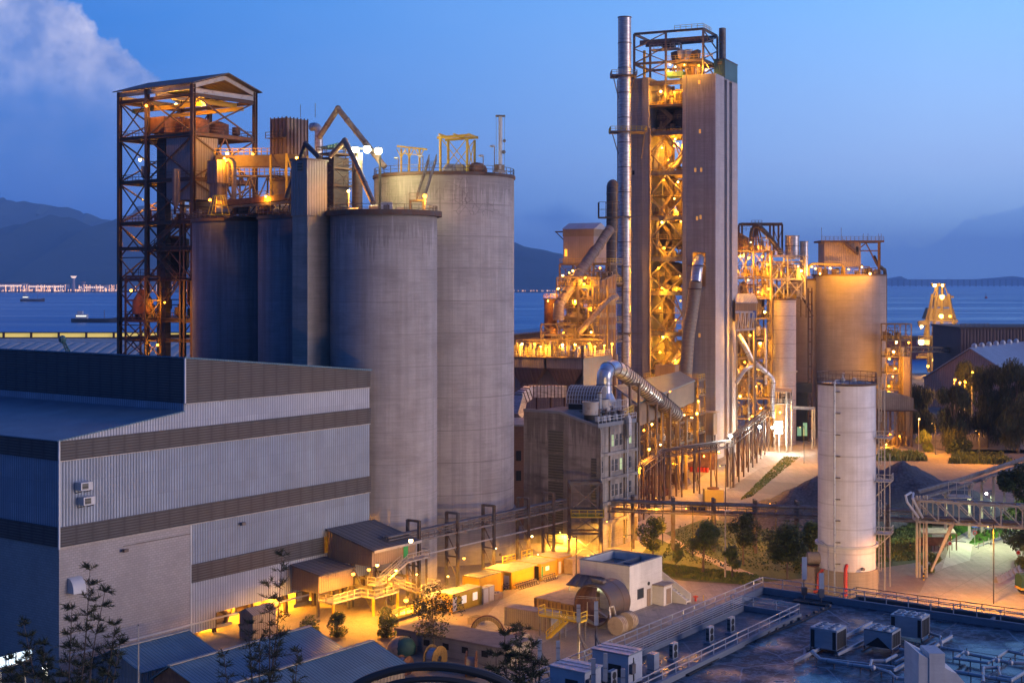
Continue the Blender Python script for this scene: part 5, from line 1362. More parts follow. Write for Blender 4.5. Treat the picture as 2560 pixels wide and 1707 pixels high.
duct(rd,pts2,[1.7]*len(pts2),mat('ribbed_duct_skin',(.26,.22,.17),.6,.2,kind='galv',c2=(.2,.16,.11),seam=1.1),20,rings=1.15,mring=M['ductr'],name='lower_duct')
mb=MB()
for y in (664,722): p=P(1741,y,386);mb.ring(p,1.5,2.4,p.z-.15,p.z+.15,24)
mb.build('flange',M['steelr'],rd)
t=T('tower_hut','tan sheet hut with a flat roof against the corner of the tower foot','hut',TPt(3,-2))
mb=MB();TB(mb,-.6,6.3,-4,-.4,zz(1090,384),zz(1034,384));mb.build('wall',M['tan'],t)
mb=MB();TB(mb,-1.4,6.8,-4.6,-.4,zz(1034,384),zz(1034,384)+.25);mb.build('roof',M['steelp'],t)
mb=MB();TB(mb,-.5,0,-3.9,-3.4,0,zz(1090,384));TB(mb,5.8,6.2,-3.9,-3.4,0,zz(1090,384));mb.build('leg',M['steel'],t)
FO=(16.6,330.0)
def FP(i,j,z=0.0): return at(FO,A2,B2,i,j,z)
fb=T('filter_block','broad dark clad dust filter block with hopper fronts under a row of deck lamps','filter',(FO[0],FO[1],0))
FZT=31.1
mb=MB();mb.frame((FO[0],FO[1],0),A2,B2,ZUP,0.05,19,3.2,18.5,0,FZT-.1);mb.build('core',M['clad'],fb)
for k in range(2):
    x0=.1+k*9.9
    mb=MB();mb.frame((FO[0],FO[1],0),A2,B2,ZUP,x0,x0+9.3,0,3.3,28.6,FZT);mb.build('upper_casing',M['teal'] if 0 else M['clad'],fb)
    mb=MB()
    top_=[FP(x0,0,28.6),FP(x0+9.3,0,28.6),FP(x0+9.3,3.2,28.6),FP(x0,3.2,28.6)]
    bot=[FP(x0+3.4,2.6,24.6),FP(x0+7.2,2.6,24.6),FP(x0+7.2,3.3,24.6),FP(x0+3.4,3.3,24.6)]
    mb.faces(top_+bot,[(0,1,2,3),(7,6,5,4)]+[(i,i+4,(i+1) % 4+4,(i+1) % 4) for i in range(4)]);mb.build('hopper',M['cladr'],fb)
    mb=MB();mb.frame((FO[0],FO[1],0),A2,B2,ZUP,x0+3.4,x0+7.2,2.3,3.3,23,24.6);mb.build('inlet',M['steel'],fb)
mb=MB();mb.frame((FO[0],FO[1],0),B2,A2,ZUP,0,18.5,-.05,.2,21.5,FZT);mb.build('side_wall',mat('teal_stained_cladding',(.16,.2,.22),.55,.1,kind='corr',c2=(.2,.12,.08),per=.6,gw=.1,gd=.4,streak=.8,patch=.5),fb)
mb=MB();mb.frame((FO[0],FO[1],0),A2,B2,ZUP,-.4,19.2,-.6,18.8,FZT,FZT+.2);mb.build('deck',M['plant'],fb)
mb=MB();mb.rail([FP(19,-.5,FZT+.2),FP(-.3,-.5,FZT+.2),FP(-.3,18.6,FZT+.2)],1.2,1.1,.045);mb.build('railing',M['steelp'],fb)
r_=random.Random(5)
for k in range(15):
    for row in (0,1):
        i,j=.8+k*1.22+r_.uniform(-.2,.2),1.5+row*5.5+r_.uniform(-.4,.8)
        w,h=r_.uniform(.45,.95),r_.uniform(1.3,2.9)
        mb=MB();mb.frame(FP(i,j),A2,B2,ZUP,-w/2,w/2,-.5,.5,FZT+.2,FZT+.2+h)
        if r_.random() < .6: mb.cyl(FP(i,j),.3,FZT+.2+h,FZT+1+h,8)
        mb.build('transformer_cabinet',(M['plant'],M['steelp'],M['steel'])[k % 3],fb)
mb=MB()
for row in (3.5,9,12): mb.tube([FP(0,row,FZT+3.9),FP(19,row,FZT+3.9)],.16,6);mb.tube([FP(0,row+.5,FZT+3.2),FP(19,row+.5,FZT+3.2)],.1,6)
for k in range(12):
    mb.bar(FP(k*1.7,3.5,FZT+.2),FP(k*1.7,3.5,FZT+4.2),.14)
mb.build('pipe_rack',M['plant'],fb)
FL=[(1301,862.6),(1305,859.8),(1337,859.8),(1375,858.4),(1371,867.4),(1438,860.4),(1445.6,869.6),(1473,858.4),(1487.7,866),(1510.7,863.2),(1530,859.3),(1406,862),(1352,866)]
for i,(q,y) in enumerate(sorted(FL)):
    p=P(q,y,334+(i % 3)*3)
    lamp(p,'round deck lamp on a post along the dust filter block, %s' % ordn(i,len(FL)),1500,pole=p.z-FZT-.2,r=.3,group='lamps on the filter block deck')
t=T('box_duct','ribbed rusty white box duct bending down left of the dust filter block','duct',P(1310,1000,322))
a0,a1,a2_,a3=P(1412,978,324),P(1325,978,322),P(1300,995,320),P(1288,1040,318)
mb=MB()
for a,b_ in ((a0,a1),(a1,a2_),(a2_,a3)): mb.bar(a,b_,2.6,2.6)
mb.build('duct',M['stack'],t)
mb=MB()
for k in range(11):
    c=a0.lerp(a1,k/10);mb.bar(c-V((.08,0,0)),c+V((.08,0,0)),2.85,2.85)
for k in range(1,4): c=a1.lerp(a2_,k/3.5);dd=(a2_-a1).normalized();mb.bar(c-dd*.08,c+dd*.08,2.85,2.85)
mb.build('stiffener',M['steelr'],t)
mb=MB()
for k in (0,4,8): c=a0.lerp(a1,k/10);mb.bar(V((c.x,c.y,0)),c,.4)
mb.build('leg',M['steelr'],t)
t=T('low_brick_block','dim rusty brick block squeezed between the big silo and the concrete mill','building',X(1298,285))
mb=MB();a_,b_=X(1278,285).x,X(1345,285).x;mb.box((a_,285,0),(b_,300,zz(1065,285)));mb.build('wall',mat('rust_brick',(.2,.1,.06),.85,kind='block',c2=(.1,.05,.03),bw=.8,rh=.35),t)
mb=MB();mb.box((a_-.3,284.7,zz(1065,285)),(b_,300,zz(1065,285)+.3));mb.build('roof',M['conc'],t)
mb=MB();[mb.box((a_+1+k*1.7,284.94,9+j*4),(a_+2+k*1.7,285,11+j*4)) for k in range(2) for j in range(2)];mb.build('window',M['dark'],t)

HO=X(1484,362);HO=(HO.x,HO.y)
ch=T('clad_house','pinkish ribbed house with a pale gable roof high left of the stack','building',(HO[0],HO[1],0))
z0,z1=zz(657,360),zz(590,360)
mb=MB();mb.frame((HO[0],HO[1],0),A2,B2,ZUP,0,8.4,0,9,z0,z1);mb.build('wall',M['cladr'] if 0 else mat('pink_cladding',(.36,.28,.25),.6,kind='corr',c2=(.22,.16,.14),per=.5,gw=.1,gd=.45,streak=.3),ch)
mb=MB();mb.frame((HO[0],HO[1],0),A2,B2,ZUP,-.1,8.5,-.1,9.1,z1,z1+1.9);mb.build('upper_band',M['tan'],ch)
mb=MB();mb.prism([at(HO,A2,B2,-.3,-.3,z1+1.9),at(HO,A2,B2,-.3,4.5,z1+3.6),at(HO,A2,B2,-.3,9.3,z1+1.9)],A2*9);mb.build('roof',M['corrl'],ch)
mb=MB();mb.frame((HO[0],HO[1],0),A2,B2,ZUP,7.3,8.0,-.06,0,zz(640,360),zz(622,360));mb.build('lit_window',emit('lit_orange',(1,.55,.05),1.2),ch)
mb=MB();mb.frame((HO[0],HO[1],0),A2,B2,ZUP,8.4,11.6,2,3,z1+1.2,z1+1.5);mb.bar(at(HO,A2,B2,11.4,2.5,z1+1.2),at(HO,A2,B2,8.4,2.5,z1-1.6),.2);mb.build('hoist_beam',M['steelr'],ch)
fr=T('rusty_process_frame','rusty multi level process frame lit orange under the pink clad house','frame',(HO[0],HO[1],0))
frame_tower(fr,HO,A2,B2,[-4.5,0,4.6,9.4],[0,9],[33.5,38.5,43.5,48.5,z0-.3],M['plant'],cw=.35,bw=.3,braces='f',decks=(33.5,38.5,43.5,48.5,z0-.3),mrail=M['yel'],br=.14)
for k,z in enumerate((34,39,44,49)): clutter(fr,HO,A2,B2,-4,9,1,7,z,80+k,M['plant'],9,3.2)
for i,j,r0,za,zb_,mm in ((6.5,4,2.0,39,47.5,M['plant']),(2,3.5,1.4,34,42,M['ductr']),(-2.6,3,2.2,44,50,M['rust']),(-2,5,2.6,20,31,M['plant'])):
    vessel(fr,at(HO,A2,B2,i,j),r0,za,zb_,mm,1.6,top=.8)
sc_=T('scaffold_frame','dense orange lit scaffold of thin bars wrapped before the rusty frame left of the stack','scaffold',X(1430,348))
O_=X(1392,349);frame_tower(sc_,(O_.x,O_.y),V((1,0,0)),V((0,1,0)),[0,2.6,5.2,7.8,10.4],[0,2.4],[35,37.5,40,42.5,45,47.5,50],M['plant'],cw=.2,bw=.16,braces='f',decks=(37.5,42.5,47.5),mrail=M['yel'],br=.09,z0=32)
for k,z in enumerate((37.8,42.8,47.8)): clutter(sc_,(O_.x,O_.y),V((1,0,0)),V((0,1,0)),.3,10,.3,2.2,z,700+k,M['plant'],7,2)
t=T('inclined_duct','long rusty flanged duct slanting down left from the dark vertical duct','duct',P(1455,670,352))
duct(t,[P(1524,574,370),P(1460,666,357),P(1397,763,345),P(1396,800,345)],1.35,M['ductr'],14,rings=3.2)
t=T('dark_vertical_duct','dark capped vertical duct hugging the left side of the stack','duct',X(1529,386))
duct(t,curve([P(1532,462,391),P(1530,475,386),P(1530,520,386),P(1529,600,386),P(1528,662,386),P(1533,690,387),P(1548,705,392)]),1.5,M['ductd'],14,rings=2.6)
mb=MB();c=P(1528,543,386);mb.box((c.x-3.4,384,c.z-.3),(c.x+2.2,389,c.z));mb.rail([V((c.x-3.4,389,c.z)),V((c.x-3.4,384,c.z)),V((c.x+2,384,c.z))],4.0,1.6,.06);mb.build('platform',M['steelr'],t)
mb=MB();mb.bar(P(1538,720,388),P(1538,560,388),.3);mb.bar(P(1536,900,388),P(1536,700,388),.4);mb.build('support',M['plant'],t)
BO=X(1479,352);
t=T('low_clad_block','ribbed brown clad block with a sloped roof left of the stack behind the lamps','building',BO)
xa,xb=BO.x,X(1541,352).x
mb=MB();mb.prism([V((xa,352,20)),V((xb,352,20)),V((xb,352,zz(688,352))),V((xa,352,zz(715,352)))],(0,14,0));mb.build('wall',M['cladr'],t)
mb=MB();mb.prism([V((xa-.3,351.6,zz(715,352))),V((xb,351.6,zz(688,352))),V((xb,351.6,zz(688,352)+.25)),V((xa-.3,351.6,zz(715,352)+.25))],(0,15,0));mb.build('roof',M['clad'],t)
mb=MB()
for z in (zz(722,352),zz(752,352),zz(782,352),zz(812,352)): mb.box((xa,351.85,z-1.1),(xb,352,z))
mb.build('cladding_band',M['clad'],t)
t=T('front_lattice','square lattice steel frame standing before the brown clad block','frame',X(1480,345))
O_=X(1446,345);frame_tower(t,(O_.x,O_.y),V((1,0,0)),V((0,1,0)),[0,3.6,7.2],[0,3],[36,40,44,zz(715,345)],M['plant'],cw=.28,bw=.22,braces='f',br=.12,z0=32)
t=T('rust_red_tank','rust red round tank at the far left of the orange lit frames','tank',X(1376,352))
vessel(t,X(1376,352),1.55,20,zz(749,352),M['rust'],name='shell');MB().ring(X(1376,352),1.5,1.75,zz(749,352),zz(749,352)+.3,20).build('rim',M['steelr'],t)
mb=MB();c=X(1376,352);mb.rail([V((c.x-1.7,350.5,zz(746,352))),V((c.x+1.7,350.5,zz(746,352)))],1.1,.9,.05);mb.build('railing',M['yel'],t)
t=T('left_lattice','low open lattice frame at the foot of the slanting duct','frame',X(1352,344))
O_=X(1353,344);frame_tower(t,(O_.x,O_.y),V((1,0,0)),V((0,1,0)),[0,4,8.2],[0,3],[36,zz(811,344)],M['plant'],cw=.26,bw=.22,braces='f',br=.12,z0=32,decks=(36,))
clutter(t,(O_.x,O_.y),V((1,0,0)),V((0,1,0)),.5,8,.5,3,32,44,M['plant'],8,3)
t=T('round_vessel','big glowing orange lit upright vessel behind the lattice frames','vessel',X(1437,352))
vessel(t,X(1437,356),3.0,33,zz(780,356),M['plant'],0,top=1.2,name='shell');mb=MB();mb.tube([P(1437,785,356),P(1437,770,356)],.5,8);mb.build('nozzle',M['plant'],t)
t=T('curved_pipe','pale pipe rising in a bend to the stack side','pipe',P(1490,800,344))
duct(t,curve([P(1447,832,344),P(1480,795,344),P(1510,760,345),P(1528,745,347),P(1540,742,352)]),.75,M['ductr'])
lamps([(1464,694,344,6500),(1407,689,352,2200),(1423,682,354,1800),(1432,677,356,1800),(1452,661,358,2500),(1460,710,348,2200),(1408,830,350,1600),(1480,770,349,1500),(1437,752,350,1800),(1370,752,348,900),(1395,720,350,1500),(1500,670,372,1800),(1478,830,342,1800)],
      'sodium lamp among the orange lit frames left of the stack','lamps left of the stack',r=.32)
t=T('low_storage_roof','low pale roofed store on the shore seen between the big silo and the rusty frames','building',X(1320,420))
mb=MB();xa,xb=X(1240,430).x,X(1362,430).x;mb.prism([V((xa,430,0)),V((xb,430,0)),V((xb,430,zz(830,430))),V((xa,430,zz(842,430)))],(0,30,0));mb.build('wall',M['tan'],t)
mb=MB();mb.prism([V((xa,429,zz(842,430))),V((xb,429,zz(830,430))),V((xb,429,zz(830,430)+.4)),V((xa,429,zz(842,430)+.4))],(0,32,0));mb.build('roof',M['corrl'],t)

MO=V((15.65,258,0))
def MP(i,j,z=0.0): return MO+U*i+W*j+ZUP*z       # i along the right face,j along the left face
ml=T('mill_building','stained concrete mill building with louvre strips and small windows in the middle','building',MO)
LR=13.4;LL=16.6
mb=MB();mb.prism([MP(.02,0,0),MP(.02,LL,0),MP(.02,LL,24.5),MP(.02,8.4,24.5),MP(.02,1.0,22.6),MP(.02,0,22.6)],U*(LR-.04));mb.build('wall',M['mill'],ml)
mb=MB()
for a,b_ in (((LL,24.5),(8.4,24.5)),((8.4,24.5),(1.0,22.6)),((1.0,22.6),(-.1,22.6))):
    mb.prism([MP(-.12,a[0],a[1]),MP(-.12,b_[0],b_[1]),MP(-.12,b_[0],b_[1]+.5),MP(-.12,a[0],a[1]+.5)],U*.45)
mb.prism([MP(0,-.12,22.4),MP(LR,-.12,22.4),MP(LR,-.12,23.1),MP(0,-.12,23.1)],W*.35)
mb.build('parapet',M['para'],ml)
for y0,y1 in ((21.4,17.3),(17.0,12.2),(11.9,7.2),(6.9,.5)):
    mb=MB();mb.frame(MO,W,U,ZUP,7.6,10.9,-.1,.0,y1,y0);mb.build('louvre_strip',M['vent'],ml)
for y0,y1 in ((16.8,13.2),(12.9,9.2),(8.9,5)):
    mb=MB();mb.frame(MO,W,U,ZUP,.25,1.4,-.12,.0,y1,y0);mb.build('louvre_strip',M['vent'],ml)
for z in (17.6,13.1,8.6,5.2):
    mb=MB();mb.frame(MO,U,W,ZUP,0,LR,-.55,0,z-.55,z);mb.build('ledge',M['mill'],ml)
for i in (.15,3.7,8.9,13.1):
    mb=MB();mb.frame(MO,U,W,ZUP,i,i+.45,-.38,0,0,22.3);mb.build('pilaster',M['mill'],ml)
for fl,z in enumerate((18.6,14.0,9.4)):
    for k,i in enumerate((.9,4.6,6.0,7.6,10.9)):
        if fl == 0 and i == .9: continue
        w=MB();w.frame(MO,U,W,ZUP,i,i+.75,-.03,.02,z,z+2.1)
        wo=w.build('window',emit('lit_green_window',(.55,.75,.35),.4) if (fl,k) in ((0,1),(0,4),(1,3)) else M['glass'],ml)
        f_=MB();f_.frame(MO,U,W,ZUP,i-.1,i+.85,-.14,-.03,z-.1,z);f_.frame(MO,U,W,ZUP,i+.34,i+.4,-.06,-.03,z,z+2.1);f_.frame(MO,U,W,ZUP,i,i+.75,-.06,-.03,z+1.1,z+1.16)
        f_.build('frame',M['steelp'],wo)
mb=MB();mb.tube([MP(9.4,-.6,23.9),MP(9.4,-.9,23.2),MP(9.4,-.9,20.4),MP(9.4,-.5,19.6),MP(9.4,-.5,1)],[.5,.5,.5,.22,.18],8);mb.build('downpipe',M['pipew'],ml)
mb=MB();mb.tube([MP(5.2,-.5,22),MP(5.2,-.5,20)],.12,6);mb.tube([MP(.3,-.5,22),MP(.3,-.5,1)],.1,6);mb.build('downpipe',M['steelp'],ml)
mb=MB();mb.rail([MP(0,-.1,23.1),MP(LR,-.1,23.1)],1.1,1.3,.045);mb.build('roof_railing',M['paint'],ml)
mb=MB();mb.frame(MO,U,W,ZUP,.4,LR-.2,1.2,LL-.3,23.2,23.3);mb.build('roof_sheet',M['walk'],ml)
for i,(a,b_,s_) in enumerate(((3.4,-.1,1),(5.0,.0,1),(7.5,.1,.8),(1.2,.2,.9))):
    c=MP(a,.9,23.2);k=T('roof_air_conditioner','pale air conditioner box along the mill roof railing, %s' % ordn(i,4),'air conditioner',c,'air conditioners on the mill roof')
    mb=MB();mb.frame(c,U,W,ZUP,-.4*s_,.4*s_,-.3,.3,.15,1.1);mb.build('case',M['pipew'],k);mb=MB();mb.frame(c,U,W,ZUP,-.35,.35,-.3,.3,0,.15);mb.build('foot',M['steel'],k)
for i,(a,b_) in enumerate(((3.0,3.5),(8.6,4.6))):
    c=MP(a,b_,23.2);k=T('roof_fan','squat beige round fan tank on the mill roof, %s' % ('left one' if i == 0 else 'right one'),'fan',c,'round fans on the mill roof')
    MB().cyl(c,1.5,24.4,26.6,20).build('shell',M['steelp'],k);MB().cyl(c,1.25,23.2,24.4,16).build('base',M['black'],k);MB().ring(c,1.2,1.6,26.6,26.8,20).build('rim',M['steelp'],k)
t=T('vent_chimney','thin pale vent pipe between the round fans on the mill roof','pipe',MP(6,4,23.2));mb=MB();mb.tube([MP(6,3.4,23.2),MP(6,3.4,28.2)],.35,10);mb.build('pipe',M['pipew'],t)
MB().ring(MP(6,3.4),.3,.5,28.1,28.3,12).build('cap',M['steel'],t)
clutter_t=T('roof_pipework','tangle of pipes and small valves among the mill roof fans','pipes',MP(5,6,23.2));clutter(clutter_t,(MO.x,MO.y),U,W,2,12,2,8,23.3,91,M['steel'],12,1.6)
t=T('fan_housing','big half round fan housing covered with a white lattice cage on the mill roof','fan',P(1470,1010,273))
ca,cb=P(1441,1003,276),P(1492,1000,272)
hx=V((1,-.35,0)).normalized();hy=V((.35,1,0)).normalized();hc=P(1472,1006,274)
def half(mb,r,x0,x1,n=14):
    for k in range(n):
        a,b_=math.pi*k/n,math.pi*(k+1)/n
        q=[hc+hx*x+hy*(math.cos(an)*r)+ZUP*(math.sin(an)*r) for x,an in ((x0,a),(x1,a),(x1,b_),(x0,b_))];mb.face(q[::-1])
    for x in (x0,x1): mb.face([hc+hx*x+hy*(math.cos(math.pi*k/n)*r)+ZUP*(math.sin(math.pi*k/n)*r) for k in range(n+1)][::(1 if x == x0 else -1)])
mb=MB();half(mb,3.1,-3.4,3.0);mb.build('housing',M['ductr'],t)
mb=MB()
for k in range(13):
    x=-3.5+k*.55;pr=[hc+hx*x+hy*(math.cos(math.pi*i/12)*3.3)+ZUP*(math.sin(math.pi*i/12)*3.3) for i in range(13)]
    for a,b_ in zip(pr,pr[1:]): mb.bar(a,b_,.1)
for i in range(13):
    o_=hy*(math.cos(math.pi*i/12)*3.3)+ZUP*(math.sin(math.pi*i/12)*3.3);mb.bar(hc+hx*-3.5+o_,hc+hx*3.1+o_,.1)
for k in range(7): mb.bar(hc+hx*3.1+hy*(k-3),hc+hx*3.1+hy*(k-3)+ZUP*math.sqrt(max(0,10.9-(k-3) ** 2)),.09)
mb.build('lattice_cage',M['paint'],t)
mb=MB();mb.frame(hc,hx,hy,ZUP,-3.2,2.9,-3.0,3.0,23.3-hc.z,0);mb.build('plinth',M['black'],t)
t=T('cage_walkway','lattice railed walkway at the right of the caged fan','walkway',P(1530,1020,271))
mb=MB();o_=P(1500,1035,270);mb.frame(o_,U,-W,ZUP,0,7.5,0,1.4,0,.15);mb.build('deck',M['steelp'],t)
mb=MB()
for s_ in (0,1.4): mb.rail([o_+-W*s_,o_+U*7.5-W*s_],2.4,.6,.04)
mb.rail([o_-ZUP*0+ZUP*1.2,o_+U*7.5+ZUP*1.2],.6,9,.04);mb.build('railing',M['paint'],t)
mb=MB();[mb.bar(o_+U*x-W*s_,o_+U*x-W*s_-ZUP*(o_.z-23.2),.15) for x in (.2,7.3) for s_ in (.1,1.3)];mb.build('leg',M['steel'],t)
t=T('yellow_walkway','yellow railed walkway at the right edge of the mill roof','walkway',P(1560,1040,276))
mb=MB();mb.bar(P(1550,1050,274),P(1583,1035,282),1.2,.15);mb.build('deck',M['steel'],t);mb=MB();mb.rail([P(1550,1048,273.6),P(1583,1033,281.6)],1.6,1,.06);mb.build('railing',M['yel'],t)
gd=T('arched_duct','bright galvanised duct rising from the mill fan, arching over and sloping down right','duct',P(1511,975,276))
pa=curve([P(1511,985,276),P(1511,955,276),P(1512,938,276),P(1518,925,277),P(1530,919,279),P(1543,922,282),P(1556,930,286)],5)
duct(gd,pa,1.55,M['galv'],20,rings=3.6,name='elbow')
pb=[P(1556,930,286),P(1600,962,300),P(1640,995,314),P(1668,1018,324),P(1690,1036,332)]
duct(gd,pb[:3],1.6,M['galv'],20,rings=1.9,mring=M['ductd'],name='sloping_duct')
duct(gd,pb[2:],1.75,M['ductr'],20,rings=1.9,mring=M['ductd'],name='rusty_duct_end')
MB().cyl(P(1511,1000,276),2.3,P(0,1003,276).z,P(0,982,276).z,20,r2=1.6).build('cone',M['galv'],gd)
for q,y,Y in ((1575,962,290),(1620,1010,308),(1655,1022,320),(1697,1045,334)):
    p=P(q,y,Y);mb=MB();mb.bar(V((p.x,p.y,0)),p,.45);mb.bar(V((p.x+1.8,p.y,0)),p+V((1.8,0,0)),.45);mb.bar(p+V((-.3,0,.2)),p+V((2.1,0,.2)),.5);mb.build('support',M['plant'],gd)
mb=MB();p=P(1575,962,290)
mb.build('support',M['steel'],gd) if mb.v else None
t=T('gallery_roof','long sloping grey sheet roofed gallery between the filter block and the tall tower','building',P(1620,960,340))
q=[P(1545,985,318),P(1700,932,352),P(1738,950,345),P(1600,1010,308)]
zg=24.5
q=[X(1536,322),X(1700,358),X(1738,346),X(1592,306)]
za=[zz(968,322),zz(931,358),zz(953,346),zz(1012,306)]
q=[V((p.x,p.y,z)) for p,z in zip(q,za)]
mb=MB();mb.prism([q[3],q[2],q[1],q[0]],(0,0,.35));mb.build('roof',M['roof'],t)
mb=MB();
for a,b_ in ((q[3],q[2]),): mb.prism([a+V((0,1,-5)),b_+V((0,1,-5)),b_+V((0,1,-.2)),a+V((0,1,-.2))],(0,.3,0))
mb.build('wall',M['tan'],t)
for a in (q[3],q[2],q[3].lerp(q[2],.5),q[0]):
    mb=MB();mb.ibar(V((a.x,a.y+1,0)),a+V((0,1,-.3)),.45,.45);mb.build('column',M['plant'],t)

# ---- orange equipment yard at the tower's foot
yo=(X(1745,372).x,372.0)
t=T('foot_platforms','stacked lamp lit work platforms wrapped round the ribbed duct at the tower foot','platform',(yo[0],yo[1],0))
frame_tower(t,yo,A2,B2,[0,5,10,15],[0,6],[9,14,19,23],M['plant'],cw=.35,bw=.3,braces='f',decks=(9,14,19,23),mrail=M['yel'],br=.14)
for k,z in enumerate((0,9.4,14.4,19.4)): clutter(t,yo,A2,B2,.5,14.5,.5,5.5,z,120+k,M['plant'],10,3)
mb=MB();mb.frame((yo[0],yo[1],0),A2,B2,ZUP,6,11.5,-1,2.5,23.4,27);mb.build('casing',M['tan'],t)
t=T('lower_frame','dense rusty ground level frame between the mill building and the tower foot','frame',X(1690,345))
lo=(X(1690,338).x,338.0)
frame_tower(t,lo,A2,B2,[0,5,10],[0,7,14],[5,10,15],M['plant'],cw=.35,bw=.3,braces='f',decks=(5,10),mrail=M['plant'],br=.14)
for k,z in enumerate((0,5.3,10.3)): clutter(t,lo,A2,B2,.5,9.5,.5,12,z,150+k,M['plant'],10,3)
t=T('ground_shed','open fronted lamp lit workshop at the foot of the tall tower','shed',X(1700,360))
c=X(1668,362);mb=MB();mb.box((c.x,362,0),(c.x+4.4,368,5.2));mb.build('wall',M['tan'],t)
mb=MB();mb.box((c.x-.4,361.5,5.2),(c.x+13.5,372,5.5));mb.build('roof',M['steelr'],t)
mb=MB();mb.box((c.x+4.4,369,0),(c.x+13.2,370,5.2));mb.build('back_wall',M['rust'],t)
for k in range(6):
    g_=X(1728+k*8,366-k*.3);o_=T('drum','red drum in the row before the open workshop, %s' % ordn(k,6),'drum',g_,'red drums by the workshop')
    MB().cyl(g_,.42,0,1.25,12).build('shell',M['red'],o_);MB().ring(g_,.36,.46,1.25,1.32,12).build('lid_ring',M['black'],o_)
lamps([(1650,970,352,2500),(1675,978,356,2500),(1718,985,366,2500),(1746,1002,366,4000),(1711,1037,364,2400),(1742,1033,366,2200),(1729,1045,366,1500),(1610,1075,320,1800),(1717,1078,360,1800),(1623,1122,300,3200),(1651,1111,302,3000),(1797,1130,362,3600),(1630,1060,330,2500),(1700,1100,352,2500),(1690,1150,340,2600),(1760,1140,352,2400),(1600,1170,290,1500)],
      'sodium lamp about the tower foot platforms','lamps at the tower foot',r=.33)
def rack(name,label,pts,z,w=1.6,m_=None,pipes=3,step=7.0,group=None,truss=True):
    """a pipe bridge on trestles along pts (ground points)"""
    t=T(name,label,'pipe rack',V((pts[0].x,pts[0].y,0)),group);m_=m_ or M['steelr']
    for a,b_ in zip(pts,pts[1:]):
        a,b_=V((a.x,a.y,0)),V((b_.x,b_.y,0));d_=(b_-a);L=d_.length;d_ /= L;s_=V((-d_.y,d_.x,0));n=max(1,int(round(L/step)))
        mb=MB()
        for e in (-w/2,w/2):
            mb.bar(a+s_*e+ZUP*z,b_+s_*e+ZUP*z,.22);mb.bar(a+s_*e+ZUP*(z-1.3),b_+s_*e+ZUP*(z-1.3),.22)
            if truss:
                k2=n*3
                for k in range(k2): mb.bar(a.lerp(b_,k/k2)+s_*e+ZUP*(z if k % 2 else z-1.3),a.lerp(b_,(k+1)/k2)+s_*e+ZUP*(z-1.3 if k % 2 else z),.1)
        mb.build('truss',m_,t)
        for k in range(pipes):
            e=-w/2+w*(k+.5)/pipes;mb=MB();mb.tube([a+s_*e+ZUP*(z+.3),b_+s_*e+ZUP*(z+.3)],.14+.05*(k % 2),7);mb.build('pipe',M['steel'] if k % 2 else m_,t)
        for k in range(n+1):
            c=a.lerp(b_,k/n);mb=MB()
            for e in (-w/2,w/2): mb.bar(c+s_*e,c+s_*e+ZUP*z,.28)
            mb.bar(c-s_*w/2+ZUP*1,c+s_*w/2+ZUP*(z-1.4),.12);mb.build('trestle',m_,t)
    return t
rack('pipe_bridge','low rusty pipe bridge running from the mill corner past the tower foot',[X(1600,292),X(1652,318),X(1826,338)],11.0)
rack('pipe_bridge','rusty pipe bridge on many legs between the tower corner and the white floodlight',[X(1826,338),X(1895,392),X(1925,420)],11.5,step=9)
t=T('flood_pole','tall bare pole carrying a cold white lamp beside the pipe bridge','lamp',X(1826,336))
p=P(1826,1089,336);mb=MB();mb.bar(V((p.x,p.y,0)),p,.25);mb.build('pole',M['steel'],t);MB().sphere(p,.4,8).build('bulb',E_WHT,t);add_light(p+V((0,-.8,0)),3500,WHT,t)
lamps([(1899,1066,368,4500),(1931,1068,402,4000)],'cold white lamp over the rusty pipe bridge','cold white lamps',colr=WHT,em=E_WHT,r=.4)
t=T('flood_post','dazzling white floodlight post at the yard edge under the silver pipe','lamp',X(1948,407))
p=P(1948,1064,407);mb=MB();mb.bar(V((p.x,p.y,0)),p+ZUP,.3);mb.build('pole',M['paint'],t);mb=MB();mb.frame(p,V((1,0,0)),V((0,1,0)),ZUP,-1.1,.9,-.4,0,-2.2,1.2);mb.build('lamp_panel',emit('flood_panel',(1,.97,.85),8),t);add_light(p+V((-1,-1.5,0)),7000,(1,.93,.75),t,.6);add_light(p+V((2,-5,-1)),5000,(1,.93,.75),t,.6)

S5c=X(2123.5,448)
s5=silo('far_concrete_silo','wide pale concrete silo with lamps round its top at the right of the tower',(S5c.x,S5c.y),11.3,50.9,M['silo5'],railm=M['plant'])
t=T('silo_top_house','ribbed brown house with railed roof standing on the wide far silo','building',X(2100,442,51))
Yh=443;z0,z1=zz(667,Yh),zz(606,Yh);xa,xb,xc=X(2061,Yh).x,X(2152,Yh).x,X(2198,Yh).x
mb=MB();mb.box((xa,Yh,z0),(xb,Yh+9,z1));mb.build('wall',mat('brown_cladding',(.3,.23,.2),.65,kind='corr',c2=(.18,.13,.11),per=.7,gw=.1,gd=.5),t)
mb=MB();mb.box((xa-1.2,Yh-1,z1),(xc+1.3,Yh+10,z1+.6));mb.build('roof',M['steelr'],t)
mb=MB();mb.rail([V((xa-1.1,Yh-.9,z1+.6)),V((xc+1.2,Yh-.9,z1+.6))],1.2,1.3,.05);mb.build('roof_railing',M['steel'],t)
mb=MB();mb.bar(V((xc,Yh,51)),V((xc,Yh,z1)),.7);mb.bar(V((xb,Yh,z0+5)),V((xc,Yh,z0+5)),.35);mb.bar(V((xb,Yh,z1-1.6)),V((xb+1.6,Yh,z1-.2)),.3);mb.bar(V((xb+1.6,Yh,z1-.2)),V((xc,Yh,53)),.35)
mb.build('side_frame',M['steelr'],t)
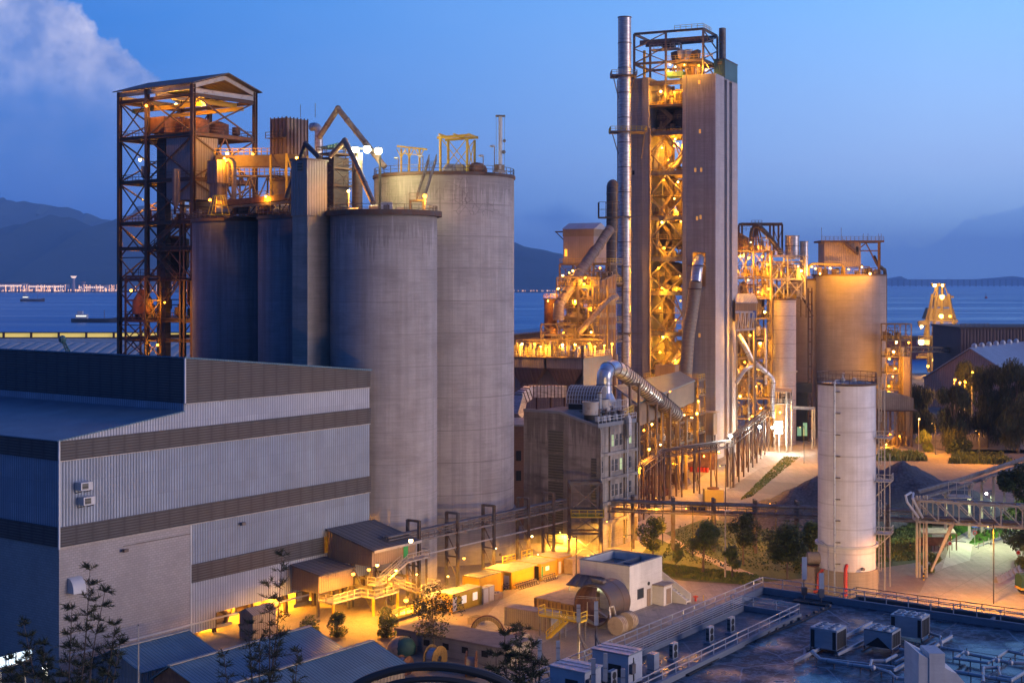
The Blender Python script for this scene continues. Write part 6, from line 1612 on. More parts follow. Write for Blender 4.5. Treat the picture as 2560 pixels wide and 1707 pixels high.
mb=MB();mb.box((xb-1.5,Yh-.05,z1-3.8),(xb-.7,Yh,z1-1.4));mb.build('door',M['dark'],t)
mb=MB();mb.stairs(V((xb-1.2,Yh-.8,z1-4)),V((xb-5.6,Yh-.8,z1-.2)),.9,r=.04);mb.build('stair',M['steelr'],t)
for x in (xa+.3,(xa+xb)/2,xb-.3):
    mb=MB();mb.ibar(V((x,Yh+.3,51)),V((x,Yh+.3,z0)),.4,.4);mb.build('leg',M['plant'],t)
mb=MB()
for q in (2054,2103,2158,2170,2196,2203): mb.bar(X(q,Yh,z1),X(q,Yh,z1+(4.6 if q < 2110 else 2.8)),.1)
mb.build('antenna',M['steel'],t)
clt=T('silo_top_machinery','orange lit pipes, fans and vessels on top of the wide far silo','machinery',X(2110,440,51));clutter(clt,(X(2045,441).x,441),V((1,0,0)),V((0,1,0)),0,19,0,6,51,200,M['plant'],16,2.6)
duct(clt,curve([P(2022,690,438),P(2022,668,438),P(2032,660,438),P(2060,660,438),P(2105,662,438),P(2112,690,438)]),.4,M['plant'])
t=T('silo_side_duct','dark duct bending over the right rim of the wide far silo','duct',X(2213,446))
duct(t,curve([P(2184,640,444),P(2195,662,444),P(2207,672,445),P(2213,688,446),P(2213,800,446),P(2212,1060,446)],4),.55,M['ductd'])
mb=MB()
for y in (706,779,852,926): mb.bar(P(2205,y,446),P(2213,y,446),.3)
mb.build('bracket',M['steelr'],t)
t=T('ladder_mast','tall thin twin pipe mast with rungs between the far silos','mast',X(2026,434))
mb=MB();mb.bar(X(2021,434),P(2021,720,434),.4);mb.bar(X(2030,434),P(2030,720,434),.4);mb.build('pipe',M['steelr'],t)
mb=MB();[mb.bar(P(2020,y,434),P(2032,y,434),.35) for y in range(730,1090,31)];mb.build('rung',M['steelr'],t)
mb=MB();[mb.bar(P(2000+k*3,735+k*4,432),P(2033,790,434),.3) for k in range(5)];mb.build('bracing',M['steelr'],t)
s7=silo('far_concrete_silo','narrow shaded concrete silo half hidden between two others right of the tower',(X(2010,452).x,452),6.6,zz(700,446),M['silo5'],railm=M['plant'])
s8=silo('far_steel_silo','smooth narrow white silo with a yellow lit railed top right of the tower',(X(1954,428).x,428),4.3,zz(750,424),mat('smooth_silo',(.42,.38,.37),.6,kind='galv',c2=(.34,.3,.29),seam=4.2),railm=M['yel'])
MB().ring(X(1954,428),4.2,4.75,zz(931,424),zz(931,424)+.3,40).build('collar',M['steelp'],s8)
t=T('steel_trestle','braced steel trestle carrying the silencer platform above the white silo','frame',X(1968,426,43))
O_=X(1926,424);frame_tower(t,(O_.x,O_.y),V((1,0,0)),V((0,1,0)),[0,5.2,10.4],[0,6],[zz(698,424),zz(640,424)],M['steelp'],cw=.35,bw=.35,braces='f',decks=(zz(698,424),zz(640,424)),mrail=M['steelp'],br=.2,z0=43.6)
clutter(t,(O_.x,O_.y),V((1,0,0)),V((0,1,0)),.5,10,.5,5,zz(698,424)+.4,210,M['plant'],12,3.4)
for i,(q,r0,y0,y1) in enumerate(((1980.5,2.1,591,648),(2010,1.2,605,690))):
    o_=T('silencer_tank',('big' if i == 0 else 'smaller')+' streaked metal silencer tank above the white silo','tank',X(q,428,zz(y1,428)))
    MB().cyl(X(q,428),r0,zz(y1,428),zz(y0,428),18).build('shell',M['stack'],o_);MB().ring(X(q,428),r0-.1,r0+.12,zz(y0,428),zz(y0,428)+.2,18).build('rim',M['steel'],o_)
    MB().ring(X(q,428),r0-.05,r0+.1,zz((y0+y1)/2-4,428),zz((y0+y1)/2-4,428)+.2,18).build('band',M['steel'],o_)
t=T('kiln_feed_frame','black rusted open frame with a slanting duct at the upper right of the tower','frame',X(1900,425,50))
O_=X(1855,430);Zt=zz(560,430)
frame_tower(t,(O_.x,O_.y),V((1,0,0)),V((0,1,0)),[0,9.6,12.2],[0,6],[Zt],M['steelr'],cw=.45,bw=.55,braces='',z0=zz(640,430))
mb=MB()
for a,b_ in (((9.6,49),(12.2,65)),((12.2,49),(9.6,65))): mb.bar(V((O_.x+a[0],430,a[1]+8)),V((O_.x+b_[0],430,b_[1])),.18)
for q0,y0,q1,y1 in ((1880,632,1889,560),(1901,632,1891,560),(1874,640,1884,562),(1912,625,1893,560),(1890,625,1890,558)): mb.bar(P(q0,y0,431),P(q1,y1,431),.4)
mb.build('bracing',M['steelr'],t)
duct(t,[P(1892,560,429),P(1922,590,428),P(1955,636,427)],.75,M['ductd'],12,rings=2.2,name='slanting_duct')
duct(t,curve([P(1894,560,431),P(1880,574,431),P(1877,600,431),P(1882,632,431)]),.5,M['ductd'])
mb=MB();mb.rail([P(1844,578,428),P(1876,578,428)],1.2,1.2,.05);mb.rail([P(1879,560,429),P(1905,560,429)],1.1,1.2,.05);mb.build('railing',M['steel'],t)
t=T('truss_conveyor','short black truss conveyor gallery joining the tower to the rusted frame','conveyor',P(1858,605,425))
mb=MB()
a,b_=P(1843,580,424),P(1871,596,424);c,d_=P(1843,612,424),P(1871,625,424)
for yo_ in (0,2.5):
    o_=V((0,yo_,0));mb.bar(a+o_,b_+o_,.35);mb.bar(c+o_,d_+o_,.35)
    for k in range(6): mb.bar(a.lerp(b_,k/6)+o_,c.lerp(d_,(k+.5)/6)+o_,.2);mb.bar(c.lerp(d_,(k+.5)/6)+o_,a.lerp(b_,(k+1)/6)+o_,.2)
mb.build('truss',M['steelr'],t)
mb=MB();mb.prism([a,b_,d_,c],(0,1.2,0)) ;mb.build('casing',M['ductd'],t)
pf=T('process_frame','crowded yellow lit process frame between the tall tower and the far silos','frame',X(1885,430))
O_=X(1838,424)
frame_tower(pf,(O_.x,O_.y),V((1,0,0)),V((0,1,0)),[0,5.5,11],[0,7,14],[8,14,20,26,32,38,44,50,zz(628,424)],M['plant'],cw=.4,bw=.35,braces='fk',decks=(14,26,32,44,50,zz(628,424)),mdeck=M['plant'],mrail=M['yel'],br=.16)
for k,z in enumerate((8.5,14.5,20,26.5,32.5,38,44.5,50.5,zz(628,424)+.4)): clutter(pf,(O_.x,O_.y),V((1,0,0)),V((0,1,0)),.5,10.5,.5,9,z,300+k,M['plant'],10,3.4)
for i,j,r0,za,zb_ in ((2.5,4,1.7,14,20),(7,4,1.6,38,44),(8,3,.9,20,25),(3,3,1.0,44.5,49),(8.6,4,1.9,26,31.5)):
    vessel(pf,(O_.x+i,O_.y+j),r0,za,zb_,M['plant'],1.2,top=.6)
mb=MB();mb.cyl((X(1850,436).x,440),6.5,20,zz(790,436),30);mb.build('dark_silo',M['ductr'],pf)
pf2=T('process_frame','yellow lit frame of decks and pipes in front of the smooth white silo top','frame',X(1920,432))
O2=X(1905,432)
frame_tower(pf2,(O2.x,O2.y),V((1,0,0)),V((0,1,0)),[0,6,13.5],[0,8],[44,50,zz(655,432)],M['plant'],cw=.35,bw=.3,braces='f',decks=(44,50),mrail=M['yel'],br=.14,z0=38)
clutter(pf2,(O2.x,O2.y),V((1,0,0)),V((0,1,0)),.5,13,.5,7,50.4,333,M['plant'],14,3);clutter(pf2,(O2.x,O2.y),V((1,0,0)),V((0,1,0)),.5,13,.5,7,44.4,334,M['plant'],12,4)
t=T('gabled_conveyor_house','pale gabled conveyor house with a blue sign panel just right of the tower','building',X(1880,405,36))
Y0=404;z0,z1,zr_=zz(803,Y0),zz(757,Y0),zz(738,Y0+6)
xa,xb=X(1838,Y0).x,X(1891,Y0).x
mb=MB();mb.box((xa,Y0,z0),(xb-.01,Y0+11,z1));mb.build('front_wall',M['tan'],t)
mb=MB();mb.prism([V((xb,Y0,z0)),V((xb,Y0+11.2,z0)),V((xb,Y0+11.2,z1)),V((xb,Y0+5.6,z1+2.3)),V((xb,Y0,z1))],(.15,0,0));mb.build('gable_wall',M['corrl'],t)
mb=MB();mb.prism([V((xa,Y0-.4,z1-.1)),V((xa,Y0+5.6,z1+2.35)),V((xa,Y0+5.6,z1+2.55)),V((xa,Y0-.4,z1+.1))],(xb-xa+.4,0,0));mb.build('roof',M['corrl'],t)
mb=MB();mb.prism([V((xa,Y0+11.6,z1-.1)),V((xa,Y0+5.6,z1+2.35)),V((xa,Y0+5.6,z1+2.55)),V((xa,Y0+11.6,z1+.1))],(xb-xa+.4,0,0));mb.build('roof',M['corrl'],t)
mb=MB();mb.box((xb-2.2,Y0-.08,z0+.9),(xb-.1,Y0-.02,z0+3));mb.box((xa,Y0-.08,z0+2.2),(xa+1,Y0-.02,z0+3));mb.build('blue_panel',M['blue'],t)
for x in (xa+.5,xb-.5):
    for y in (Y0+.5,Y0+10):
        mb=MB();mb.ibar(V((x,y,0)),V((x,y,z0)),.4,.4);mb.build('leg',M['steelp'],t)
t=T('pale_walkway','pale grey truss walkway under the gabled conveyor house','walkway',X(1860,400,24))
Yw=400;zt,zb_=zz(780,Yw),zz(826,Yw)
mb=MB();mb.bar(P(1838,780,Yw),P(1882,780,Yw),.5);mb.bar(P(1838,826,Yw),P(1888,822,Yw),.5)
for k in range(4): q=1844+k*11;mb.bar(P(q,826,Yw),P(q+6,781,Yw),.2);mb.bar(P(q+8,824,Yw),P(q+8,781,Yw),.2)
mb.build('truss',M['paint'],t);mb=MB();mb.bar(P(1888,1100,Yw),P(1888,800,Yw),.4);mb.build('post',M['steel'],t)
t=T('silver_pipe','shiny silver pipe running down in a Y to the dazzling floodlight','duct',P(1920,930,406))
duct(t,curve([P(1845,836,404),P(1860,860,404),P(1880,898,405),P(1905,922,405),P(1923,938,406),P(1931,948,406),P(1933,960,406),P(1931,1000,406),P(1931,1045,406)],4),[.8]*8+[.65]*25,M['galv'],12,rings=4)
duct(t,curve([P(1840,958,404),P(1862,925,404),P(1880,915,405),P(1905,922,405.5)],4),.6,M['galv'],12,name='branch')
duct(t,[P(1914,820,410),P(1914,960,410)],.45,M['stack'],10,name='vertical_pipe')
t=T('kiosk_roof','small pinkish roofed kiosk beside the silver pipe','kiosk',X(1958,412))
mb=MB();mb.prism([P(1935,970,410),P(1980,975,410),P(1978,982,406),P(1932,978,406)],(0,0,.3));mb.build('roof',M['rooft'],t)
mb=MB();[mb.bar(X(q,Y),P(q,978,Y),.35) for q,Y in ((1966,406),(1979,410),(1936,410))];mb.build('leg',M['steelp'],t)
mb=MB();mb.box((X(1938,408).x,407,zz(1010,408)),(X(1978,408).x,411,zz(1008,408)));mb.rail([P(1938,1008,407),P(1978,1008,407)],1.2,1,.05);mb.build('floor',M['steelp'],t)
clutter(t,(X(1938,408).x,408),V((1,0,0)),V((0,1,0)),.3,4.4,.3,2.6,zz(1008,408),350,M['plant'],6,3)
t=T('portal_gantry','yellowish steel portal before the dark opening under the far silos','frame',X(1990,415))
mb=MB();mb.ibar(P(1968,1018,412),P(2037,1021,416),.5,.9);mb.build('beam',M['steelp'],t)
for q,Y in ((1968,412),(2031,416),(2037,420)): mb=MB();mb.ibar(X(q,Y),P(q,1018,Y),.4,.4);mb.build('post',M['steelp'],t)
mb=MB();mb.bar(P(2031,1030,416),X(2038,420),.2);mb.bar(X(2031,416),P(2037,1030,420),.2);mb.build('bracing',M['steelp'],t)
t=T('dark_bay','dark equipment bay with a faint green glow under the far silos','building',X(2010,436))
mb=MB();xa,xb=X(1988,433).x,X(2030,433).x;mb.box((xa,437,0),(xb,438,18));mb.box((xa,433,15),(xb,437,18));mb.build('wall',M['black'],t)
mb=MB();mb.box((xa+1.4,436.6,1.5),(xa+2.6,437,4.2));mb.box((xa+3.2,436.6,1.5),(xa+4.4,437,5.5));mb.build('screen_glow',emit('bay_glow',(.4,.8,.45),.35),t)
lamps([(1851,640,421,4500),(1858,639.5,421,4500),(1872,644,423,2200),(1906,641,424,2500),(1918,661,422,1800),(1928,677,430,2600),(1938.6,677,430,2600),(2003.6,677,422,3200),(1921.5,722,422,3000),(1897,617,427,3000),(1877,606,428,2500),(1995,666,430,1200),
       (1875,838,402,6500),(1855,1071,395,1800),(1847,800,420,1500),(1900,858,424,2400),(1862,905,424,2600),(1890,965,424,3000),(1850,990,420,3000),(1902,1020,420,4000),(1950,1030,410,3000),(1880,1040,415,3000),(1912,780,418,3000),(1870,700,430,3500),(1895,730,430,3000)],
      'sodium lamp in the plant right of the tall tower','lamps in the process plant',r=.36)
lamps([(2029.5,666.5,434,2600),(2039,671,433,2600),(2075,670,433,2800),(2121,673,432,3600),(2154.6,667.7,433,2600),(2050,684,434,1200),(2175,684,434,1500)],'sodium lamp round the top of the wide far silo','lamps on the wide far silo',r=.36)
def patch(name,pts,m,z=.004,lab=None):
    mb=MB();mb.face([G(x,y,z) for x,y in pts][::-1])
    return S(mb,name,m)
patch('road',[(1190,1570),(1250,1500),(1430,1410),(1560,1330),(1700,1230),(1880,1100),(2060,1090),(2060,1130),(1900,1170),(1760,1260),(1660,1400),(1450,1560),(1330,1620)],M['road'])
patch('road',[(2260,1560),(2330,1420),(2430,1340),(2500,1300),(2560,1290),(2700,1330),(2750,1600)],M['road'],.008)
patch('path',[(1540,1430),(1700,1450),(2000,1480),(2300,1480),(2330,1500),(2000,1560),(1600,1560),(1500,1500)],M['road'],.0115)
patch('lawn',[(1590,1400),(1640,1340),(1750,1300),(2046,1300),(2330,1290),(2330,1400),(2060,1440),(1850,1460),(1700,1450),(1600,1430)],M['grass'],.012)
patch('lawn',[(2180,1345),(2290,1352),(2285,1400),(2190,1405)],M['grass'],.016)
patch('path',[(1610,1330),(1700,1370),(1850,1440),(1905,1455),(1900,1440),(1760,1385),(1640,1320)],M['road'],.02)
gl=mat('bright_lawn',(.07,.2,.02),.9,kind='ground',c2=(.05,.13,.02))
patch('lawn',[(2368,1352),(2380,1318),(2450,1298),(2480,1300),(2400,1335),(2372,1356)],gl,.016)
patch('lawn',[(2424,1358),(2470,1325),(2530,1308),(2545,1325),(2470,1350),(2440,1362)],gl,.02)
patch('concrete_lane',[(2355,1420),(2375,1360),(2480,1302),(2520,1300),(2430,1365),(2425,1400)],mat('lane_concrete',(.5,.48,.42),.85,kind='ground',c2=(.4,.38,.34)),.012)
for k,(a,b_) in enumerate((((2415,1355),(2372,1352)),((2548,1330),(2440,1368)))):
    mb=MB();p,q=G(*a),G(*b_);mb.bar(p+ZUP*.07,q+ZUP*.07,.25,.16);S(mb,'kerb',M['para'])
def clump(name,label,base,h,rx,ry,n,leaf,m,seed,cz=.62,trunk=.14,kind='broad',group=None,hollow=.55,tw=.18,cat='tree',blobs=7):
    """a tree: tapered trunk and limbs, and a crown of many small leaf faces in uneven clumps"""
    r_=random.Random(seed);t=T(name,label,cat,base,group)
    b=V(base);zc=h*cz
    bl=[]
    for k in range(blobs):
        an=k*2.399+r_.uniform(-.4,.4);rr=r_.uniform(.15,.75);z=zc+(h-zc)*r_.uniform(-.75,.72)
        shp=1-abs(z-zc)/(h-zc+.01)*.5
        bl.append((V((math.cos(an)*rx*rr*shp,math.sin(an)*ry*rr*shp,z)),r_.uniform(.3,.52)*min(rx,ry)))
    bl.append((V((r_.uniform(-.2,.2)*rx,0,h-.3*rx)),.33*rx))
    tm=MB()
    top=V((r_.uniform(-.1,.1)*rx,r_.uniform(-.1,.1)*ry,zc+(h-zc)*.5))
    tm.tube([b,b+V((top.x*.2,top.y*.2,h*.22)),b+V((top.x*.6,top.y*.6,zc*.8)),b+top],[trunk*1.5,trunk,trunk*.75,trunk*.2],7)
    for c,r0 in bl: tm.tube([b+V((top.x*.5,top.y*.5,min(zc*.75,c.z*.7))),b+V((c.x*.5,c.y*.5,c.z*.85)),b+c],[trunk*.5,trunk*.3,trunk*.08],5)
    tm.build('trunk',M['bark'],t)
    lm=MB();vs,fs=[],[]
    for k in range(n):
        c,r0=r_.choice(bl)
        d_=V((r_.gauss(0,1),r_.gauss(0,1),r_.gauss(0,.8)))
        if d_.length < .01: continue
        d_.normalize();rr=r0*(hollow+(1.12-hollow)*r_.random() ** .7)
        p=c+d_*rr
        if p.z < .25: p.z=.25+r_.random()*.2
        p += b
        s_=leaf*r_.uniform(.6,1.35)
        if kind == 'broad':
            x=V((r_.uniform(-1,1),r_.uniform(-1,1),r_.uniform(-.5,.5))).normalized();y=x.cross(V((r_.uniform(-1,1),r_.uniform(-1,1),1.5))).normalized()
            q=[p-x*s_,p-y*s_*.45,p+x*s_,p+y*s_*.45]
        else:       # drooping needles
            x=V((r_.uniform(-.5,.5),r_.uniform(-.5,.5),-1)).normalized();y=V((r_.uniform(-1,1),r_.uniform(-1,1),0)).normalized()
            q=[p-y*s_*.1,p+x*s_*1.7-y*s_*.04,p+x*s_*1.7+y*s_*.04,p+y*s_*.1]
        i=len(vs);vs += q;fs.append((i,i+1,i+2,i+3))
    lm.faces(vs,fs);lm.build('crown',m,t,smooth=False)
    return t
def tuft_field(name,label,quad,n,h,m,seed):
    r_=random.Random(seed);mb=MB();a,b_,c,d_=[G(*q) for q in quad];vs,fs=[],[]
    for k in range(n):
        u,v=r_.random(),r_.random();p=a.lerp(b_,u).lerp(d_.lerp(c,u),v)
        hh=h*r_.uniform(.4,1.2)*(.6+.8*abs(pnoise(V((p.x*.4,p.y*.4,seed)))));x=V((r_.uniform(-1,1),r_.uniform(-1,1),0)).normalized()*.16*(1+hh)
        tip=V((r_.uniform(-.3,.3)*hh,r_.uniform(-.3,.3)*hh,hh));i=len(vs);vs += [p-x,p+x,p+x*.3+tip,p-x*.3+tip];fs.append((i,i+1,i+2,i+3))
    mb.faces(vs,fs);return tag(mb.build(name,m,smooth=False),label,'grass',kind='stuff')
tuft_field('grass_strip','rough grass along the lawn edge by the pipe bridge',[(1600,1432),(1870,1462),(1900,1440),(1620,1405)],5000,.5,M['leaf'],3)
tuft_field('grass_strip','tall grass island in the yard right of the white tank',[(2190,1152),(2318,1152),(2300,1138),(2200,1136)],2600,1.7,M['leaf'],4)
tuft_field('grass_strip','long dark grass verge under the casuarina trees',[(2372,1158),(2540,1162),(2500,1140),(2385,1138)],3200,1.6,M['leafd'],5)
tuft_field('grass_strip','greenish weeds growing along the middle of the pale road',[(1850,1250),(1880,1240),(2000,1142),(1960,1142)],1500,.4,M['leaf'],6)
tuft_field('grass_strip','lit weeds on the lawn right of the white tank',[(2190,1405),(2290,1400),(2290,1345),(2190,1340)],2500,.45,M['leaf'],7)
tuft_field('grass_strip','bright green lawn blades beside the lit lane',[(2424,1358),(2470,1350),(2545,1325),(2450,1325)],2200,.35,gl,8)
tuft_field('grass_strip','bright lawn blades inside the bend of the lit lane',[(2370,1354),(2400,1335),(2475,1300),(2380,1318)],1500,.3,gl,9)
tuft_field('grass_strip','dark undergrowth on the lawn behind the broad trees',[(1650,1400),(2046,1440),(2046,1310),(1700,1310)],2600,.35,M['leafd'],10)
tuft_field('grass_strip','dark undergrowth on the right of the white tank',[(2190,1345),(2290,1350),(2290,1295),(2190,1290)],2500,.8,M['leafd'],11)

clump('broadleaf_tree','small rounded tree beside the second bridge post, right of the white building',G(1632,1400),7.6,3.2,3.0,3000,.27,M['leaf'],11,trunk=.14,hollow=.35)
clump('broadleaf_tree','wide leafy tree in the middle of the lawn with a pale slim trunk',G(1757,1434),9.2,3.8,3.4,3600,.27,M['leaf'],12,trunk=.2,cz=.7,hollow=.35)
clump('young_tree','slim young tree between the two leafy lawn trees',G(1690,1440),5.4,1.1,1.1,1500,.26,M['leaf'],13,cz=.5,trunk=.07,blobs=6)
clump('broadleaf_tree','dark dense tree behind the thin lamp pole on the lawn',G(1858,1412),9.0,3.2,3.0,3000,.27,M['leafd'],14,cz=.66,hollow=.35)
clump('broadleaf_tree','low bushy tree at the lamp pole, right of the wide leafy tree',G(1830,1446),5.4,1.9,1.9,2000,.28,M['leaf'],15,cz=.62,hollow=.35)
clump('broadleaf_tree','big dark round tree left of the white tank',G(1968,1446),8.8,4.4,4.0,5200,.3,M['leafd'],16,cz=.6,hollow=.35,blobs=10)
clump('broadleaf_tree','green tree tucked against the left foot of the white tank',G(2025,1425),8.2,3.2,3.0,5000,.32,M['leaf'],17,cz=.5)
for i,(q,y,h,rx,lb) in enumerate(((2385,1128,19.5,6.4,'tall drooping casuarina tree, nearest the yard with a forked trunk'),(2470,1122,25,9.5,'largest feathery casuarina tree at the right with a bare lower trunk'),(2300,1096,17,7.5,'dark tree below the gabled shed, leftmost of the big trees'),
        (2545,1130,27,9,'dark tall casuarina at the right edge of the picture'),(2420,1085,24,7,'feathery casuarina behind the bright lamp before the gabled shed'),(2590,1150,22,9,'dark casuarina cut off by the right edge, lower one'))):
    clump('casuarina_tree',lb,G(q,y),h,rx,rx*.8,11000 if i < 5 else 6000,.85,M['leafc'],30+i,cz=.52,trunk=.32,kind='needle',group=None,hollow=.25,blobs=13)
clump('fan_palm','short bushy palm beside the lamp post in the far yard',G(2313,1128),6.4,3.0,2.6,2400,.7,M['leaf'],41,cz=.55,trunk=.25,kind='needle',hollow=.1,blobs=7)
clump('dark_tree','dark round tree under the sloping pipe conveyor at the right edge',G(2548,1345),14,6.0,5,8000,.38,M['leafd'],42,cz=.55,trunk=.3)
clump('dark_tree','dark bushy tree behind the pipe truss at the right edge',G(2585,1400),9,6.0,5,5000,.36,M['leafd'],43,cz=.5,trunk=.3)
clump('roadside_bush','rounded bush at the roadside by the striped posts',G(2330,1430),3.2,2.4,2,2200,.22,M['leaf'],44,cz=.45,cat='bush',blobs=8)
clump('roadside_bush','leafy bush at the far right edge of the orange road',G(2560,1420),4.0,2.4,2,2200,.25,M['leaf'],45,cz=.5,cat='bush',blobs=8)
clump('dark_bush','dark bush row under the casuarina trees',G(2400,1132),4.4,6.0,3,3600,.45,M['leafd'],46,cz=.45,cat='bush',blobs=10)
clump('yard_bush','leafy green bush by the yellow rails near the sheds',G(768,1612),3.6,2.5,2.2,2800,.17,M['leaf'],47,cz=.5,cat='bush',blobs=9)
clump('yard_bush','dark green bush in front of the yellow ramp',G(842,1592),3.6,2.0,1.8,2600,.17,M['leafd'],48,cz=.5,cat='bush',blobs=9)
clump('yard_bush','second dark green bush in front of the ramp, to the right',G(968,1592),4.2,2.4,2.0,3000,.17,M['leaf'],49,cz=.5,cat='bush',blobs=9)
clump('sparse_tree','sparse thin leaved tree standing before the low dark roofed block',G(1085,1640),9.6,4.2,3.4,2600,.2,M['leafc'],50,cz=.6,trunk=.1,hollow=.3,blobs=9)
for k,(q,y) in enumerate(((2447,1352),(2462,1343),(2478,1336),(2494,1330))):
    clump('clipped_conifer','small pointed conifer on the bright lawn, %s' % ordn(k,4),G(q,y),2.2,.55,.55,420,.16,M['leafd'],60+k,cz=.4,trunk=.05,group='pointed conifers on the bright lawn',blobs=4,cat='shrub')

def heap(label,c,peaks,m,R0):
    mb=MB();n=44;rows=14;vs=[V((0,0,0))]
    def hz(x,y):
        z=0
        for a,b_,h,r in peaks: z=max(z,h-math.hypot(x-a,y-b_)*h/r)
        return max(0,z+(pnoise(V((x*.25,y*.25,2)))*.8+pnoise(V((x*.8,y*.8,6)))*.3)*min(1,z/2))
    vs=[V((c.x,c.y,hz(0,0)))]
    for j in range(1,rows+1):
        for k in range(n):
            an=2*math.pi*k/n;x,y=math.cos(an)*R0*j/rows,math.sin(an)*R0*j/rows*.9;vs.append(V((c.x+x,c.y+y,hz(x,y)-(.3 if j == rows else 0))))
    fs=[(0,1+k,1+(k+1) % n) for k in range(n)]
    for j in range(rows-1):
        for k in range(n): a,b_=1+j*n+k,1+j*n+(k+1) % n;fs.append((a,a+n,b_+n,b_))
    mb.faces(vs,fs);o=mb.build('gravel_heap',m,angle=80);return tag(o,label,'gravel heap')
heap('tall dark gravel heap on the right of the white tank',X(2258,302),[(0,0,10.9,20),(-6,2,9.8,17),(9,-2,7.4,15),(-2,-6,6.5,16)],M['gravel'],21)
heap('broad brownish gravel heap on the left of the white tank',X(2030,292),[(2,0,9.8,15),(-4,-2,7.2,12),(-9,0,4.6,10),(6,-3,8,14)],mat('brown_gravel',(.1,.095,.095),.95,kind='gravel',c2=(.1,.09,.09),vs=1.8),20)
heap('low pale gravel spill right of the dark heap',X(2372,300),[(0,0,3.6,9),(4,-3,2.6,8)],mat('pale_gravel',(.4,.37,.33),.95,kind='gravel',c2=(.3,.27,.24),vs=2.2),11)
heap('long brown earth bank under the casuarina trees',X(2475,425),[(-12,0,4.4,10),(0,0,6.0,12),(12,2,6,14)],M['dirt'],24)

wc=X(2117,225)
ws=T('white_tank','tall slim white tank with a ring of railing and a caged ladder, at the right','tank',wc)
MB().cyl(wc,4.51,3.8,32.8,72,rows=8).build('shell',M['tank'],ws)
MB().cyl(wc,4.85,0,3.8,64).build('base',mat('tank_base',(.36,.3,.22),.85,kind='concrete',c2=(.2,.17,.13),lift=9,streak=.8),ws)
MB().ring(wc,4.5,4.95,7.4,7.75,64).build('collar',M['paint'],ws)
MB().ring(wc,4.3,4.7,32.7,33.05,64).build('rim',M['steelr'],ws)
MB().cyl(wc,4.4,32.6,33.0,48,r2=3.9).build('roof',M['walk'],ws)
mb=MB();mb.rail([wc+V((math.cos(2*math.pi*k/22)*4.6,math.sin(2*math.pi*k/22)*4.6,33)) for k in range(22)],1.6,1.3,.04,True);mb.build('railing',M['steel'],ws)
def onw(px,z,out=.0,r=4.51):
    x=(px-2117)/F*221;y=-math.sqrt(max(.01,r*r-min(x*x,r*r*.99)));d_=V((x,y,0)).normalized();return V((wc.x,wc.y,z))+d_*(r+out)
mb=MB();mb.tube([onw(2075,.3,.4),onw(2075,33.2,.4),onw(2075,33.6,.0),onw(2080,33.6,-1.5)],.13,8);mb.build('riser_pipe',M['pipew'],ws)
mb=MB();mb.tube([onw(2064,.3,.5),onw(2064,7.6,.5),onw(2050,8.2,.4)],.1,6);mb.build('drain_pipe',M['pipew'],ws)
mb=MB()
for k in range(9): z=5+k*3.35;p=onw(2081,z,.25);mb.bar(onw(2074,z,.35),onw(2086,z,.1),.22,.16)
mb.build('pipe_clip',M['steel'],ws)
dl=V((.93,-.37,0)).normalized();lp=wc+dl*4.95
mb=MB()
for z0,h in ((1.5,9),(10.2,8),(18.2,7),(25,9)): mb.ladder(lp+ZUP*z0,h,dl)
mb.bar(lp+dl*.9+ZUP*.5,lp+dl*.9+ZUP*34,.16);mb.bar(lp+dl*1.4+V((.4,.3,1)),lp+dl*1.4+V((.4,.3,22)),.1)
mb.build('ladder',M['steelp'],ws)
for z in (9.4,17.6,24.4):
    mb=MB();o_=V((wc.x,wc.y,0));s_=V((-dl.y,dl.x,0));mb.frame(o_,dl,s_,ZUP,4.5,7.0,-1.3,1.3,z,z+.15);mb.rail([o_+dl*4.8-s_*1.3+ZUP*z,o_+dl*7-s_*1.3+ZUP*z,o_+dl*7+s_*1.3+ZUP*z],1.2,1.2,.045);mb.bar(o_+dl*4.5+ZUP*(z-2.4),o_+dl*6.9+ZUP*z,.16);mb.build('landing',M['steelp'],ws)
mb=MB();[mb.sphere(onw(q,33.6,-1.2),.4,8) for q in (2088,2125)];mb.tube([onw(2088,33,-1.2),onw(2088,34.6,-1.2),onw(2093,34.6,-1.2)],.14,6);mb.build('valve',M['pipew'],ws)
MB().tube([onw(2100,4.8,-.1),onw(2100,4.9,.7),onw(2098,4.4,1.0),onw(2098,.2,1.0)],.28,10).build('red_pipe',M['red'],ws)
MB().tube([onw(2139,4.3,-.1),onw(2139,4.3,.5)],.25,10).build('nozzle',M['steel'],ws)
t=T('pump_hut','small brown tank hut with red pipes at the left foot of the white tank','hut',G(2030,1478))
c=G(2028,1476);mb=MB();mb.frame(c,U,W,ZUP,-1,1.6,-1,1.2,0,4.0);mb.build('wall',M['rooft'],t);mb=MB();mb.frame(c,U,W,ZUP,-1.2,1.8,-1.2,1.4,4,4.2);mb.build('roof',M['rust'],t)
mb=MB();mb.tube([c+V((-.6,0,5.2)),c+V((2.2,0,5.2))],.95,14);mb.build('drum_tank',M['rooft'],t)
mb=MB();mb.tube([c+V((.0,-2,.2)),c+V((.6,-2,.5)),c+V((.7,-2,3.0)),c+V((1.2,-2,3.6)),c+V((2.6,-1.6,3.7))],.24,10);mb.build('red_pipe',M['red'],t)
mb=MB();[mb.bar(c+V((x,0,4.2)),c+V((x,0,4.6)),.3) for x in (-.2,1.8)];mb.build('cradle',M['steel'],t)

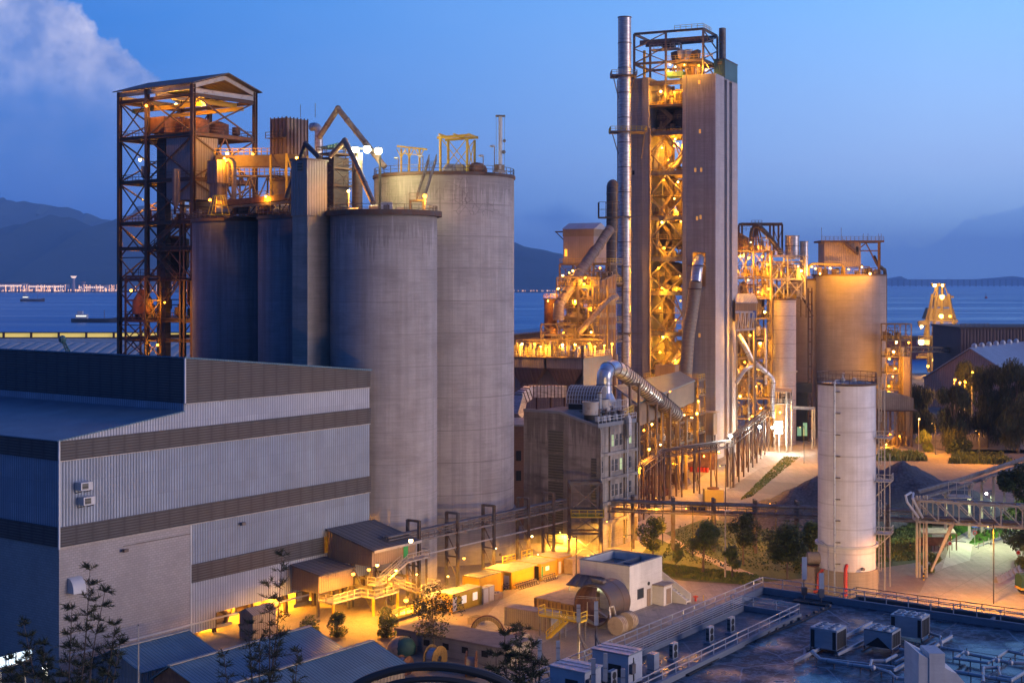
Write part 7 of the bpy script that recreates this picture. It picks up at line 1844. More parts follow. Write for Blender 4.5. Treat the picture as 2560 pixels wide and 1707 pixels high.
t=T('portal_pipe_bridge','grey pipe bridge on tall twin legged portals passing the big silos','pipe bridge',(-14.4,220,0))
La,Lb=V((-15.5,218.6,0)),V((10,252,0))
for q,Yp in ((1049,220),(1128,227.5),(1213,235),(1292,242.6),(1368,248.5)):
    s_=(Yp-La.y)/(Lb.y-La.y);c=La.lerp(Lb,s_)
    mb=MB()
    for e in (0,2.3): mb.ibar(c+W*e,c+W*e+ZUP*11.9,.42,.42)
    mb.ibar(c,c+W*2.3+ZUP*0+ZUP*11.75-ZUP*0,.1,.1) if 0 else None
    mb.bar(c+ZUP*11.8,c+W*2.3+ZUP*11.8,.4,.35);mb.bar(c+ZUP*8.6,c+W*2.3+ZUP*8.6,.3);mb.bar(c+ZUP*4.8,c+W*2.3+ZUP*4.8,.2);mb.bar(c+ZUP*1.2,c+W*2.3+ZUP*4.8,.14);mb.bar(c+ZUP*4.8,c+W*2.3+ZUP*8.6,.14)
    mb.build('portal',M['steel'],t)
for e,z,r in ((.5,10.2,.16),(1.0,10.1,.22),(1.6,10.15,.14),(.4,9.75,.1)):
    mb=MB();mb.tube([La-U*5+W*e+ZUP*z,Lb+W*e+ZUP*z],r,8);mb.build('pipe',M['steel'],t)
mb=MB();mb.tube([La-U*2+W*.2+ZUP*6.4,Lb+W*.2+ZUP*6.4],.13,7);mb.build('pipe',M['steelp'],t)
mb=MB()
for e in (.1,2.2): mb.bar(La-U*5+W*e+ZUP*8.8,Lb+W*e+ZUP*8.8,.25,.3)
n=30
for k in range(n): c=La.lerp(Lb,k/n)+W*.1;mb.bar(c+ZUP*8.9,c+ZUP*9.9,.08)
mb.build('truss',M['steel'],t)
t=T('corner_tower','square grey steel corner tower of the pipe bridge with a yellow railed landing','tower',(10,252,0))
frame_tower(t,(10.2,250.5),V((1,0,0)),V((0,1,0)),[0,5.6],[0,3.4],[4.5,8.4,13.3],M['steel'],cw=.4,bw=.3,braces='f',br=.14)
mb=MB();mb.box((10.4,249.6,7.4),(16.3,253.8,7.6));mb.build('floor',M['yel'],t);mb=MB();mb.rail([V((10.4,253,7.6)),V((10.4,249.7,7.6)),V((16.2,249.7,7.6)),V((16.2,253,7.6))],1.15,1.3,.05);mb.build('railing',M['yel'],t)
t=T('long_pipe_bridge','long straight pipe bridge crossing the yard behind the trees and the white tank','pipe bridge',(14,259,0))
Ra,Rb=V((13,262,0)),V((X(2295,250).x,250,0))
for q in (1585,1685,1784,1884,1984,2195):
    s_=((q-CX)/F*258-Ra.x)/(Rb.x-Ra.x);c=Ra.lerp(Rb,s_);mb=MB()
    for e in (0,1.8): mb.ibar(c+V((0,e,0)),c+V((0,e,9.6)),.42,.42)
    mb.bar(c+V((0,0,6.8)),c+V((0,1.8,6.8)),.3);mb.bar(c+V((0,0,9.4)),c+V((0,1.8,9.4)),.3);mb.build('portal',M['steel'],t)
for e,z,r in ((0,8.55,.28),(1.6,8.55,.22),(.5,7.1,.2),(1.2,7.1,.2)):
    mb=MB();mb.tube([Ra+V((0,e-.2,z)),Rb+V((0,e-.2,z))],r,8);mb.build('pipe',M['steel'],t)
mb=MB();mb.bar(Ra+V((0,-.3,6.75)),Rb+V((0,-.3,6.75)),.22,.3);mb.bar(Ra+V((0,-.3,8.0)),Rb+V((0,-.3,8.0)),.14)
for k in range(36): c=Ra.lerp(Rb,k/36)+V((0,-.3,0));mb.bar(c+ZUP*6.8,c+ZUP*8.4,.09)
mb.build('truss',M['steel'],t)
t=T('truss_pipe_bridge','grey truss pipe bridge on braced legs crossing the road at the right edge','pipe bridge',X(2295,233))
Ta,Tb=X(2295,234),X(2720,224)
mb=MB()
for e in (0,3):
    o_=V((0,e,0));mb.ibar(Ta+o_+ZUP*12.8,Tb+o_+ZUP*12.8,.35,.35);mb.ibar(Ta+o_+ZUP*9.4,Tb+o_+ZUP*9.4,.35,.35)
    for k in range(8):
        a,b_=Ta.lerp(Tb,k/8)+o_,Ta.lerp(Tb,(k+1)/8)+o_;mb.bar(a+ZUP*9.4,a+ZUP*12.8,.2);mb.bar(a+ZUP*12.7,b_+ZUP*9.5,.18)
for k in range(9): a=Ta.lerp(Tb,k/8);mb.bar(a+ZUP*12.8,a+V((0,3,12.8)),.2);mb.bar(a+ZUP*9.4,a+V((0,3,9.4)),.2)
mb.build('truss',M['steelp'],t)
for e,r,z in ((.7,.2,10),(1.3,.26,10.1),(2.0,.2,10),(2.5,.14,10)):
    mb=MB();mb.tube([Ta+V((0,e,z)),Tb+V((0,e,z))],r,8);mb.build('pipe',M['steel'],t)
for q in (0,.55,1.2,1.75):
    mb=MB();c=Ta+V((q,.6+q*.3,0));mb.bar(c,c+ZUP*13.6,.32 if q in (0,1.75) else .18);mb.build('leg',M['steelp'],t)
mb=MB();mb.bar(Ta+V((5.6,0,9.3)),Ta+V((2.2,0,1.2)),.28);mb.bar(Ta+V((6.6,1.5,9.3)),Ta+V((2.6,1.2,1.2)),.28);mb.build('bracing',M['steelp'],t)
mb=MB();mb.tube([Ta+V((.1,0,10)),Ta+V((-1.8,0,12.6)),Ta+V((-1.9,.5,13.6)),Ta+V((-.6,2,13.9))],.22,8);mb.tube([Ta+V((.8,0,10)),Ta+V((-.9,0,13.2)),Ta+V((-.2,2,13.8))],.2,8);mb.build('bent_pipe',M['paint'],t)
t=T('pipe_conveyor','blue grey pipe conveyor on slim posts running away to the right edge','conveyor',P(2300,1235,250))
ca,cb,cc_=P(2293,1236,250),P(2400,1205,266),P(2640,1124,312)
for e,z,r in ((0,.55,.3),(.9,.2,.24),(1.7,.35,.26)):
    mb=MB();o_=V((e*.6,e,z));mb.tube([ca+o_,cb+o_,cc_+o_],r,8);mb.build('pipe',M['steel'],t)
mb=MB()
for a,b_ in ((ca,cb),(cb,cc_)): mb.bar(a-ZUP*.9,b_-ZUP*.9,.3,.4);mb.bar(a+V((.8,1.8,-.9)),b_+V((.8,1.8,-.9)),.3,.4)
mb.build('beam',M['steel'],t)
for q in (2365,2425,2455,2485,2513,2542):
    s_=(q-2400)/240;p=cb.lerp(cc_,max(0,s_*.93)) if q > 2400 else ca.lerp(cb,.68)
    mb=MB();mb.ibar(V((p.x,p.y+.8,0)),p+V((0,.8,-.9)),.42,.42);mb.bar(p+V((-.9,.8,-1)),p+V((.9,.8,-1)),.3);mb.bar(p+V((0,.8,-2.6)),p+V((1,.8,-1)),.15);mb.build('post',M['steelp'],t)
mb=MB();p=P(2390,1220,262);mb.box((p.x-2,260,p.z-1.6),(p.x+2.4,264,p.z-1.4));mb.rail([V((p.x-2,260,p.z-1.4)),V((p.x+2.4,260,p.z-1.4))],2.8,1.5,.05);mb.build('service_landing',M['steelp'],t)

def cont(label,c,L,wd,h,m,roofm=None,name='container',door=None,wins=(),z=0.0,group=None,wside='long',cat='container'):
    """near bottom corner c, long side along U, short side along W"""
    t=T(name,label,cat,c+ZUP*z,group);c=V((c.x,c.y,z))
    mb=MB();mb.frame(c,U,W,ZUP,.04,L-.04,.04,wd-.04,.08,h-.06);mb.build('wall',m,t)
    mb=MB();mb.frame(c,U,W,ZUP,-.02,L+.02,-.02,wd+.02,h-.06,h+.04);mb.build('roof',roofm or M['rooft'],t)
    f_=MB()
    for x in (0,L):
        for y in (0,wd): f_.bar(c+U*x+W*y,c+U*x+W*y+ZUP*h,.16)
    for y in (0,wd): f_.bar(c+W*y+ZUP*.08,c+U*L+W*y+ZUP*.08,.14)
    f_.build('corner_frame',m,t)
    for (face,x,w_,z0,z1,mm,nm) in wins:
        q=MB()
        if face == 'u': q.frame(c,U,W,ZUP,x,x+w_,-.05,.03,z0,z1)
        else: q.frame(c,W,U,ZUP,x,x+w_,-.05,.03,z0,z1)
        q.build(nm,mm,t)
    return t
wd_=mat('white_door',(.7,.66,.58),.5)
winm=emit('dim_lit_window',(1,.95,.75),.28)
c1=G(1129.5,1532)
cont('yellow office container with a white door and two windows, nearest the road',c1,7.2,2.6,2.75,M['yelc'],name='office_container',wins=(('u',.25,.85,.1,2.2,wd_,'door'),('u',2.4,1.1,.95,2.1,winm,'window'),('u',5.1,1.1,.95,2.1,winm,'window')))
k=T('container_air_conditioner','white air conditioner box hung on the yellow office container end','air conditioner',c1+W*2.0)
mb=MB();mb.frame(c1,W,U,ZUP,1.7,2.5,-.5,-.06,1.3,1.9);mb.build('case',M['pipew'],k);mb=MB();mb.frame(c1,W,U,ZUP,1.85,2.35,-.53,-.5,1.4,1.8);mb.build('grille',M['steel'],k)
c2x=G(1214,1497)
t=cont('yellow shed container with a thin brown overhanging roof behind the near office',c2x+W*1.2,6.0,3.2,3.1,M['yelc'],M['roofdk'],name='shed_container')
for k2,q in enumerate((1176+32,1222)):
    g_=G(q,1508-k2*6);t=T('steel_locker','pale upright steel locker beside the yellow shed container, %s' % ('left' if k2 == 0 else 'right'),'locker',g_,'pale steel lockers')
    mb=MB();mb.frame(g_,U,W,ZUP,-.5,.9,-.4,.7,0,2.4);mb.build('case',M['steelp'],t);mb=MB();mb.frame(g_,U,W,ZUP,-.35,.7,-.43,-.4,.2,2.2);mb.build('door',M['paint'],t)
c3=G(1278.4,1473)
cont('long yellow container office with a lit window, parked bicycles along its side',c3,6.1,5.6,2.75,M['yelc'],name='office_container',wins=(('w',.5,.95,.1,2.1,wd_,'door'),('w',2.6,1.2,.9,2.2,emit('bright_window',(1,.97,.8),1.1),'window'),('w',5.0,.5,.9,2.2,E_WIN,'window')))
cont('yellow container with an open green door beyond the long container office',c3+U*8.2,4.6,5.2,2.75,M['yelc'],name='office_container',wins=(('w',.4,2.1,.1,2.3,M['dark'],'doorway'),('u',.1,.5,.1,2.3,M['grn'],'door'),('u',1.4,1.0,1.4,2.1,winm,'window')))
cont('last yellow container of the row with a pale cabinet at its end',c3+U*13.8+W*.4,4.2,4.6,2.75,M['yelc'],name='office_container',wins=(('u',.2,.7,.1,2.1,wd_,'door'),))
cont('pale dusty storage box at the end of the yellow container row',c3+U*15.2-W*1.6,3.4,1.6,2.5,M['rooft'],name='storage_box',cat='box')
mb=MB();t=T('canopy','flat dusty canopy spanning the gap between the yellow containers','canopy',c3+U*6.3);mb.frame(c3,U,W,ZUP,6.2,8.15,.6,5.4,2.5,2.65);mb.build('roof',M['rooft'],t);mb=MB();mb.bar(c3+U*7.2+W*.7,c3+U*7.2+W*.7+ZUP*2.5,.12);mb.build('post',M['steel'],t)
t=T('yellow_roof_rail','yellow guard rail standing on the yellow container roofs','railing',c3+U*3+W*4);mb=MB();mb.rail([c3+U*4.5+W*5+ZUP*2.8,c3+U*8+W*5+ZUP*2.8],1.1,1.2,.06);mb.rail([c3+U*9+W*4.4+ZUP*2.8,c3+U*12+W*4.4+ZUP*2.8],1.4,1.5,.06);mb.build('rail',M['yel'],t)
mb=MB();mb.frame(c3,U,W,ZUP,4.5,8,4.9,5.1,2.8,3.0);mb.build('kickplate',M['yel'],t)
def bicycle(c):
    t=T('bicycle','bicycle','bicycle',c,'bicycles parked at the yellow containers');c=V(c);d_=W
    for s_ in (-.5,.5):
        mb=MB();mb.tube([c+d_*(s_+.33*math.cos(a))+ZUP*(.35+.33*math.sin(a)) for a in [2*math.pi*i/14 for i in range(14)]],.035,5,closed=True);mb.build('wheel',M['tire'],t)
    mb=MB();bb=c+ZUP*.35;hd=c+d_*.38+ZUP*.85;st_=c-d_*.15+ZUP*.85
    for a,b_ in ((bb,hd),(bb,st_),(st_,hd),(c-d_*.5+ZUP*.35,bb),(c-d_*.5+ZUP*.35,st_),(hd,c+d_*.5+ZUP*.35)): mb.bar(a,b_,.05)
    mb.build('frame',M['steelp'],t)
    MB().bar(hd+U*-.25+ZUP*.15,hd+U*.25+ZUP*.15,.05).build('handlebar',M['steel'],t)
    MB().frame(st_,d_,U,ZUP,-.14,.12,-.08,.08,.05,.12).build('saddle',M['black'],t)
    return t
bk0=bicycle(c3-W*.75+U*.6);nb_=15
for k in range(nb_):
    o=bk0 if k == 0 else copy_tree(bk0,U*(.62*k+(1.6 if k > 8 else 0)),rz=0)
    o['label']='bicycle parked against the yellow containers, %s' % ordn(k,nb_)
for k in range(5):
    p=G(1230+k*9,1478-k*1.5);o=copy_tree(bk0,p-OFF[bk0.name],rz=.3);o['group']='bicycles left of the container office';o['label']='bicycle beside the locker and the long container office, %s' % ordn(k,5)
g_=G(1238,1496);t=T('scrap_crate','wooden crate of scrap standing on the road by the bicycles','crate',g_);mb=MB();mb.frame(g_,U,W,ZUP,-1,1,-.7,.7,0,.9);mb.build('side',M['rooft'],t);mb=MB();[mb.sphere(g_+V((x,0,.9)),.32,6) for x in (-.5,0,.5)];mb.build('scrap',M['steelp'],t)
for k in range(2):
    a=c1+W*(3.0+k*.9)+ZUP*2.2;t=T('loose_pipe','long grey pipe propped behind the near yellow office, %s' % ('front one' if k == 0 else 'back one'),'pipe',V((a.x,a.y,0)));MB().tube([a-U*1.6,a+U*5.6],.28,10).build('pipe',M['steelp'],t);MB().bar(V((a.x,a.y,0)),a,.3).build('prop',M['steel'],t)
oc=G(1437,1557)
for k in range(3):
    cont('ochre shipping container, %s of three side by side left of the kiln shell' % ('right','middle','left')[k],oc+W*(2.5*k)+U*(.3*k),6.1+(3 if k else 0),2.44,2.6,M['ochre'],M['rooft'],name='shipping_container',group='ochre shipping containers',
         wins=(('w',.2,.05,.2,2.4,M['steelr'],'lock_bar'),('w',.9,.05,.2,2.4,M['steelr'],'lock_bar'),('w',1.5,.05,.2,2.4,M['steelr'],'lock_bar'),('w',2.2,.05,.2,2.4,M['steelr'],'lock_bar')))
gc=G(1262,1562) ;gcc=gc-W*8.0
cont('weathered grey ribbed container with its long side to the viewer',V((gcc.x,gcc.y,0)),2.44,8.0,2.6,M['greyc'],M['rooft'],name='shipping_container')
t=T('yellow_access_platform','yellow railed access platform on posts before the ochre containers','platform',G(1370,1590));o_=G(1334,1592) ;o_=V((o_.x,o_.y,0))+U*1.2
mb=MB();mb.frame(o_,-W,U,ZUP,0,7.0,0,1.5,2.7,2.95);mb.build('deck',M['yel'],t)
mb=MB();mb.rail([o_+U*1.5+ZUP*2.95,o_+ZUP*2.95,o_-W*7+ZUP*2.95,o_-W*7+U*1.5+ZUP*2.95],1.1,1.1,.05);mb.build('railing',M['yel'],t)
for x in (.2,3.5,6.8):
    mb=MB();mb.bar(o_-W*x,o_-W*x+ZUP*2.7,.16);mb.bar(o_-W*x+U*1.4,o_-W*x+U*1.4+ZUP*2.7,.16);mb.build('leg',M['steel'],t)
mb=MB();mb.stairs(o_-W*2-U*.6+ZUP*0,o_-W*5-U*.6+ZUP*2.7,.8,r=.05);mb.build('stair',M['yel'],t)
kc=X(1480,200.5);kc=V((kc.x,kc.y,3.15));kr=3.0;kl=5.6
t=T('kiln_shell','huge open ended brown steel kiln shell section lying on stands in the yard','kiln shell',V((kc.x,kc.y,0)))
def kring(mb,x0,x1,ra,rb,n=56,inner=False):
    for k in range(n):
        a,b_=2*math.pi*k/n,2*math.pi*(k+1)/n
        q=[kc+U*x+W*(math.cos(an)*r)+ZUP*(math.sin(an)*r) for x,r,an in ((x0,ra,a),(x1,rb,a),(x1,rb,b_),(x0,ra,b_))]
        mb.face(q if not inner else q[::-1])
mb=MB();kring(mb,0,kl,kr,kr);kring(mb,0,0,kr,kr-.12);kring(mb,kl,kl,kr-.12,kr);mb.build('shell',M['shell'],t,angle=50)
mb=MB();kring(mb,0,kl,kr-.12,kr-.12,inner=True);mb.build('inner_lining',M['rust'],t,angle=50)
mb=MB();kring(mb,.05,.35,kr+.04,kr+.04);kring(mb,.05,.05,kr+.04,kr);kring(mb,.35,.35,kr,kr+.04);kring(mb,3.6,3.75,kr+.05,kr+.05);mb.build('seam_band',M['steelr'],t,angle=50)
mb=MB()
for a in (.25,1.2,2.2,3.4): mb.bar(kc+W*kr*math.cos(a)*.97+ZUP*kr*math.sin(a)*.97+U*.1,kc-W*kr*math.cos(a)*.97*(.9)+ZUP*kr*math.sin(a+.25)*.9+U*.1,.06) if a < 2 else None
mb.bar(kc+W*2.8+ZUP*1+U*.2,kc-W*2.6+ZUP*1.4+U*.2,.07);mb.bar(kc+W*2.6-ZUP*1.4+U*.2,kc-W*2.6-ZUP*1.4+U*.2,.07);mb.bar(kc+W*1-ZUP*2.7+U*.2,kc+W*.9+ZUP*.4+U*.2,.07);mb.bar(kc-W*1-ZUP*2.7+U*.2,kc-W*.9-ZUP*.4+U*.2,.07)
mb.build('scaffold_tubes',M['steelp'],t)
mb=MB();mb.frame(kc,U,W,ZUP,1.4,2.4,-.9,.9,kr,kr+.35);mb.frame(kc,U,W,ZUP,1.2,1.5,-.6,.9,kr+.3,kr+.55);mb.build('lifting_lug',M['steel'],t)
for x in (.7,4.6):
    mb=MB();mb.prism([kc+U*x+W*y+ZUP*(z-3.15) for y,z in ((-2.6,0),(2.6,0),(2.1,1.3),(0,.35),(-2.1,1.3))],U*.5);mb.build('cradle',M['conc'],t)
mb=MB();mb.bar(kc-W*3.6-ZUP*3.15-U*.4,kc-W*2.9+ZUP*.2-U*.1,.2);mb.bar(kc-W*3.9-ZUP*3.15+U*1.0,kc-W*3.0+ZUP*.2+U*.9,.2);mb.bar(kc-W*2.9+ZUP*.2-U*.1,kc-W*3.0+ZUP*.2+U*.9,.2);mb.build('side_trestle',M['steelp'],t)
for k in range(2):
    q=G(1543+k*26,1586-k*12);t=T('wrapped_roll','tall striped wrapped roll standing right of the kiln shell, %s' % ('front one' if k == 0 else 'back one'),'roll',q,'wrapped rolls')
    mb=MB();mb.tube([q+ZUP*1.3-U*.5,q+ZUP*1.3+U*.8],1.3,18);mb.build('roll',M['rooft'],t);mb=MB();[mb.tube([q+ZUP*1.3+U*x,q+ZUP*1.3+U*(x+.08)],1.34,18) for x in (-.3,.1,.5)];mb.build('strap',M['steel'],t)
bo=G(1574,1531)
t=T('white_building','small white flat roofed block building with stains, a canopy and outside stairs','building',bo);bl_,bw_=9.6,8.8;hz_=6.85
mb=MB();mb.frame(bo,U,W,ZUP,0,bl_,0,bw_,0,5.6)
for x0,x1,y0,y1 in ((0,bl_,0,.25),(0,bl_,bw_-.25,bw_),(0,.25,.25,bw_-.25),(bl_-.25,bl_,.25,bw_-.25)): mb.frame(bo,U,W,ZUP,x0,x1,y0,y1,5.6,hz_)
mb.build('wall',M['white'],t)
mb=MB();mb.frame(bo,U,W,ZUP,.26,bl_-.26,.26,bw_-.26,5.61,5.66);mb.build('roof',M['walk'],t)
mb=MB();mb.frame(bo,U,W,ZUP,.26,bl_-.26,3.6,3.9,5.66,6.5);mb.frame(bo,U,W,ZUP,4.2,4.5,.26,3.6,5.66,6.4);mb.build('roof_beam',M['para'],t)
mb=MB();mb.frame(bo,U,W,ZUP,-.06,bl_+.06,-.06,.3,hz_,hz_+.12);mb.frame(bo,U,W,ZUP,-.06,bl_+.06,bw_-.3,bw_+.06,hz_,hz_+.12);mb.frame(bo,U,W,ZUP,-.06,.3,.3,bw_-.3,hz_,hz_+.12);mb.frame(bo,U,W,ZUP,bl_-.3,bl_+.06,.3,bw_-.3,hz_,hz_+.12);mb.build('coping',M['para'],t)
mb=MB();mb.frame(bo,U,W,ZUP,2.3,3.9,-.02,.05,1.6,3.0);wo=mb.build('window',M['glass'],t);mb=MB()
for z in (1.55,3.0): mb.frame(bo,U,W,ZUP,2.2,4.0,-.08,.02,z,z+.07)
for x in (2.2,3.93): mb.frame(bo,U,W,ZUP,x,x+.07,-.08,.02,1.6,3)
mb.build('frame',M['steel'],wo)
mb=MB();mb.frame(bo,U,W,ZUP,5.0,6.1,-.05,.03,.05,2.6);mb.build('door',M['tan'],t)
mb=MB();mb.frame(bo,W,U,ZUP,5.2,7.6,-.05,.03,.05,2.6);mb.build('doorway',M['tan'],t)
mb=MB();mb.prism([bo+W*1.8-U*.0+ZUP*3.9,bo+W*5.2-U*2.8+ZUP*3.4,bo+W*9.4-U*2.8+ZUP*3.4,bo+W*9.4+ZUP*4.5,bo+W*5+ZUP*4.6],ZUP*.15);mb.build('canopy',M['roofdk'],t)
mb=MB();[mb.bar(bo+W*y-U*2.6,bo+W*y-U*2.6+ZUP*3.4,.14) for y in (5.4,9.0)];mb.build('canopy_post',M['paint'],t)
mb=MB();mb.frame(bo,U,W,ZUP,6.8,9.3,-1.9,0,0,2.9);mb.build('lean_room',M['white'],t);mb=MB();mb.frame(bo,U,W,ZUP,6.6,9.5,-2.1,0,2.9,3.1);mb.build('lean_roof',M['rooft'],t);mb=MB();mb.frame(bo,U,W,ZUP,7.6,8.9,-1.96,-1.88,.1,2.4);mb.build('shutter',M['tan'],t)
mb=MB();mb.prism([bo+U*9.65+W*y+ZUP*z for y,z in ((2.5,0),(2.5,3.9),(1.6,3.9),(-4.2,.6),(-4.2,0))],U*.15);mb.prism([bo+U*11.0+W*y+ZUP*z for y,z in ((2.5,0),(2.5,4.6),(1.6,4.6),(-4.2,1.4),(-4.2,0))],U*.15)
for k in range(14): mb.frame(bo,U,W,ZUP,9.8,11,-4.1+k*.42,2.4,.2+k*.24,.44+k*.24)
mb.build('outside_stair',M['white'],t)
for q,lb in ((bo+W*6.5-U*1.6+ZUP*3.2,'greenish tube lamp under the white building canopy'),):
    l_=T('tube_lamp',lb,'lamp',q);mb=MB();mb.frame(q,W,U,ZUP,-.6,.6,-.08,.08,-.05,.05);mb.build('tube',emit('tube_glow',(.9,1,.8),6),l_);add_light(q-ZUP*.3,260,(.85,1,.6),l_)
k=T('wall_dial','small black round dial on the white building wall above the door','dial',bo+U*5.6);mb=MB();mb.tube([bo+U*5.5+ZUP*3.4,bo+U*5.5+ZUP*3.4-W*.12],.28,14);mb.build('face',M['black'],k)
g_=G(1739,1502);t=T('hydrant','red yard hydrant standing between two short posts','hydrant',g_);mb=MB();mb.bar(g_,g_+ZUP*.9,.25);mb.bar(g_+V((-.4,0,.7)),g_+V((.4,0,.7)),.2);mb.build('body',M['red'],t);mb=MB();mb.bar(g_+V((-1.2,0,0)),g_+V((-1.2,0,.9)),.1);mb.bar(g_+V((1.2,0,0)),g_+V((1.2,0,.9)),.1);mb.build('post',M['yel'],t)
t=T('yard_lamp_pole','thin pale lamp pole standing on the lawn before the trees','lamp',G(1813,1447));g_=G(1813,1447);mb=MB();mb.tube([g_,g_+ZUP*11.2],[.16,.09],8);mb.build('pole',M['steelp'],t);mb=MB();mb.frame(g_+ZUP*11.2,V((1,0,0)),V((0,1,0)),ZUP,-.1,.7,-.12,.12,0,.15);mb.build('head',M['paint'],t)
for i,(q,y,r0,r1,h,lb) in enumerate(((1686,1206,1.7,.95,2.1,'big rusty cone shell standing on the lit yard'),(1717,1207,1.1,.65,1.1,'smaller rusty cone shell right of the big cone'))):
    g_=G(q,y);t=T('steel_cone',lb,'cone',g_);MB().cyl(g_,r0,0,h,20,r2=r1).build('shell',M['ductr'],t);MB().ring(g_,r1-.1,r1+.06,h,h+.08,20).build('rim',M['rust'],t)
g_=G(1786,1262);t=T('cooling_unit','square green sided cooling unit with a round fan top on the yard','cooler',g_);mb=MB();mb.frame(g_,V((1,0,0)),V((0,1,0)),ZUP,-2.1,2.1,0,3.4,0,3.3);mb.build('case',M['plant'] if 0 else mat('olive_paint',(.35,.3,.1),.6,kind='rust',c2=(.25,.2,.08),amt=-.05),t);MB().ring(g_+V((0,1.7,0)),.9,1.3,3.3,3.6,24).build('fan_ring',M['rust'],t);mb=MB();mb.cyl(g_+V((0,1.7,0)),.9,3.3,3.34,20);mb.build('fan',M['black'],t)
g_=G(1744,1284);t=T('generator_set','yellow generator box with dark grilles behind the pipe bridge','generator',g_);mb=MB();mb.frame(g_,V((1,0,0)),V((0,1,0)),ZUP,-2.0,2.0,0,2,.1,1.9);mb.build('case',M['yel'],t)
for x in (-1.7,.15): mb=MB();mb.frame(g_,V((1,0,0)),V((0,1,0)),ZUP,x,x+1.5,-.03,.01,.5,1.5);mb.build('grille',M['black'],t)
g_=G(1640,1240);t=T('scrap_machinery','heap of rusty machine parts with a pale board at the mill corner','machinery',g_);clutter(t,(g_.x-4,g_.y-1),V((1,0,0)),V((0,1,0)),0,7,0,3,0,77,M['rust'],12,1.7);mb=MB();mb.frame(g_,V((1,0,0)),V((0,1,0)),ZUP,-3.2,-1.6,.0,.1,1.6,3.8);mb.build('board',M['tan'],t)
lb0=G(992,1569,2.5);lb0=V((lb0.x,lb0.y,0))
t=T('low_block','long low block with a flat dark dusty roof behind the cable drums','building',lb0);mb=MB();mb.frame(lb0,-W,U,ZUP,0,18,0,5.6,0,2.3);mb.build('wall',M['conc'],t);mb=MB();mb.frame(lb0,-W,U,ZUP,-.25,18.25,-.25,5.9,2.3,2.55);mb.build('roof',M['rooft'] if 0 else mat('dark_dusty_roof',(.2,.17,.155),.9,kind='rust',c2=(.13,.11,.1),amt=.02),t);mb=MB();[mb.frame(lb0,-W,U,ZUP,1.5+k*3.2,2.5+k*3.2,-.04,0,.9,1.7) for k in range(5)];mb.build('vent',M['dark'],t)
def ringthing(name,label,c,r0,r1,w,ax,m,hub=None,spokes=0):
    t=T(name,label,name.replace('_',' '),V((c.x,c.y,0)));z=V((0,0,1));s_=z.cross(ax).normalized()
    def rg(mb,a,b_,x0,x1,n=32):
        for k in range(n):
            p,q=2*math.pi*k/n,2*math.pi*(k+1)/n;f=lambda x,r,an: c+ax*x+s_*(math.cos(an)*r)+z*(math.sin(an)*r)
            mb.face([f(x0,b_,p),f(x1,b_,p),f(x1,b_,q),f(x0,b_,q)]);mb.face([f(x0,a,q),f(x1,a,q),f(x1,a,p),f(x0,a,p)])
            mb.face([f(x0,a,p),f(x0,b_,p),f(x0,b_,q),f(x0,a,q)]);mb.face([f(x1,a,q),f(x1,b_,q),f(x1,b_,p),f(x1,a,p)])
    if hub:
        for x in (-w/2,w/2-.1):
            mb=MB();rg(mb,.35,r1,x,x+.1)
            for k in range(spokes): an=2*math.pi*k/spokes;mb.bar(c+ax*(x+.05)+s_*math.cos(an)*.3+z*math.sin(an)*.3,c+ax*(x+.05)+s_*math.cos(an)*r1+z*math.sin(an)*r1,.07,.16,up=ax)
            mb.build('flange',m,t)
        mb=MB();rg(mb,.3,r0,-w/2+.1,w/2-.1);mb.build('cable_coil',hub,t)
    else:
        mb=MB();rg(mb,r0,r1,-w/2,w/2);mb.build('ring',m,t);mb=MB();rg(mb,r1,r1+.14,-w/4,w/4);mb.build('teeth_band',M['rust'],t)
    return t
c=G(1218,1590);ringthing('gear_ring','half sunk ochre gear ring standing left of the grey container',V((c.x,c.y,.6)),1.7,2.2,.8,(-W*.5-U*.8).normalized(),M['yel'] if 0 else M['ochre'])
c=G(1088,1672);ringthing('cable_drum','cable drum with an ochre flange and white coil, between the two rusty ones',V((c.x,c.y,1.5)),1.15,1.55,1.5,(-W).normalized(),M['ochre'],M['pipew'],16)
c=G(1178,1690);ringthing('cable_drum','rust red cable drum with spoked flanges, rightmost of the drums',V((c.x,c.y,1.55)),.9,1.6,1.3,(-W*.8+U*.5).normalized(),M['rust'],M['rooft'],20)
c=G(1010,1684);ringthing('cable_drum','small reddish cable drum beside the gabled shed eave',V((c.x,c.y,1.1)),.9,1.2,1.3,(-W).normalized(),M['rust'],M['steelp'],8)
g_=G(1000,1632);t=T('tarpaulin_pile','round heap covered with a crumpled green tarpaulin','pile',g_);mb=MB();mb.sphere(g_+ZUP*.6,1.7,14,.95);mb.build('pile',M['rooft'],t);mb=MB();mb.sphere(g_+V((.6,-.3,.7)),1.6,12,1.0);mb.build('tarpaulin',M['tarp'],t)
g_=G(925,1640);t=T('pipe_stack','stack of long pale hoses and pipes lying by the gabled sheds','pipes',g_)
for k in range(9): mb=MB();o_=g_+U*(k % 5)*.5-U*1.5+ZUP*(.25+(k // 5)*.4);mb.tube(curve([o_+W*3.5,o_+W*1+ZUP*.2,o_-W*2,o_-W*4.5-U*.4]),.2,7);mb.build('pipe',M['pipew'] if k % 3 else M['rust'],t)
for i,(q,y) in enumerate(((1190,1556),(1300,1600))):
    g_=G(q,y);t=T('timber_crate','dusty open timber crate %s' % ('left of the grey container' if i == 0 else 'in front of the grey container'),'crate',g_);mb=MB();mb.frame(g_,U,W,ZUP,-1,1,-.8,.8,0,.9);mb.build('side',M['rooft'],t);mb=MB();mb.frame(g_,U,W,ZUP,-.8,.8,-.6,.6,.9,.95);mb.build('content',M['steelr'],t)
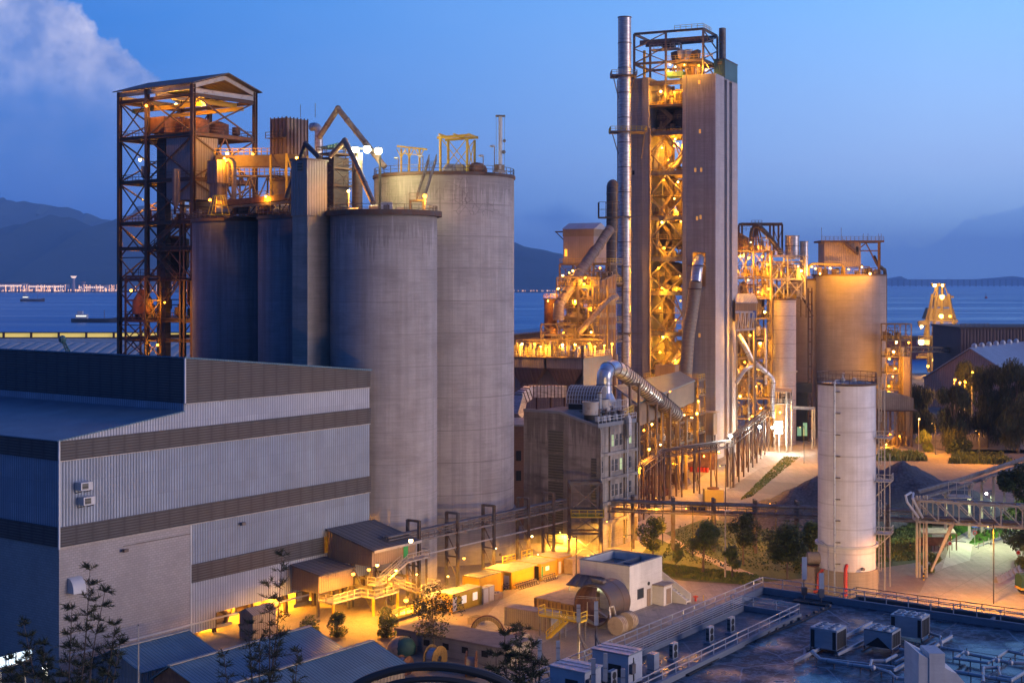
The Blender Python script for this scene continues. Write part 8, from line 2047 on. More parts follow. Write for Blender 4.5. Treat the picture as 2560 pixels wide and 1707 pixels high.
c=G(2345,1372);t=T('open_shelter','small open shelter with a pale pink flat roof under the truss bridge','shelter',c);mb=MB();mb.frame(c,V((1,0,0)),V((.2,.98,0)),ZUP,-3.0,3.2,-1.5,4,3.0,3.2);mb.build('roof',M['rooft'],t)
for x,y in ((-2.7,-1.2),(3,-1.2),(-2.2,3.6),(3.4,3.6)): mb=MB();mb.bar(c+V((x,y,0)),c+V((x,y,3)),.2);mb.build('post',M['rust'],t)
mb=MB();mb.frame(c,V((1,0,0)),V((0,1,0)),ZUP,-2.6,3,3.4,3.5,0,1.6);[mb.bar(c+V((-2.6+k*.8,-1.2,0)),c+V((-2.6+k*.8,-1.2,1.2)),.1) for k in range(8)];mb.build('fence_panel',M['rust'],t)
c=G(2318,1070);t=T('grey_clad_building','grey clad upper building on dark legs right of the wide silo','building',X(2250,425));Yc=420;xa,xb=X(2205,Yc).x,X(2284,Yc).x
mb=MB();mb.prism([V((xa,Yc,zz(1025,Yc))),V((xb,Yc,zz(1025,Yc))),V((xb,Yc,zz(995,Yc))),V((xb-4,Yc,zz(985,Yc))),V((xa,Yc,zz(976,Yc)))],(0,9,0));mb.build('wall',M['clad'],t)
mb=MB();mb.box((xa-.5,Yc-.6,zz(1028,Yc)),(xb+1.2,Yc+9.3,zz(1025,Yc)));mb.build('floor',M['steelr'],t)
for x in (xa+.5,xa+4.6,xb-.4):
    for y in (.3,8): mb=MB();mb.ibar(V((x,Yc+y,0)),V((x,Yc+y,zz(1028,Yc))),.5,.5);mb.build('leg',M['steelr'],t)
clutter(t,(xa,Yc),V((1,0,0)),V((0,1,0)),.5,8.5,1,7,0,501,M['steelr'],12,3.4)
t=T('side_process_frame','narrow yellow lit process frame clinging to the right side of the wide silo','frame',X(2235,430));O_=X(2216,432)
frame_tower(t,(O_.x,O_.y),V((1,0,0)),V((0,1,0)),[0,4.2,7.6],[0,6],[16,21,26,31,36],M['plant'],cw=.3,bw=.25,braces='f',decks=(16,21,26,31),mrail=M['yel'],br=.12);[clutter(t,(O_.x,O_.y),V((1,0,0)),V((0,1,0)),.3,7,.5,5,z,510+z,M['plant'],7,3) for z in (16,21,26,31)]
mb=MB();c=X(2258,430);mb.box((c.x,430,0),(c.x+2.2,436,zz(892,430)));mb.build('clad_shaft',M['tan'],t)
t=T('conveyor_bridge','long lamp lit truss conveyor bridge running to the ship unloader','conveyor',X(2300,560));a,b_=P(2238,870,520),P(2400,872,640)
mb=MB()
for e in (0,3):
    o_=V((0,e,0));mb.bar(a+o_+ZUP*.4,b_+o_+ZUP*.4,.4);mb.bar(a+o_-ZUP*1.4,b_+o_-ZUP*1.4,.4)
    for k in range(22): mb.bar(a.lerp(b_,k/22)+o_+ZUP*(.4 if k % 2 else -1.4),a.lerp(b_,(k+1)/22)+o_+ZUP*(-1.4 if k % 2 else .4),.2)
mb.build('truss',M['plant'],t);c=P(2272,880,548)
mb=MB();mb.bar(V((c.x,c.y+1,0)),c+V((0,1,-.5)),2.2);mb.build('pier',M['conc'],t)
lamps([(2240,855,520,1800),(2272,856,545,1800),(2302,855,570,1800)],'lamp on the conveyor bridge left of the ship unloader','lamps on the conveyor bridge',r=.5)
lamps([(2234,879,428,1700),(2223,897,428,1200),(2238,921,428,2200),(2232,941,428,1500),(2222,965,428,1500),(2225,1085,424,1800),(2250,1090,424,1500),(2215,1110,420,1500)],'sodium lamp on the frame right of the wide silo','lamps right of the wide silo',r=.36)
c=X(2352,735);t=T('ship_unloader','brightly lit ship unloader crane standing on the quay by the sea','crane',c);m_=M['plant'];Yq=735
for q0,y0,q1,y1 in ((2312,842,2332,735),(2324,930,2344,712),(2322,930,2320,790),(2352,932,2356,712),(2398,895,2372,735),(2384,932,2386,800)): mb=MB();mb.bar(P(q0,y0,Yq),P(q1,y1,Yq),1.3);mb.build('leg',m_,t)
mb=MB();mb.prism([P(2318,798,Yq),P(2392,800,Yq),P(2384,772,Yq),P(2328,770,Yq)],(0,10,0));mb.prism([P(2334,768,Yq),P(2378,768,Yq),P(2370,742,Yq),P(2342,742,Yq)],(0,8,0));mb.build('machine_house',M['plant'],t)
mb=MB();mb.bar(P(2328,712,Yq),P(2362,712,Yq),1.6);mb.bar(P(2330,740,Yq),P(2384,742,Yq),1.0);mb.bar(P(2318,800,Yq),P(2394,802,Yq),1.2);mb.bar(P(2314,850,Yq),P(2396,850,Yq),1.4);mb.bar(P(2290,892,Yq),P(2390,895,Yq),1.2);mb.bar(P(2296,810,Yq),P(2316,806,Yq),2.6);mb.build('cross_beam',m_,t)
mb=MB();mb.prism([P(2300,850,Yq-4),P(2324,850,Yq-4),P(2324,862,Yq-4),P(2300,862,Yq-4)],(0,6,0));mb.prism([P(2342,862,Yq-4),P(2388,862,Yq-4),P(2388,850,Yq-4),P(2366,843,Yq-4),P(2342,850,Yq-4)],(0,8,0));mb.build('cabin',M['paint'],t)
mb=MB();mb.cyl(X(2340,Yq-3),3.2,zz(935,Yq),zz(820,Yq),12,r2=1.6);mb.cyl(X(2366,Yq-3),3.4,zz(930,Yq),zz(895,Yq),12);mb.build('hopper',M['plant'],t)
mb=MB();[mb.rail([P(2296,y,Yq-5),P(2392,y,Yq-5)],2,4,.12) for y in (812,850,895)];mb.bar(P(2310,812,Yq),P(2340,715,Yq),.5);mb.bar(P(2390,800,Yq),P(2362,715,Yq),.5);mb.build('stay',m_,t)
lamps([(2337,713,728,4992),(2356,713,728,4992),(2355,742,726,4992),(2353,790,724,3744),(2375,790,724,3744),(2304,816,724,2808),(2341,825,724,3744),(2364,826,724,4680),(2383,834,724,2184),(2336,900,722,4368),(2303,855,722,1248),(2338,857,722,1248),(2366,856,722,1248),(2320,915,718,2808),(2372,905,718,2808)],'lamp blazing on the ship unloader crane','lamps on the ship unloader',r=1.35,colr=(1,.5,.06))
heap('heap of pale spoil at the foot of the ship unloader',X(2345,715),[(0,0,3.5,12),(6,0,4,9)],M['rooft'],16)
t=T('dark_shed','big dark brown shed by the sea at the right edge','shed',X(2480,600));xa,xb=X(2402,600).x,X(2760,600).x
mb=MB();mb.box((xa,600,0),(xb,640,zz(822,600)));mb.build('wall',mat('dark_brown_sheet',(.13,.07,.06),.7,kind='corr',c2=(.1,.05,.05),per=1.4,gw=.1,gd=.4),t);mb=MB();mb.box((xa-.6,599.4,zz(822,600)),(xb,640.6,zz(817,600)));mb.build('roof',M['steelr'],t);mb=MB();mb.rail([V((xa,600,zz(817,600))),V((xa+12,600,zz(817,600)))],1.4,2,.08);mb.build('railing',M['steel'],t)
t=T('gabled_store','large tan gabled store with a pale ribbed roof behind the casuarina trees','shed',X(2450,520));g0=P(2310,945,560);pk=P(2425,872,540);g1=X(2575,512,g0.z);ex_=U*75
mb=MB();mb.prism([X(2310,560),V((g1.x,g1.y,0)),g1,pk,g0],ex_);mb.build('wall',mat('tan_ribbed_sheet',(.4,.27,.22),.7,kind='corr',c2=(.3,.2,.16),per=1.2,gw=.12,gd=.5),t)
for e in (g0,g1): mb=MB();mb.prism([pk-U*.6+ZUP*.1,e-U*.6+(e-pk)*.03+ZUP*.1,e-U*.6+(e-pk)*.03+ZUP*.5,pk-U*.6+ZUP*.5],ex_);mb.build('roof',M['corrl'],t)
mb=MB();[mb.sphere(pk+U*(5+k*9)+ZUP*.8,1.2,8) for k in range(7)];mb.build('roof_vent',M['paint'],t)
for (q,y,Y,pw,lb) in ((2400,956,440,9000,'bright orange lamp glowing among the casuarina crowns'),(2431,930,446,5000,'orange lamp on a tall pole before the gabled store'),(2387,949,446,2500,'small orange lamp left of the bright one in the trees'),(2413,954,446,2500,'small orange lamp right of the bright one in the trees')):
    p=P(q,y,Y);lamp(p,lb,pw,pole=p.z,r=.45)
p=P(2298,1047,395);lamp(p,'small yard lamp on a tall slim post beside the palm',900,pole=p.z,r=.2)
b0=None
for k in range(6):
    g_=G(2490+k*10.5,1456-k*5.2)
    if b0 is None:
        b0=T('road_barrier','','barrier',g_,'concrete barriers in a curved row');d_=V((.75,.66,0)).normalized();s_=V((-d_.y,d_.x,0));mb=MB();mb.prism([g_+s_*x+ZUP*z for x,z in ((-.4,0),(.4,0),(.35,.3),(.13,.5),(.1,1.0),(-.1,1.0),(-.13,.5),(-.35,.3))],d_*1.35);mb.build('body',M['conc'],b0);MB().bar(g_+d_*.6+ZUP*1.0,g_+d_*.8+ZUP*1.06,.1).build('lifting_eye',M['steel'],b0);o=b0
    else: o=copy_tree(b0,g_-OFF[b0.name],rz=.04*k)
    o['label']='worn concrete road barrier in the row by the green truck, %s' % ordn(k,6)
g_=G(2590,1482);t=T('covered_truck','dark green canvas covered truck cut off by the right edge','truck',g_);d_=V((1,.1,0)).normalized();s_=V((-.1,1,0)).normalized()
mb=MB();mb.prism([g_-d_*2.9+s_*x+ZUP*z for x,z in ((-1.2,1.1),(1.2,1.1),(1.2,2.6),(.7,3.1),(-.7,3.1),(-1.2,2.6))],d_*4.8);mb.build('canvas_body',M['canvas'],t)
mb=MB();mb.frame(g_,d_,s_,ZUP,-2.95,4.6,-1.15,1.15,.75,1.1);mb.build('chassis',M['yel'],t);mb=MB();mb.frame(g_,d_,s_,ZUP,2.2,4.4,-1.15,1.15,1.1,2.7);mb.build('cab',M['canvas'],t)
for x in (-2.0,3.3):
    for y in (-1.15,.85): mb=MB();mb.tube([g_+d_*x+s_*y+ZUP*.5,g_+d_*x+s_*(y+.3)+ZUP*.5],.5,14);mb.build('wheel',M['tire'],t)
for y in (-.9,.9): mb=MB();mb.frame(g_,d_,s_,ZUP,-3.0,-2.95,y-.12,y+.12,.85,1.05);mb.build('tail_lamp',M['red'],t)
for i,(q,y,h,lb,mm) in enumerate(((2437,1366,2.6,'round red and white road sign on a post at the lane mouth',M['red']),(2374,1394,2.6,'round pale speed sign at the roadside by the shelter',M['pipew']),(2545,1418,2.6,'round white sign on a post beside the barrier row',M['pipew']),(2325,1422,2.4,'small pale square sign by the bridge legs',M['pipew']))):
    g_=G(q,y);t=T('road_sign',lb,'sign',g_);MB().bar(g_,g_+ZUP*h,.09).build('post',M['steelp'],t)
    mb=MB();a=g_+ZUP*h
    if i < 3: mb.tube([a+V((0,-.08,0)),a+V((0,-.13,0))],.42,18);mb.build('plate',mm,t);MB().tube([a+V((0,-.14,0)),a+V((0,-.16,0))],.28,18).build('plate_centre',M['pipew'] if i == 0 else M['red'],t);MB().frame(a,V((1,0,0)),V((0,1,0)),ZUP,-.2,.2,-.18,-.17,-.06,.06).build('plate_bar',M['black'],t)
    else: mb.frame(a,V((1,0,0)),V((0,1,0)),ZUP,-.3,.3,-.1,-.06,-.6,0);mb.build('plate',mm,t);MB().frame(a,V((1,0,0)),V((0,1,0)),ZUP,-.2,.2,-.12,-.1,-.35,-.25).build('plate_bar',M['black'],t)
g_=G(2436,1352);t=T('road_sign','small blue plate sign above the round red sign','sign',g_);MB().bar(g_,g_+ZUP*2.8,.08).build('post',M['steelp'],t);MB().frame(g_+ZUP*2.8,V((1,0,0)),V((0,1,0)),ZUP,-.55,.55,-.1,-.05,-.2,.4).build('plate',M['blue'],t)
sp=None;spots=((2276,1372),(2309,1450),(2312,1432),(2314,1416),(2378,1352),(2360,1362))
for k,(q,y) in enumerate(spots):
    g_=G(q,y)
    if sp is None:
        sp=T('striped_bollard','','bollard',g_,'black and yellow striped bollards')
        for j in range(4): MB().cyl(g_,.14,j*.3,j*.3+.3,10).build('black_band' if j % 2 else 'yellow_band',M['black'] if j % 2 else M['yel'],sp)
        o=sp
    else: o=copy_tree(sp,g_-OFF[sp.name])
    o['label']=('striped bollard alone left of the shelter','striped bollard at the bridge leg, nearest','striped bollard at the bridge leg, middle','striped bollard at the bridge leg, farthest','striped bollard at the right end of the shelter','striped bollard at the left end of the lane mouth')[k]
fp=None
for k in range(9):
    g_=G(2446+k*13,1372-k*6.6)
    if fp is None: fp=T('fence_post','','post',g_,'posts along the bright lawn');MB().bar(g_,g_+ZUP*1.1,.14).build('post',M['steelp'],fp);MB().bar(g_+ZUP*1.1,g_+ZUP*1.16,.18).build('cap',M['steel'],fp);o=fp
    else: o=copy_tree(fp,g_-OFF[fp.name])
    o['label']='short post along the bright lawn edge, %s' % ordn(k,9)
for (q,y,Y,pw,cl,lb,po) in ((2466,1233,262,12000,(.85,1,.55),'greenish white street lamp over the bright lane',1),(2541,1192,300,2200,(.9,1,.7),'white lamp glinting in the dark tree at the right edge',1)):
    p=P(q,y,Y);lamp(p,lb,pw,cl,E_WHT,pole=p.z,r=.25,mt=M['black'],down=True)
p=X(2470,214,12);lamp(p,'added sodium street lamp above the orange road turn near the truck',26000,SODD,pole=12,r=.15,mt=M['black'],down=True)  # pole lamp added for the orange light on the road
lamps([(1517,1303,254,8000),(1400,1330,262,10000),(1440,1345,250,9000),(1330,1340,240,4200),(1240,1370,232,4200),(1160,1395,222,4200),(1345,1385,226,3800),(1120,1440,212,4200)],'sodium lamp in the alley by the containers and silo feet','lamps in the container alley',r=.2,colr=(1,.44,.04),down=True)
for i,(q,Y,h,pw) in enumerate(((1640,262,9,4200),(1800,300,10,5200),(1730,330,10,4500),(1560,228,8,2600),(1925,262,8,1500),(1715,250,9,3000),(2330,400,9,5200),(2000,380,10,4200),(2440,380,9,4200),(1420,226,8,2600))):  # street lamps added to light the yard, road and lawn
    lamp(X(q,Y,h),'added slim pole street lamp over the %s' % ('pale road','pale road near the cooling unit','yard before the cones','white building corner','lawn left of the white tank','lawn trees','far yard by the palm','yard before the portal','earth bank under the casuarinas','container road')[i],pw*2.9,SODD,pole=h,r=.12,mt=M['black'],down=True)
RZ=11.5
ra=V((.565,.825,0)).normalized();rb=V((.8,-.6,0)).normalized();R0=V((30.2,171,0))
def RP(i,j,z=0.0): return R0+ra*i+rb*j+ZUP*(RZ+z)
def RG(zx,zy,dz=.8): return G(1900+zx/3.288,1230+zy/3.288,RZ+dz)      # a point of the roof seen at this spot
nb=T('flat_roof_building','near building with a wide dark stained flat roof, filling the lower right','building',V((R0.x,R0.y,0)))
def rbx(mb,x0,x1,y0,y1,z0,z1): return mb.frame(V((R0.x,R0.y,0)),ra,rb,ZUP,x0,x1,y0,y1,RZ+z0,RZ+z1)
mb=MB();rbx(mb,-90,0,.02,70,-RZ,-.05);mb.build('wall',M['para'],nb)
mb=MB();rbx(mb,-89.5,-.3,9.2,69,-.05,0);mb.build('roof',M['memb'],nb)
mb=MB();rbx(mb,-89.5,-.3,.3,9.2,-.05,-.01);mb.build('walkway_roof',M['walk'],nb)
mb=MB();rbx(mb,-90,.05,-.05,.35,-.1,.75);rbx(mb,-.35,.05,.35,70,-.1,.75);mb.build('parapet',M['para'],nb)
mb=MB();rbx(mb,-90,-9.6,8.7,9.1,-.05,.55);rbx(mb,-9.6,-9.2,.35,9.1,-.05,.55);rbx(mb,-90,-10,2.0,2.3,-.05,.5);mb.build('inner_kerb',M['para'],nb)
mb=MB();mb.rail([RP(-90,.1,.75),RP(0,.1,.75),RP(0,70,.75)],1.1,2.6,.045);mb.build('outer_railing',M['pipew'],nb)
mb=MB();mb.rail([RP(-60,8.9,.55),RP(-9.4,8.9,.55),RP(-9.4,.4,.55)],1.05,2.6,.045);mb.build('inner_railing',M['pipew'],nb)
mb=MB()
for k in range(6): mb.bar(RP(-80,2.15,.55+k*.24),RP(-10,2.15,.55+k*.24),.07)
for k in range(28): mb.bar(RP(-80+k*2.6,2.15,.4),RP(-80+k*2.6,2.15,1.85),.08)
mb.build('slatted_railing',M['pipew'],nb)
sm_=MB()
for j in (16,24,33,44): rbx(sm_,-80,-1,j,j+.1,.0,.02)
for i in (-12,-26,-40,-54,-68): rbx(sm_,i,i+.1,9.3,66,.0,.021)
sm_.build('roof_joint',mat('joint_pale',(.16,.18,.19),.7),nb)
nw=T('rear_wing','lower rear wing of the flat roofed building with a black rolled edge, by the tank','building',RP(3,14,-RZ))
mb=MB();rbx(mb,.1,6.8,9.5,70,-RZ,-1.2);mb.build('wall',M['para'],nw);mb=MB();rbx(mb,.1,6.5,9.7,70,-1.2,-1.1);mb.build('roof',M['walk'],nw)
mb=MB();mb.tube(curve([RP(6.6,9.6+k*5,-.75+.08*(k % 2)) for k in range(12)],3),.42,8);mb.tube([RP(6.6,9.6,-.75),RP(.2,9.6,-.75)],.4,8);mb.build('edge_roll',M['black'],nw)
mb=MB();mb.rail([RP(.3,9.4,-.5),RP(6.9,9.4,-.5),RP(6.9,70,-.5)],1.15,2.5,.04);mb.build('railing',M['steel'],nw)
mb=MB();rbx(mb,.2,6.4,26,26.3,-1.1,-.4);mb.build('dividing_kerb',M['para'],nw)
for k in range(4):
    o_=RP(2.6,17+k*1.5,-1.1);t=T('solar_panel','dark blue panel lying on the rear wing roof, %s' % ordn(k,4),'panel',o_,'blue panels on the rear wing');mb=MB();mb.frame(o_,ra,rb,ZUP,-1.3,1.3,0,1.3,.1,.18);mb.build('glass',M['blue'],t);mb=MB();mb.frame(o_,ra,rb,ZUP,-1.2,1.2,.5,.6,0,.1);mb.build('support',M['steel'],t)
for k_,(i,j,w_) in enumerate(((-6,-1.2,17000),(-24,-1.2,17000),(-44,-1.2,4000),(7.9,16,30000))):  # unseen floodlights added to brighten the yard and the white tank
    lamp(RP(i,j,-3),'added unseen floodlight under the roof edge of the near building, %s' % ORD[k_],w_,(1,.6,.24),r=.2,name='added_floodlight',off=.1)
for k,i in enumerate((-33,-25,-20,-45)):
    c=RP(i,5.6);t=T('split_air_conditioner','upright two fan air conditioner on the roof walkway, %s' % ('third from the far end','second from the far end','nearest the far end','closest to the viewer')[k],'air conditioner',c,'air conditioners on the roof walkway')
    mb=MB();mb.frame(c,ra,rb,ZUP,-.55,.55,-.25,.2,.2,1.75);mb.build('case',M['pipew'],t)
    for z in (.62,1.3): mb=MB();mb.tube([c+rb*.2+ZUP*z,c+rb*.23+ZUP*z],.33,16);mb.build('fan_grille',M['black'],t)
    mb=MB();mb.frame(c,ra,rb,ZUP,-.7,.7,-.4,.4,0,.2);mb.build('plinth',M['para'],t);mb=MB();mb.frame(c,ra,rb,ZUP,-.57,-.55,-.2,.15,.4,1.6);mb.build('coil_side',M['vent'],t)
def chiller(label,c,la,lb,h,fans,vee=False,leg=.35):
    t=T('chiller',label,'chiller',c);f=lambda mb,x0,x1,y0,y1,z0,z1: mb.frame(c,ra,-rb,ZUP,x0,x1,y0,y1,z0,z1)
    if vee:
        mb=MB();[mb.prism([c+ra*x+-rb*y+ZUP*z for y,z in ((0,leg),(.15,leg),(lb/2,h*.7),(lb-.15,leg),(lb,leg),(lb,h),(0,h))],ra*.1) for x in (0,la-.1)];f(mb,0,la,0,lb,h-.12,h);f(mb,.05,la-.05,.02,.1,leg,h);mb.build('casing',M['pipew'],t)
        mb=MB();f(mb,.12,la-.12,.12,lb-.12,leg,h*.66);mb.build('inner_unit',M['black'],t)
    else: mb=MB();f(mb,0,la,0,lb,leg,h);mb.build('casing',M['pipew'],t)
    for k in range(3 if not vee else 4): w=(la-.2)/(3 if not vee else 4);mb=MB();f(mb,.1+k*w,.1+k*w+w*.88,-.03,.0,leg+.12,h-.25);mb.build('coil_grille',M['black'],t)
    if not vee:
        for y0,y1 in ((.1,.45),(lb-.5,lb-.1)): mb=MB();f(mb,-.03,0,y0,y1,leg+.1,h-.2);mb.build('coil_grille',M['black'],t)
    for x,y in fans:
        q=c+ra*x-rb*y;o_=MB().ring(q,.3,.42,c.z+h,c.z+h+.16,20).build('fan_ring',M['pipew'],t);MB().cyl(q,.3,c.z+h,c.z+h+.05,16).build('fan',M['black'],o_)
    mb=MB();[f(mb,x,x+.12,y,y+.12,0,leg) for x in (0,la-.12) for y in (0,lb-.12)];mb.build('leg',M['steel'],t)
    mb=MB();[f(mb,-.6,la+1.0,y,y+.18,-.0,.14) for y in (-.1,lb-.1)];mb.build('base_rail',M['steel'],t)
f4=lambda la,lb: [(la*x,lb*y) for x in (.25,.75) for y in (.27,.73)]
c_=RG(630,1335,0);chiller('boxy rooftop chiller with four fans, left of the three',c_,2.7,2.9,2.4,f4(2.7,2.9))
c_=RG(1085,1335,0);chiller('rooftop chiller with an open V shaped front, middle of the three',c_,2.6,3.0,2.2,f4(2.6,3.0),True,.5)
c_=RG(1330,1245,0);chiller('tallest rooftop chiller with six fans, farthest of the three',c_,2.6,3.4,2.6,[(x,y) for x in (.7,1.9) for y in (.6,1.7,2.8)],False,.5)
t=T('beam_grid','long low steel beams carrying the rooftop chillers','frame',RG(900,1330,.2))
mb=MB()
for p,q in (((280,1390),(920,1070)),((500,1370),(1110,1440)),((1100,1460),(1580,1180)),((640,1330),(1000,1150)),((1110,1400),(1440,1230))): mb.ibar(RG(*p,.3),RG(*q,.3),.2,.3)
mb.build('beam',M['paint'],t)
PIP=[('long white chilled water pipe running along the front of the chillers',[(440,1300),(430,1310),(500,1372),(720,1412),(930,1440),(1065,1478),(1120,1525),(1310,1548)],.17),
 ('short bright white pipe stepping down from the middle chiller',[(1120,1338),(1030,1385),(915,1382),(905,1435)],.17),
 ('white pipe dropping in bends right of the middle chiller',[(1150,1288),(1235,1308),(1238,1405),(1320,1432)],.16),
 ('white pipe leaving the tallest chiller to the right',[(1400,1160),(1480,1185),(1495,1275),(1680,1310),(1600,1360)],.15),
 ('white pipe running right to the far pipe loop',[(1700,1325),(1930,1372),(2035,1302),(2160,1330),(2240,1330)],.16),
 ('white pipe along the middle of the roof pipework',[(1590,1362),(1870,1402),(1950,1368)],.14),
 ('white pipe branch at the lower right of the roof pipework',[(1590,1470),(1880,1520),(2060,1548),(2240,1440)],.18),
 ('upright bent white pipe in the roof pipework corner',[(1835,1560),(1835,1440),(1960,1440),(1975,1510),(2080,1530)],.17),
 ('last white pipe at the lower right picture corner',[(1950,1380),(2060,1400),(2190,1405),(2260,1380)],.17)]
for lb,pts,r in PIP:
    q=[RG(x,y,.7) for x,y in pts];t=T('water_pipe',lb,'pipe',q[0]);MB().tube(q,r,10).build('pipe',M['pipew'],t)
    mb=MB();[mb.sphere(p,r*1.22,10) for p in q[1:-1]];mb.build('elbow',M['pipew'],t)
    mb=MB();[mb.bar(V((p.x,p.y,RZ)),p,.09) for p in [a.lerp(b_,.5) for a,b_ in zip(q,q[1:]) if (b_-a).length > 1.5]]
    if mb.v: mb.build('pipe_stand',M['steel'],t)
for k,(x,y) in enumerate(((1950,1380),(1700,1320),(2060,1400),(1490,1230),(930,1440))):
    q=RG(x,y,.9);t=T('pipe_valve','valve body on the white roof pipes, %s' % ordn(k,5),'valve',q,'valves on the roof pipes');MB().sphere(q,.27,8).build('body',M['paint'],t);MB().bar(q,q+ZUP*.5,.08).build('stem',M['steel'],t)
t=T('cable_tray','dark cable tray snaking across the flat roof from the antenna base','cable tray',RG(500,960,.1));mb=MB()
q=[RG(570,940,.08),RG(330,1060,.08),RG(0,1190,.08),RG(-300,1330,.08),RG(-600,1500,.08)]
for a,b_ in zip(q,q[1:]): mb.bar(a,b_,.45,.12)
mb.build('tray',M['black'],t);mb=MB();[mb.frame(q[0].lerp(q[2],k/9),ra,rb,ZUP,-.25,.25,-.15,.15,0,.25) for k in range(9)];mb.build('clamp',M['steel'],t)
for k,(zx,zy,h,lb) in enumerate(((362,895,5.2,'stout dark panel antenna on the roof corner before the white tank'),(502,915,3.6,'thinner panel antenna right of the stout one'))):
    c=RG(zx,zy,0);t=T('panel_antenna',lb,'antenna',c);MB().bar(c,c+ZUP*h,.12).build('pole',M['steel'],t);mb=MB();mb.frame(c,V((1,0,0)),V((0,1,0)),ZUP,-.28,.28,-.3,-.1,h*.5,h);mb.build('panel',M['paint'],t)
    mb=MB();mb.frame(c,V((1,0,0)),V((0,1,0)),ZUP,-.3,.3,-.4,.1,.8,1.7);mb.build('radio_box',M['steel'],t);mb=MB();mb.frame(c,ra,rb,ZUP,-1.2,1.2,-1.0,1.0,0,.2);mb.build('base',M['black'],t)
def shelter(label,px,py,Y,w,d_,h,m_):
    c=P(px,py,Y);t=T('equipment_shelter',label,'shelter',V((c.x,c.y,RZ)),'equipment shelters on the near roof');o=V((c.x,c.y,RZ));H_=c.z-RZ
    mb=MB();mb.frame(o,ra,-rb,ZUP,0,w,0,d_,.1,H_);mb.build('wall',m_,t)
    mb=MB();mb.frame(o,ra,-rb,ZUP,-.12,w+.12,-.12,d_+.12,H_,H_+.16);mb.build('roof',M['pipew'],t)
    mb=MB();[mb.frame(o,ra,-rb,ZUP,x,x+.06,-.1,d_+.1,H_+.16,H_+.22) for x in (w*.33,w*.66)];mb.build('roof_seam',M['paint'],t)
    mb=MB();mb.frame(o,ra,-rb,ZUP,w*.45,w*.45+.95,-.05,0,.15,2.2);mb.build('door',M['paint'],t);mb=MB();mb.frame(o,ra,-rb,ZUP,.15,.8,-.35,0,1.2,2.1);mb.build('wall_unit',M['steel'],t)
    mb=MB();mb.frame(o,ra,-rb,ZUP,-.06,0,d_*.2,d_*.55,.8,1.9);mb.build('grille',M['black'],t);mb=MB();mb.tube([o+ra*.9-ZUP*0+rb*.05,o+ra*.9+rb*.05+ZUP*(H_-.3)],.05,6);mb.build('conduit',M['black'],t)
shelter('taller pale equipment shelter with a flat roof at the bottom centre',1571,1640,131,2.6,4.0,3.0,M['paint'])
shelter('lower pale equipment shelter cut off by the bottom edge',1462,1683,126,2.8,3.8,3.0,M['paint'])
def antenna_pole(label,px,top,Y,h,panel,zb=RZ,brace=True):
    c=P(px,top,Y);t=T('antenna_pole',label,'antenna',V((c.x,c.y,zb)));MB().tube([V((c.x,c.y,zb)),c],.11,8).build('pole',M['steel'],t)
    if brace: mb=MB();mb.bar(V((c.x,c.y,zb+3)),V((c.x+1.7,c.y+.8,zb)),.1);mb.bar(V((c.x,c.y,zb+3)),V((c.x+1.2,c.y-1.5,zb)),.1);mb.build('brace',M['steel'],t)
    mb=MB();mb.frame(V((c.x,c.y,c.z)),V((1,0,0)),V((0,1,0)),ZUP,-.19,.19,-.32,-.14,-panel,0.1);mb.build('panel',M['pipew'],t)
    mb=MB();[mb.bar(V((c.x,c.y,c.z-panel*f)),V((c.x,c.y-.2,c.z-panel*f)),.1) for f in (.15,.85)];mb.build('mount',M['steel'],t)
for q,tp,Y,pn,lb in ((1446,1512,139,1.6,'blue grey braced antenna pole left of the kiln shell front'),(1490,1504,138,2.2,'taller braced antenna pole in front of the kiln shell'),(1349,1598,133,1.9,'slim antenna pole at the bottom centre, leftmost one'),(1395,1602,134,1.7,'slim antenna pole second from the left at the bottom centre'),(1483,1646,125,2.2,'white panel antenna before the lower shelter'),(1513,1633,127,2.4,'white panel antenna between the two shelters'),(1557,1672,124,1.4,'short white panel antenna before the taller shelter')):
    antenna_pole(lb,q,tp,Y,4,pn,brace=q < 1500 and tp < 1600)
c=X(1633,136,RZ);t=T('roof_cabinet','small pale upright cabinet right of the taller shelter','cabinet',c);mb=MB();mb.frame(c,ra,rb,ZUP,-.5,.5,-.4,.4,.1,1.9);mb.build('case',M['pipew'],t);mb=MB();mb.frame(c,ra,rb,ZUP,-.6,.6,-.5,.5,0,.1);mb.build('base',M['para'],t)
Yk=108;o=X(2297,Yk,RZ);t=T('stepped_block','pinkish stepped concrete stair head at the bottom edge of the near roof','stair head',o)
def kz(py): return zz(py,Yk)
mb=MB();mb.prism([V((X(q,Yk).x,Yk,z)) for q,z in ((2297,RZ),(2297,kz(1632)),(2323,kz(1646)),(2362,kz(1668)),(2380,kz(1678)),(2392,kz(1682)),(2420,kz(1715)),(2440,RZ))],(0,4,0));mb.build('wall',M['white'],t)
mb=MB();mb.box((X(2323,Yk).x,Yk-.05,RZ),(X(2362,Yk).x,Yk+2.4,kz(1632)));mb.build('chimney',M['white'],t)
t=T('black_arc_rail','out of focus black curved rail crossing the bottom edge','rail',P(1075,1700,24))
q=[P(x,y,24) for x,y in ((850,1745),(900,1706),(960,1682),(1020,1668),(1080,1664),(1140,1669),(1200,1682),(1260,1705),(1310,1745))]
MB().tube(curve(q,4),.075,10).build('rail',M['black'],t)
MB().tube(curve([p-ZUP*.22 for p in q],4),.05,8).build('lower_rail',M['black'],t)
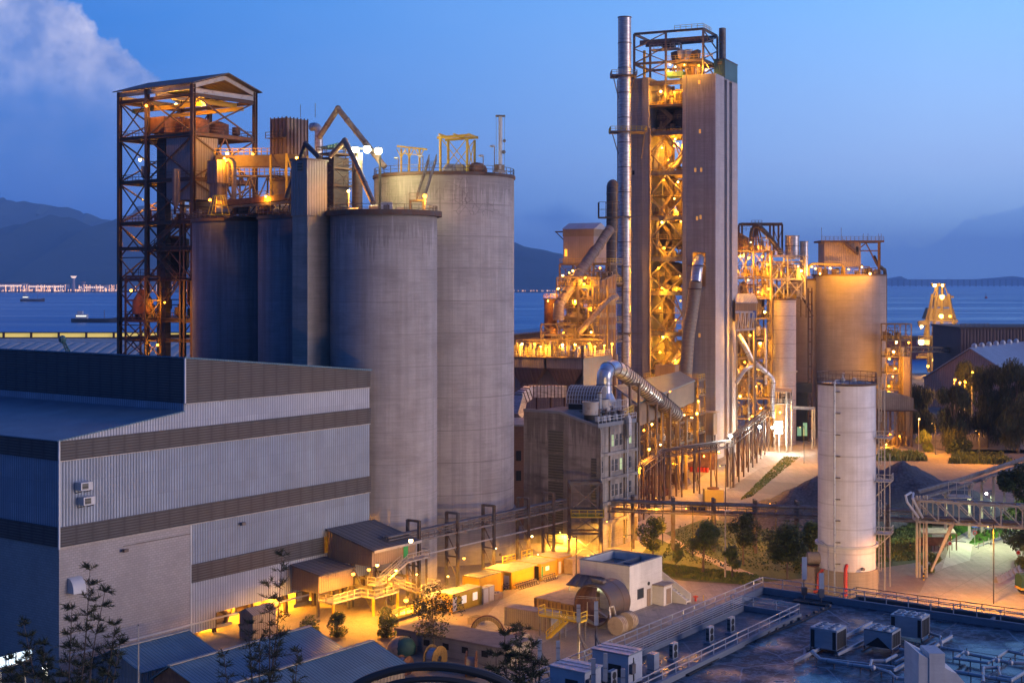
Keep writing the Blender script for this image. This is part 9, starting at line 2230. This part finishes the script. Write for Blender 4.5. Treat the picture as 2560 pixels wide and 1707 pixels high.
def sprig_tree(label,base,tips,seed,dens=46,ln=.5):
    """a thin casuarina: a stem to every tip, side twigs carrying bundles of needles"""
    r_=random.Random(seed);t=T('casuarina_sapling',label,'tree',base);sm_,lm=MB(),MB();vs,fs=[],[]
    for tip in tips:
        pts=curve([base,base.lerp(tip,.4)+V((r_.uniform(-.4,.4),0,.3)),base.lerp(tip,.75)+V((r_.uniform(-.3,.3),0,.2)),tip],5);n=len(pts)
        sm_.tube(pts,[.09*(1-i/n)+.012 for i in range(n)],5)
        for i in range(n // 4,n):
            for k in range(5):
                d_=V((r_.uniform(-1,1),r_.uniform(-.8,.8),r_.uniform(.0,.8))).normalized();L=(1.5*(1-i/n)+.35)*r_.uniform(.6,1.2);e=pts[i]+d_*L;m_=pts[i].lerp(e,.5)+ZUP*.1
                sm_.tube([pts[i],m_,e],[.02,.014,.006],3)
                for j in range(int(dens*.55)):
                    f=r_.random() ** .6;p=pts[i].lerp(e,f);x=(d_*.5+V((r_.uniform(-1,1),r_.uniform(-1,1),r_.uniform(-.5,.9)))).normalized()*ln*r_.uniform(.3,.8);y=V((-x.z,r_.uniform(-.3,.3),x.x)).normalized()*.02
                    a=len(vs);vs += [p-y,p+y,p+x+y*.4,p+x-y*.4];fs.append((a,a+1,a+2,a+3))
    sm_.build('trunk',M['bark'],t);lm.faces(vs,fs);lm.build('needles',M['leafc'],t,smooth=False)
def hillp(px,Y): x=(px-CX)/F*Y;return V((x,Y,max(0,(128-Y)*.27)))
sprig_tree('feathery sapling with several thin leaders before the pale block wall at far left',hillp(160,86),[P(x,y,86) for x,y in ((225,1425),(262,1480),(288,1560),(60,1560),(180,1520),(110,1610),(300,1610),(20,1650))],71,50)
sprig_tree('tall wispy sapling rising before the ribbed wall left of the annex',hillp(640,92),[P(x,y,92) for x,y in ((705,1390),(672,1460),(620,1560),(700,1590),(560,1640),(745,1630),(650,1600))],72,34)
sprig_tree('dark blurred casuarina top at the bottom centre by the antenna poles',hillp(1290,70),[P(x,y,70) for x,y in ((1262,1590),(1300,1575),(1330,1620),(1240,1640),(1290,1640),(1345,1660))],73,60,.42)
sprig_tree('low dark casuarina crown in the bottom left corner',hillp(70,96),[P(x,y,96) for x,y in ((60,1640),(120,1650),(200,1665),(20,1680),(260,1690),(150,1690))],74,60,.6)
clump('dark_bush','dark leafy bush at the very bottom left corner',X(60,118),6.5,4,3,4200,.2,M['leafd'],80,cz=.5,cat='bush',blobs=9)
g_=G(30,1690,2);t=T('lit_hoarding','white lit hoarding with a handrail at the bottom left corner','hoarding',g_);o_=X(-30,150)
mb=MB();mb.prism([P(-20,1676,150),P(78,1645,158),P(78,1622,158),P(-20,1648,150)],(0,.2,0));mb.build('lit_panel',emit('hoarding_glow',(.7,.9,1),1.0),t);mb=MB();[mb.bar(P(q,1672-q*.28,150),P(q,1640-q*.28,150),.1) for q in (-10,15,40,65)];mb.bar(P(-20,1678,149.8),P(78,1647,157.8),.15);mb.build('post',M['steel'],t)
mb=MB();[mb.bar(V((P(q,1676,150).x,151,0)),P(q,1678-q*.28,151),.2) for q in (0,60)];mb.build('leg',M['steel'],t)
lamp(P(113,1667,150),'small white lamp glaring at the bottom left corner',500,WHT,E_WHT,r=.3,pole=P(113,1667,150).z)
p=P(346,1562,150);t=T('flag_pole','thin bare metal pole standing before the pale block wall','pole',V((p.x,p.y,0)));MB().tube([V((p.x,p.y,0)),p],[.13,.06],8).build('pole',M['steelp'],t);MB().sphere(p,.1,6).build('finial',M['steel'],t)
hz=MB();hz.box((-26000,-60,-8),(26000,34000,1040));ho=hz.build('haze',M['steel'],None,smooth=False)
hm_=bpy.data.materials.new('haze_air');hm_.use_nodes=True;nt_=hm_.node_tree;nt_.nodes.clear()
pv=nt_.nodes.new('ShaderNodeVolumePrincipled');ou=nt_.nodes.new('ShaderNodeOutputMaterial');nt_.links.new(pv.outputs[0],ou.inputs['Volume'])
pv.inputs['Color'].default_value=(.45,.74,1,1);pv.inputs['Density'].default_value=5.8e-5;pv.inputs['Anisotropy'].default_value=.0
ho.data.materials.clear();ho.data.materials.append(hm_);ho['kind']='stuff';ho['label']='blue evening haze over the sea and hills'
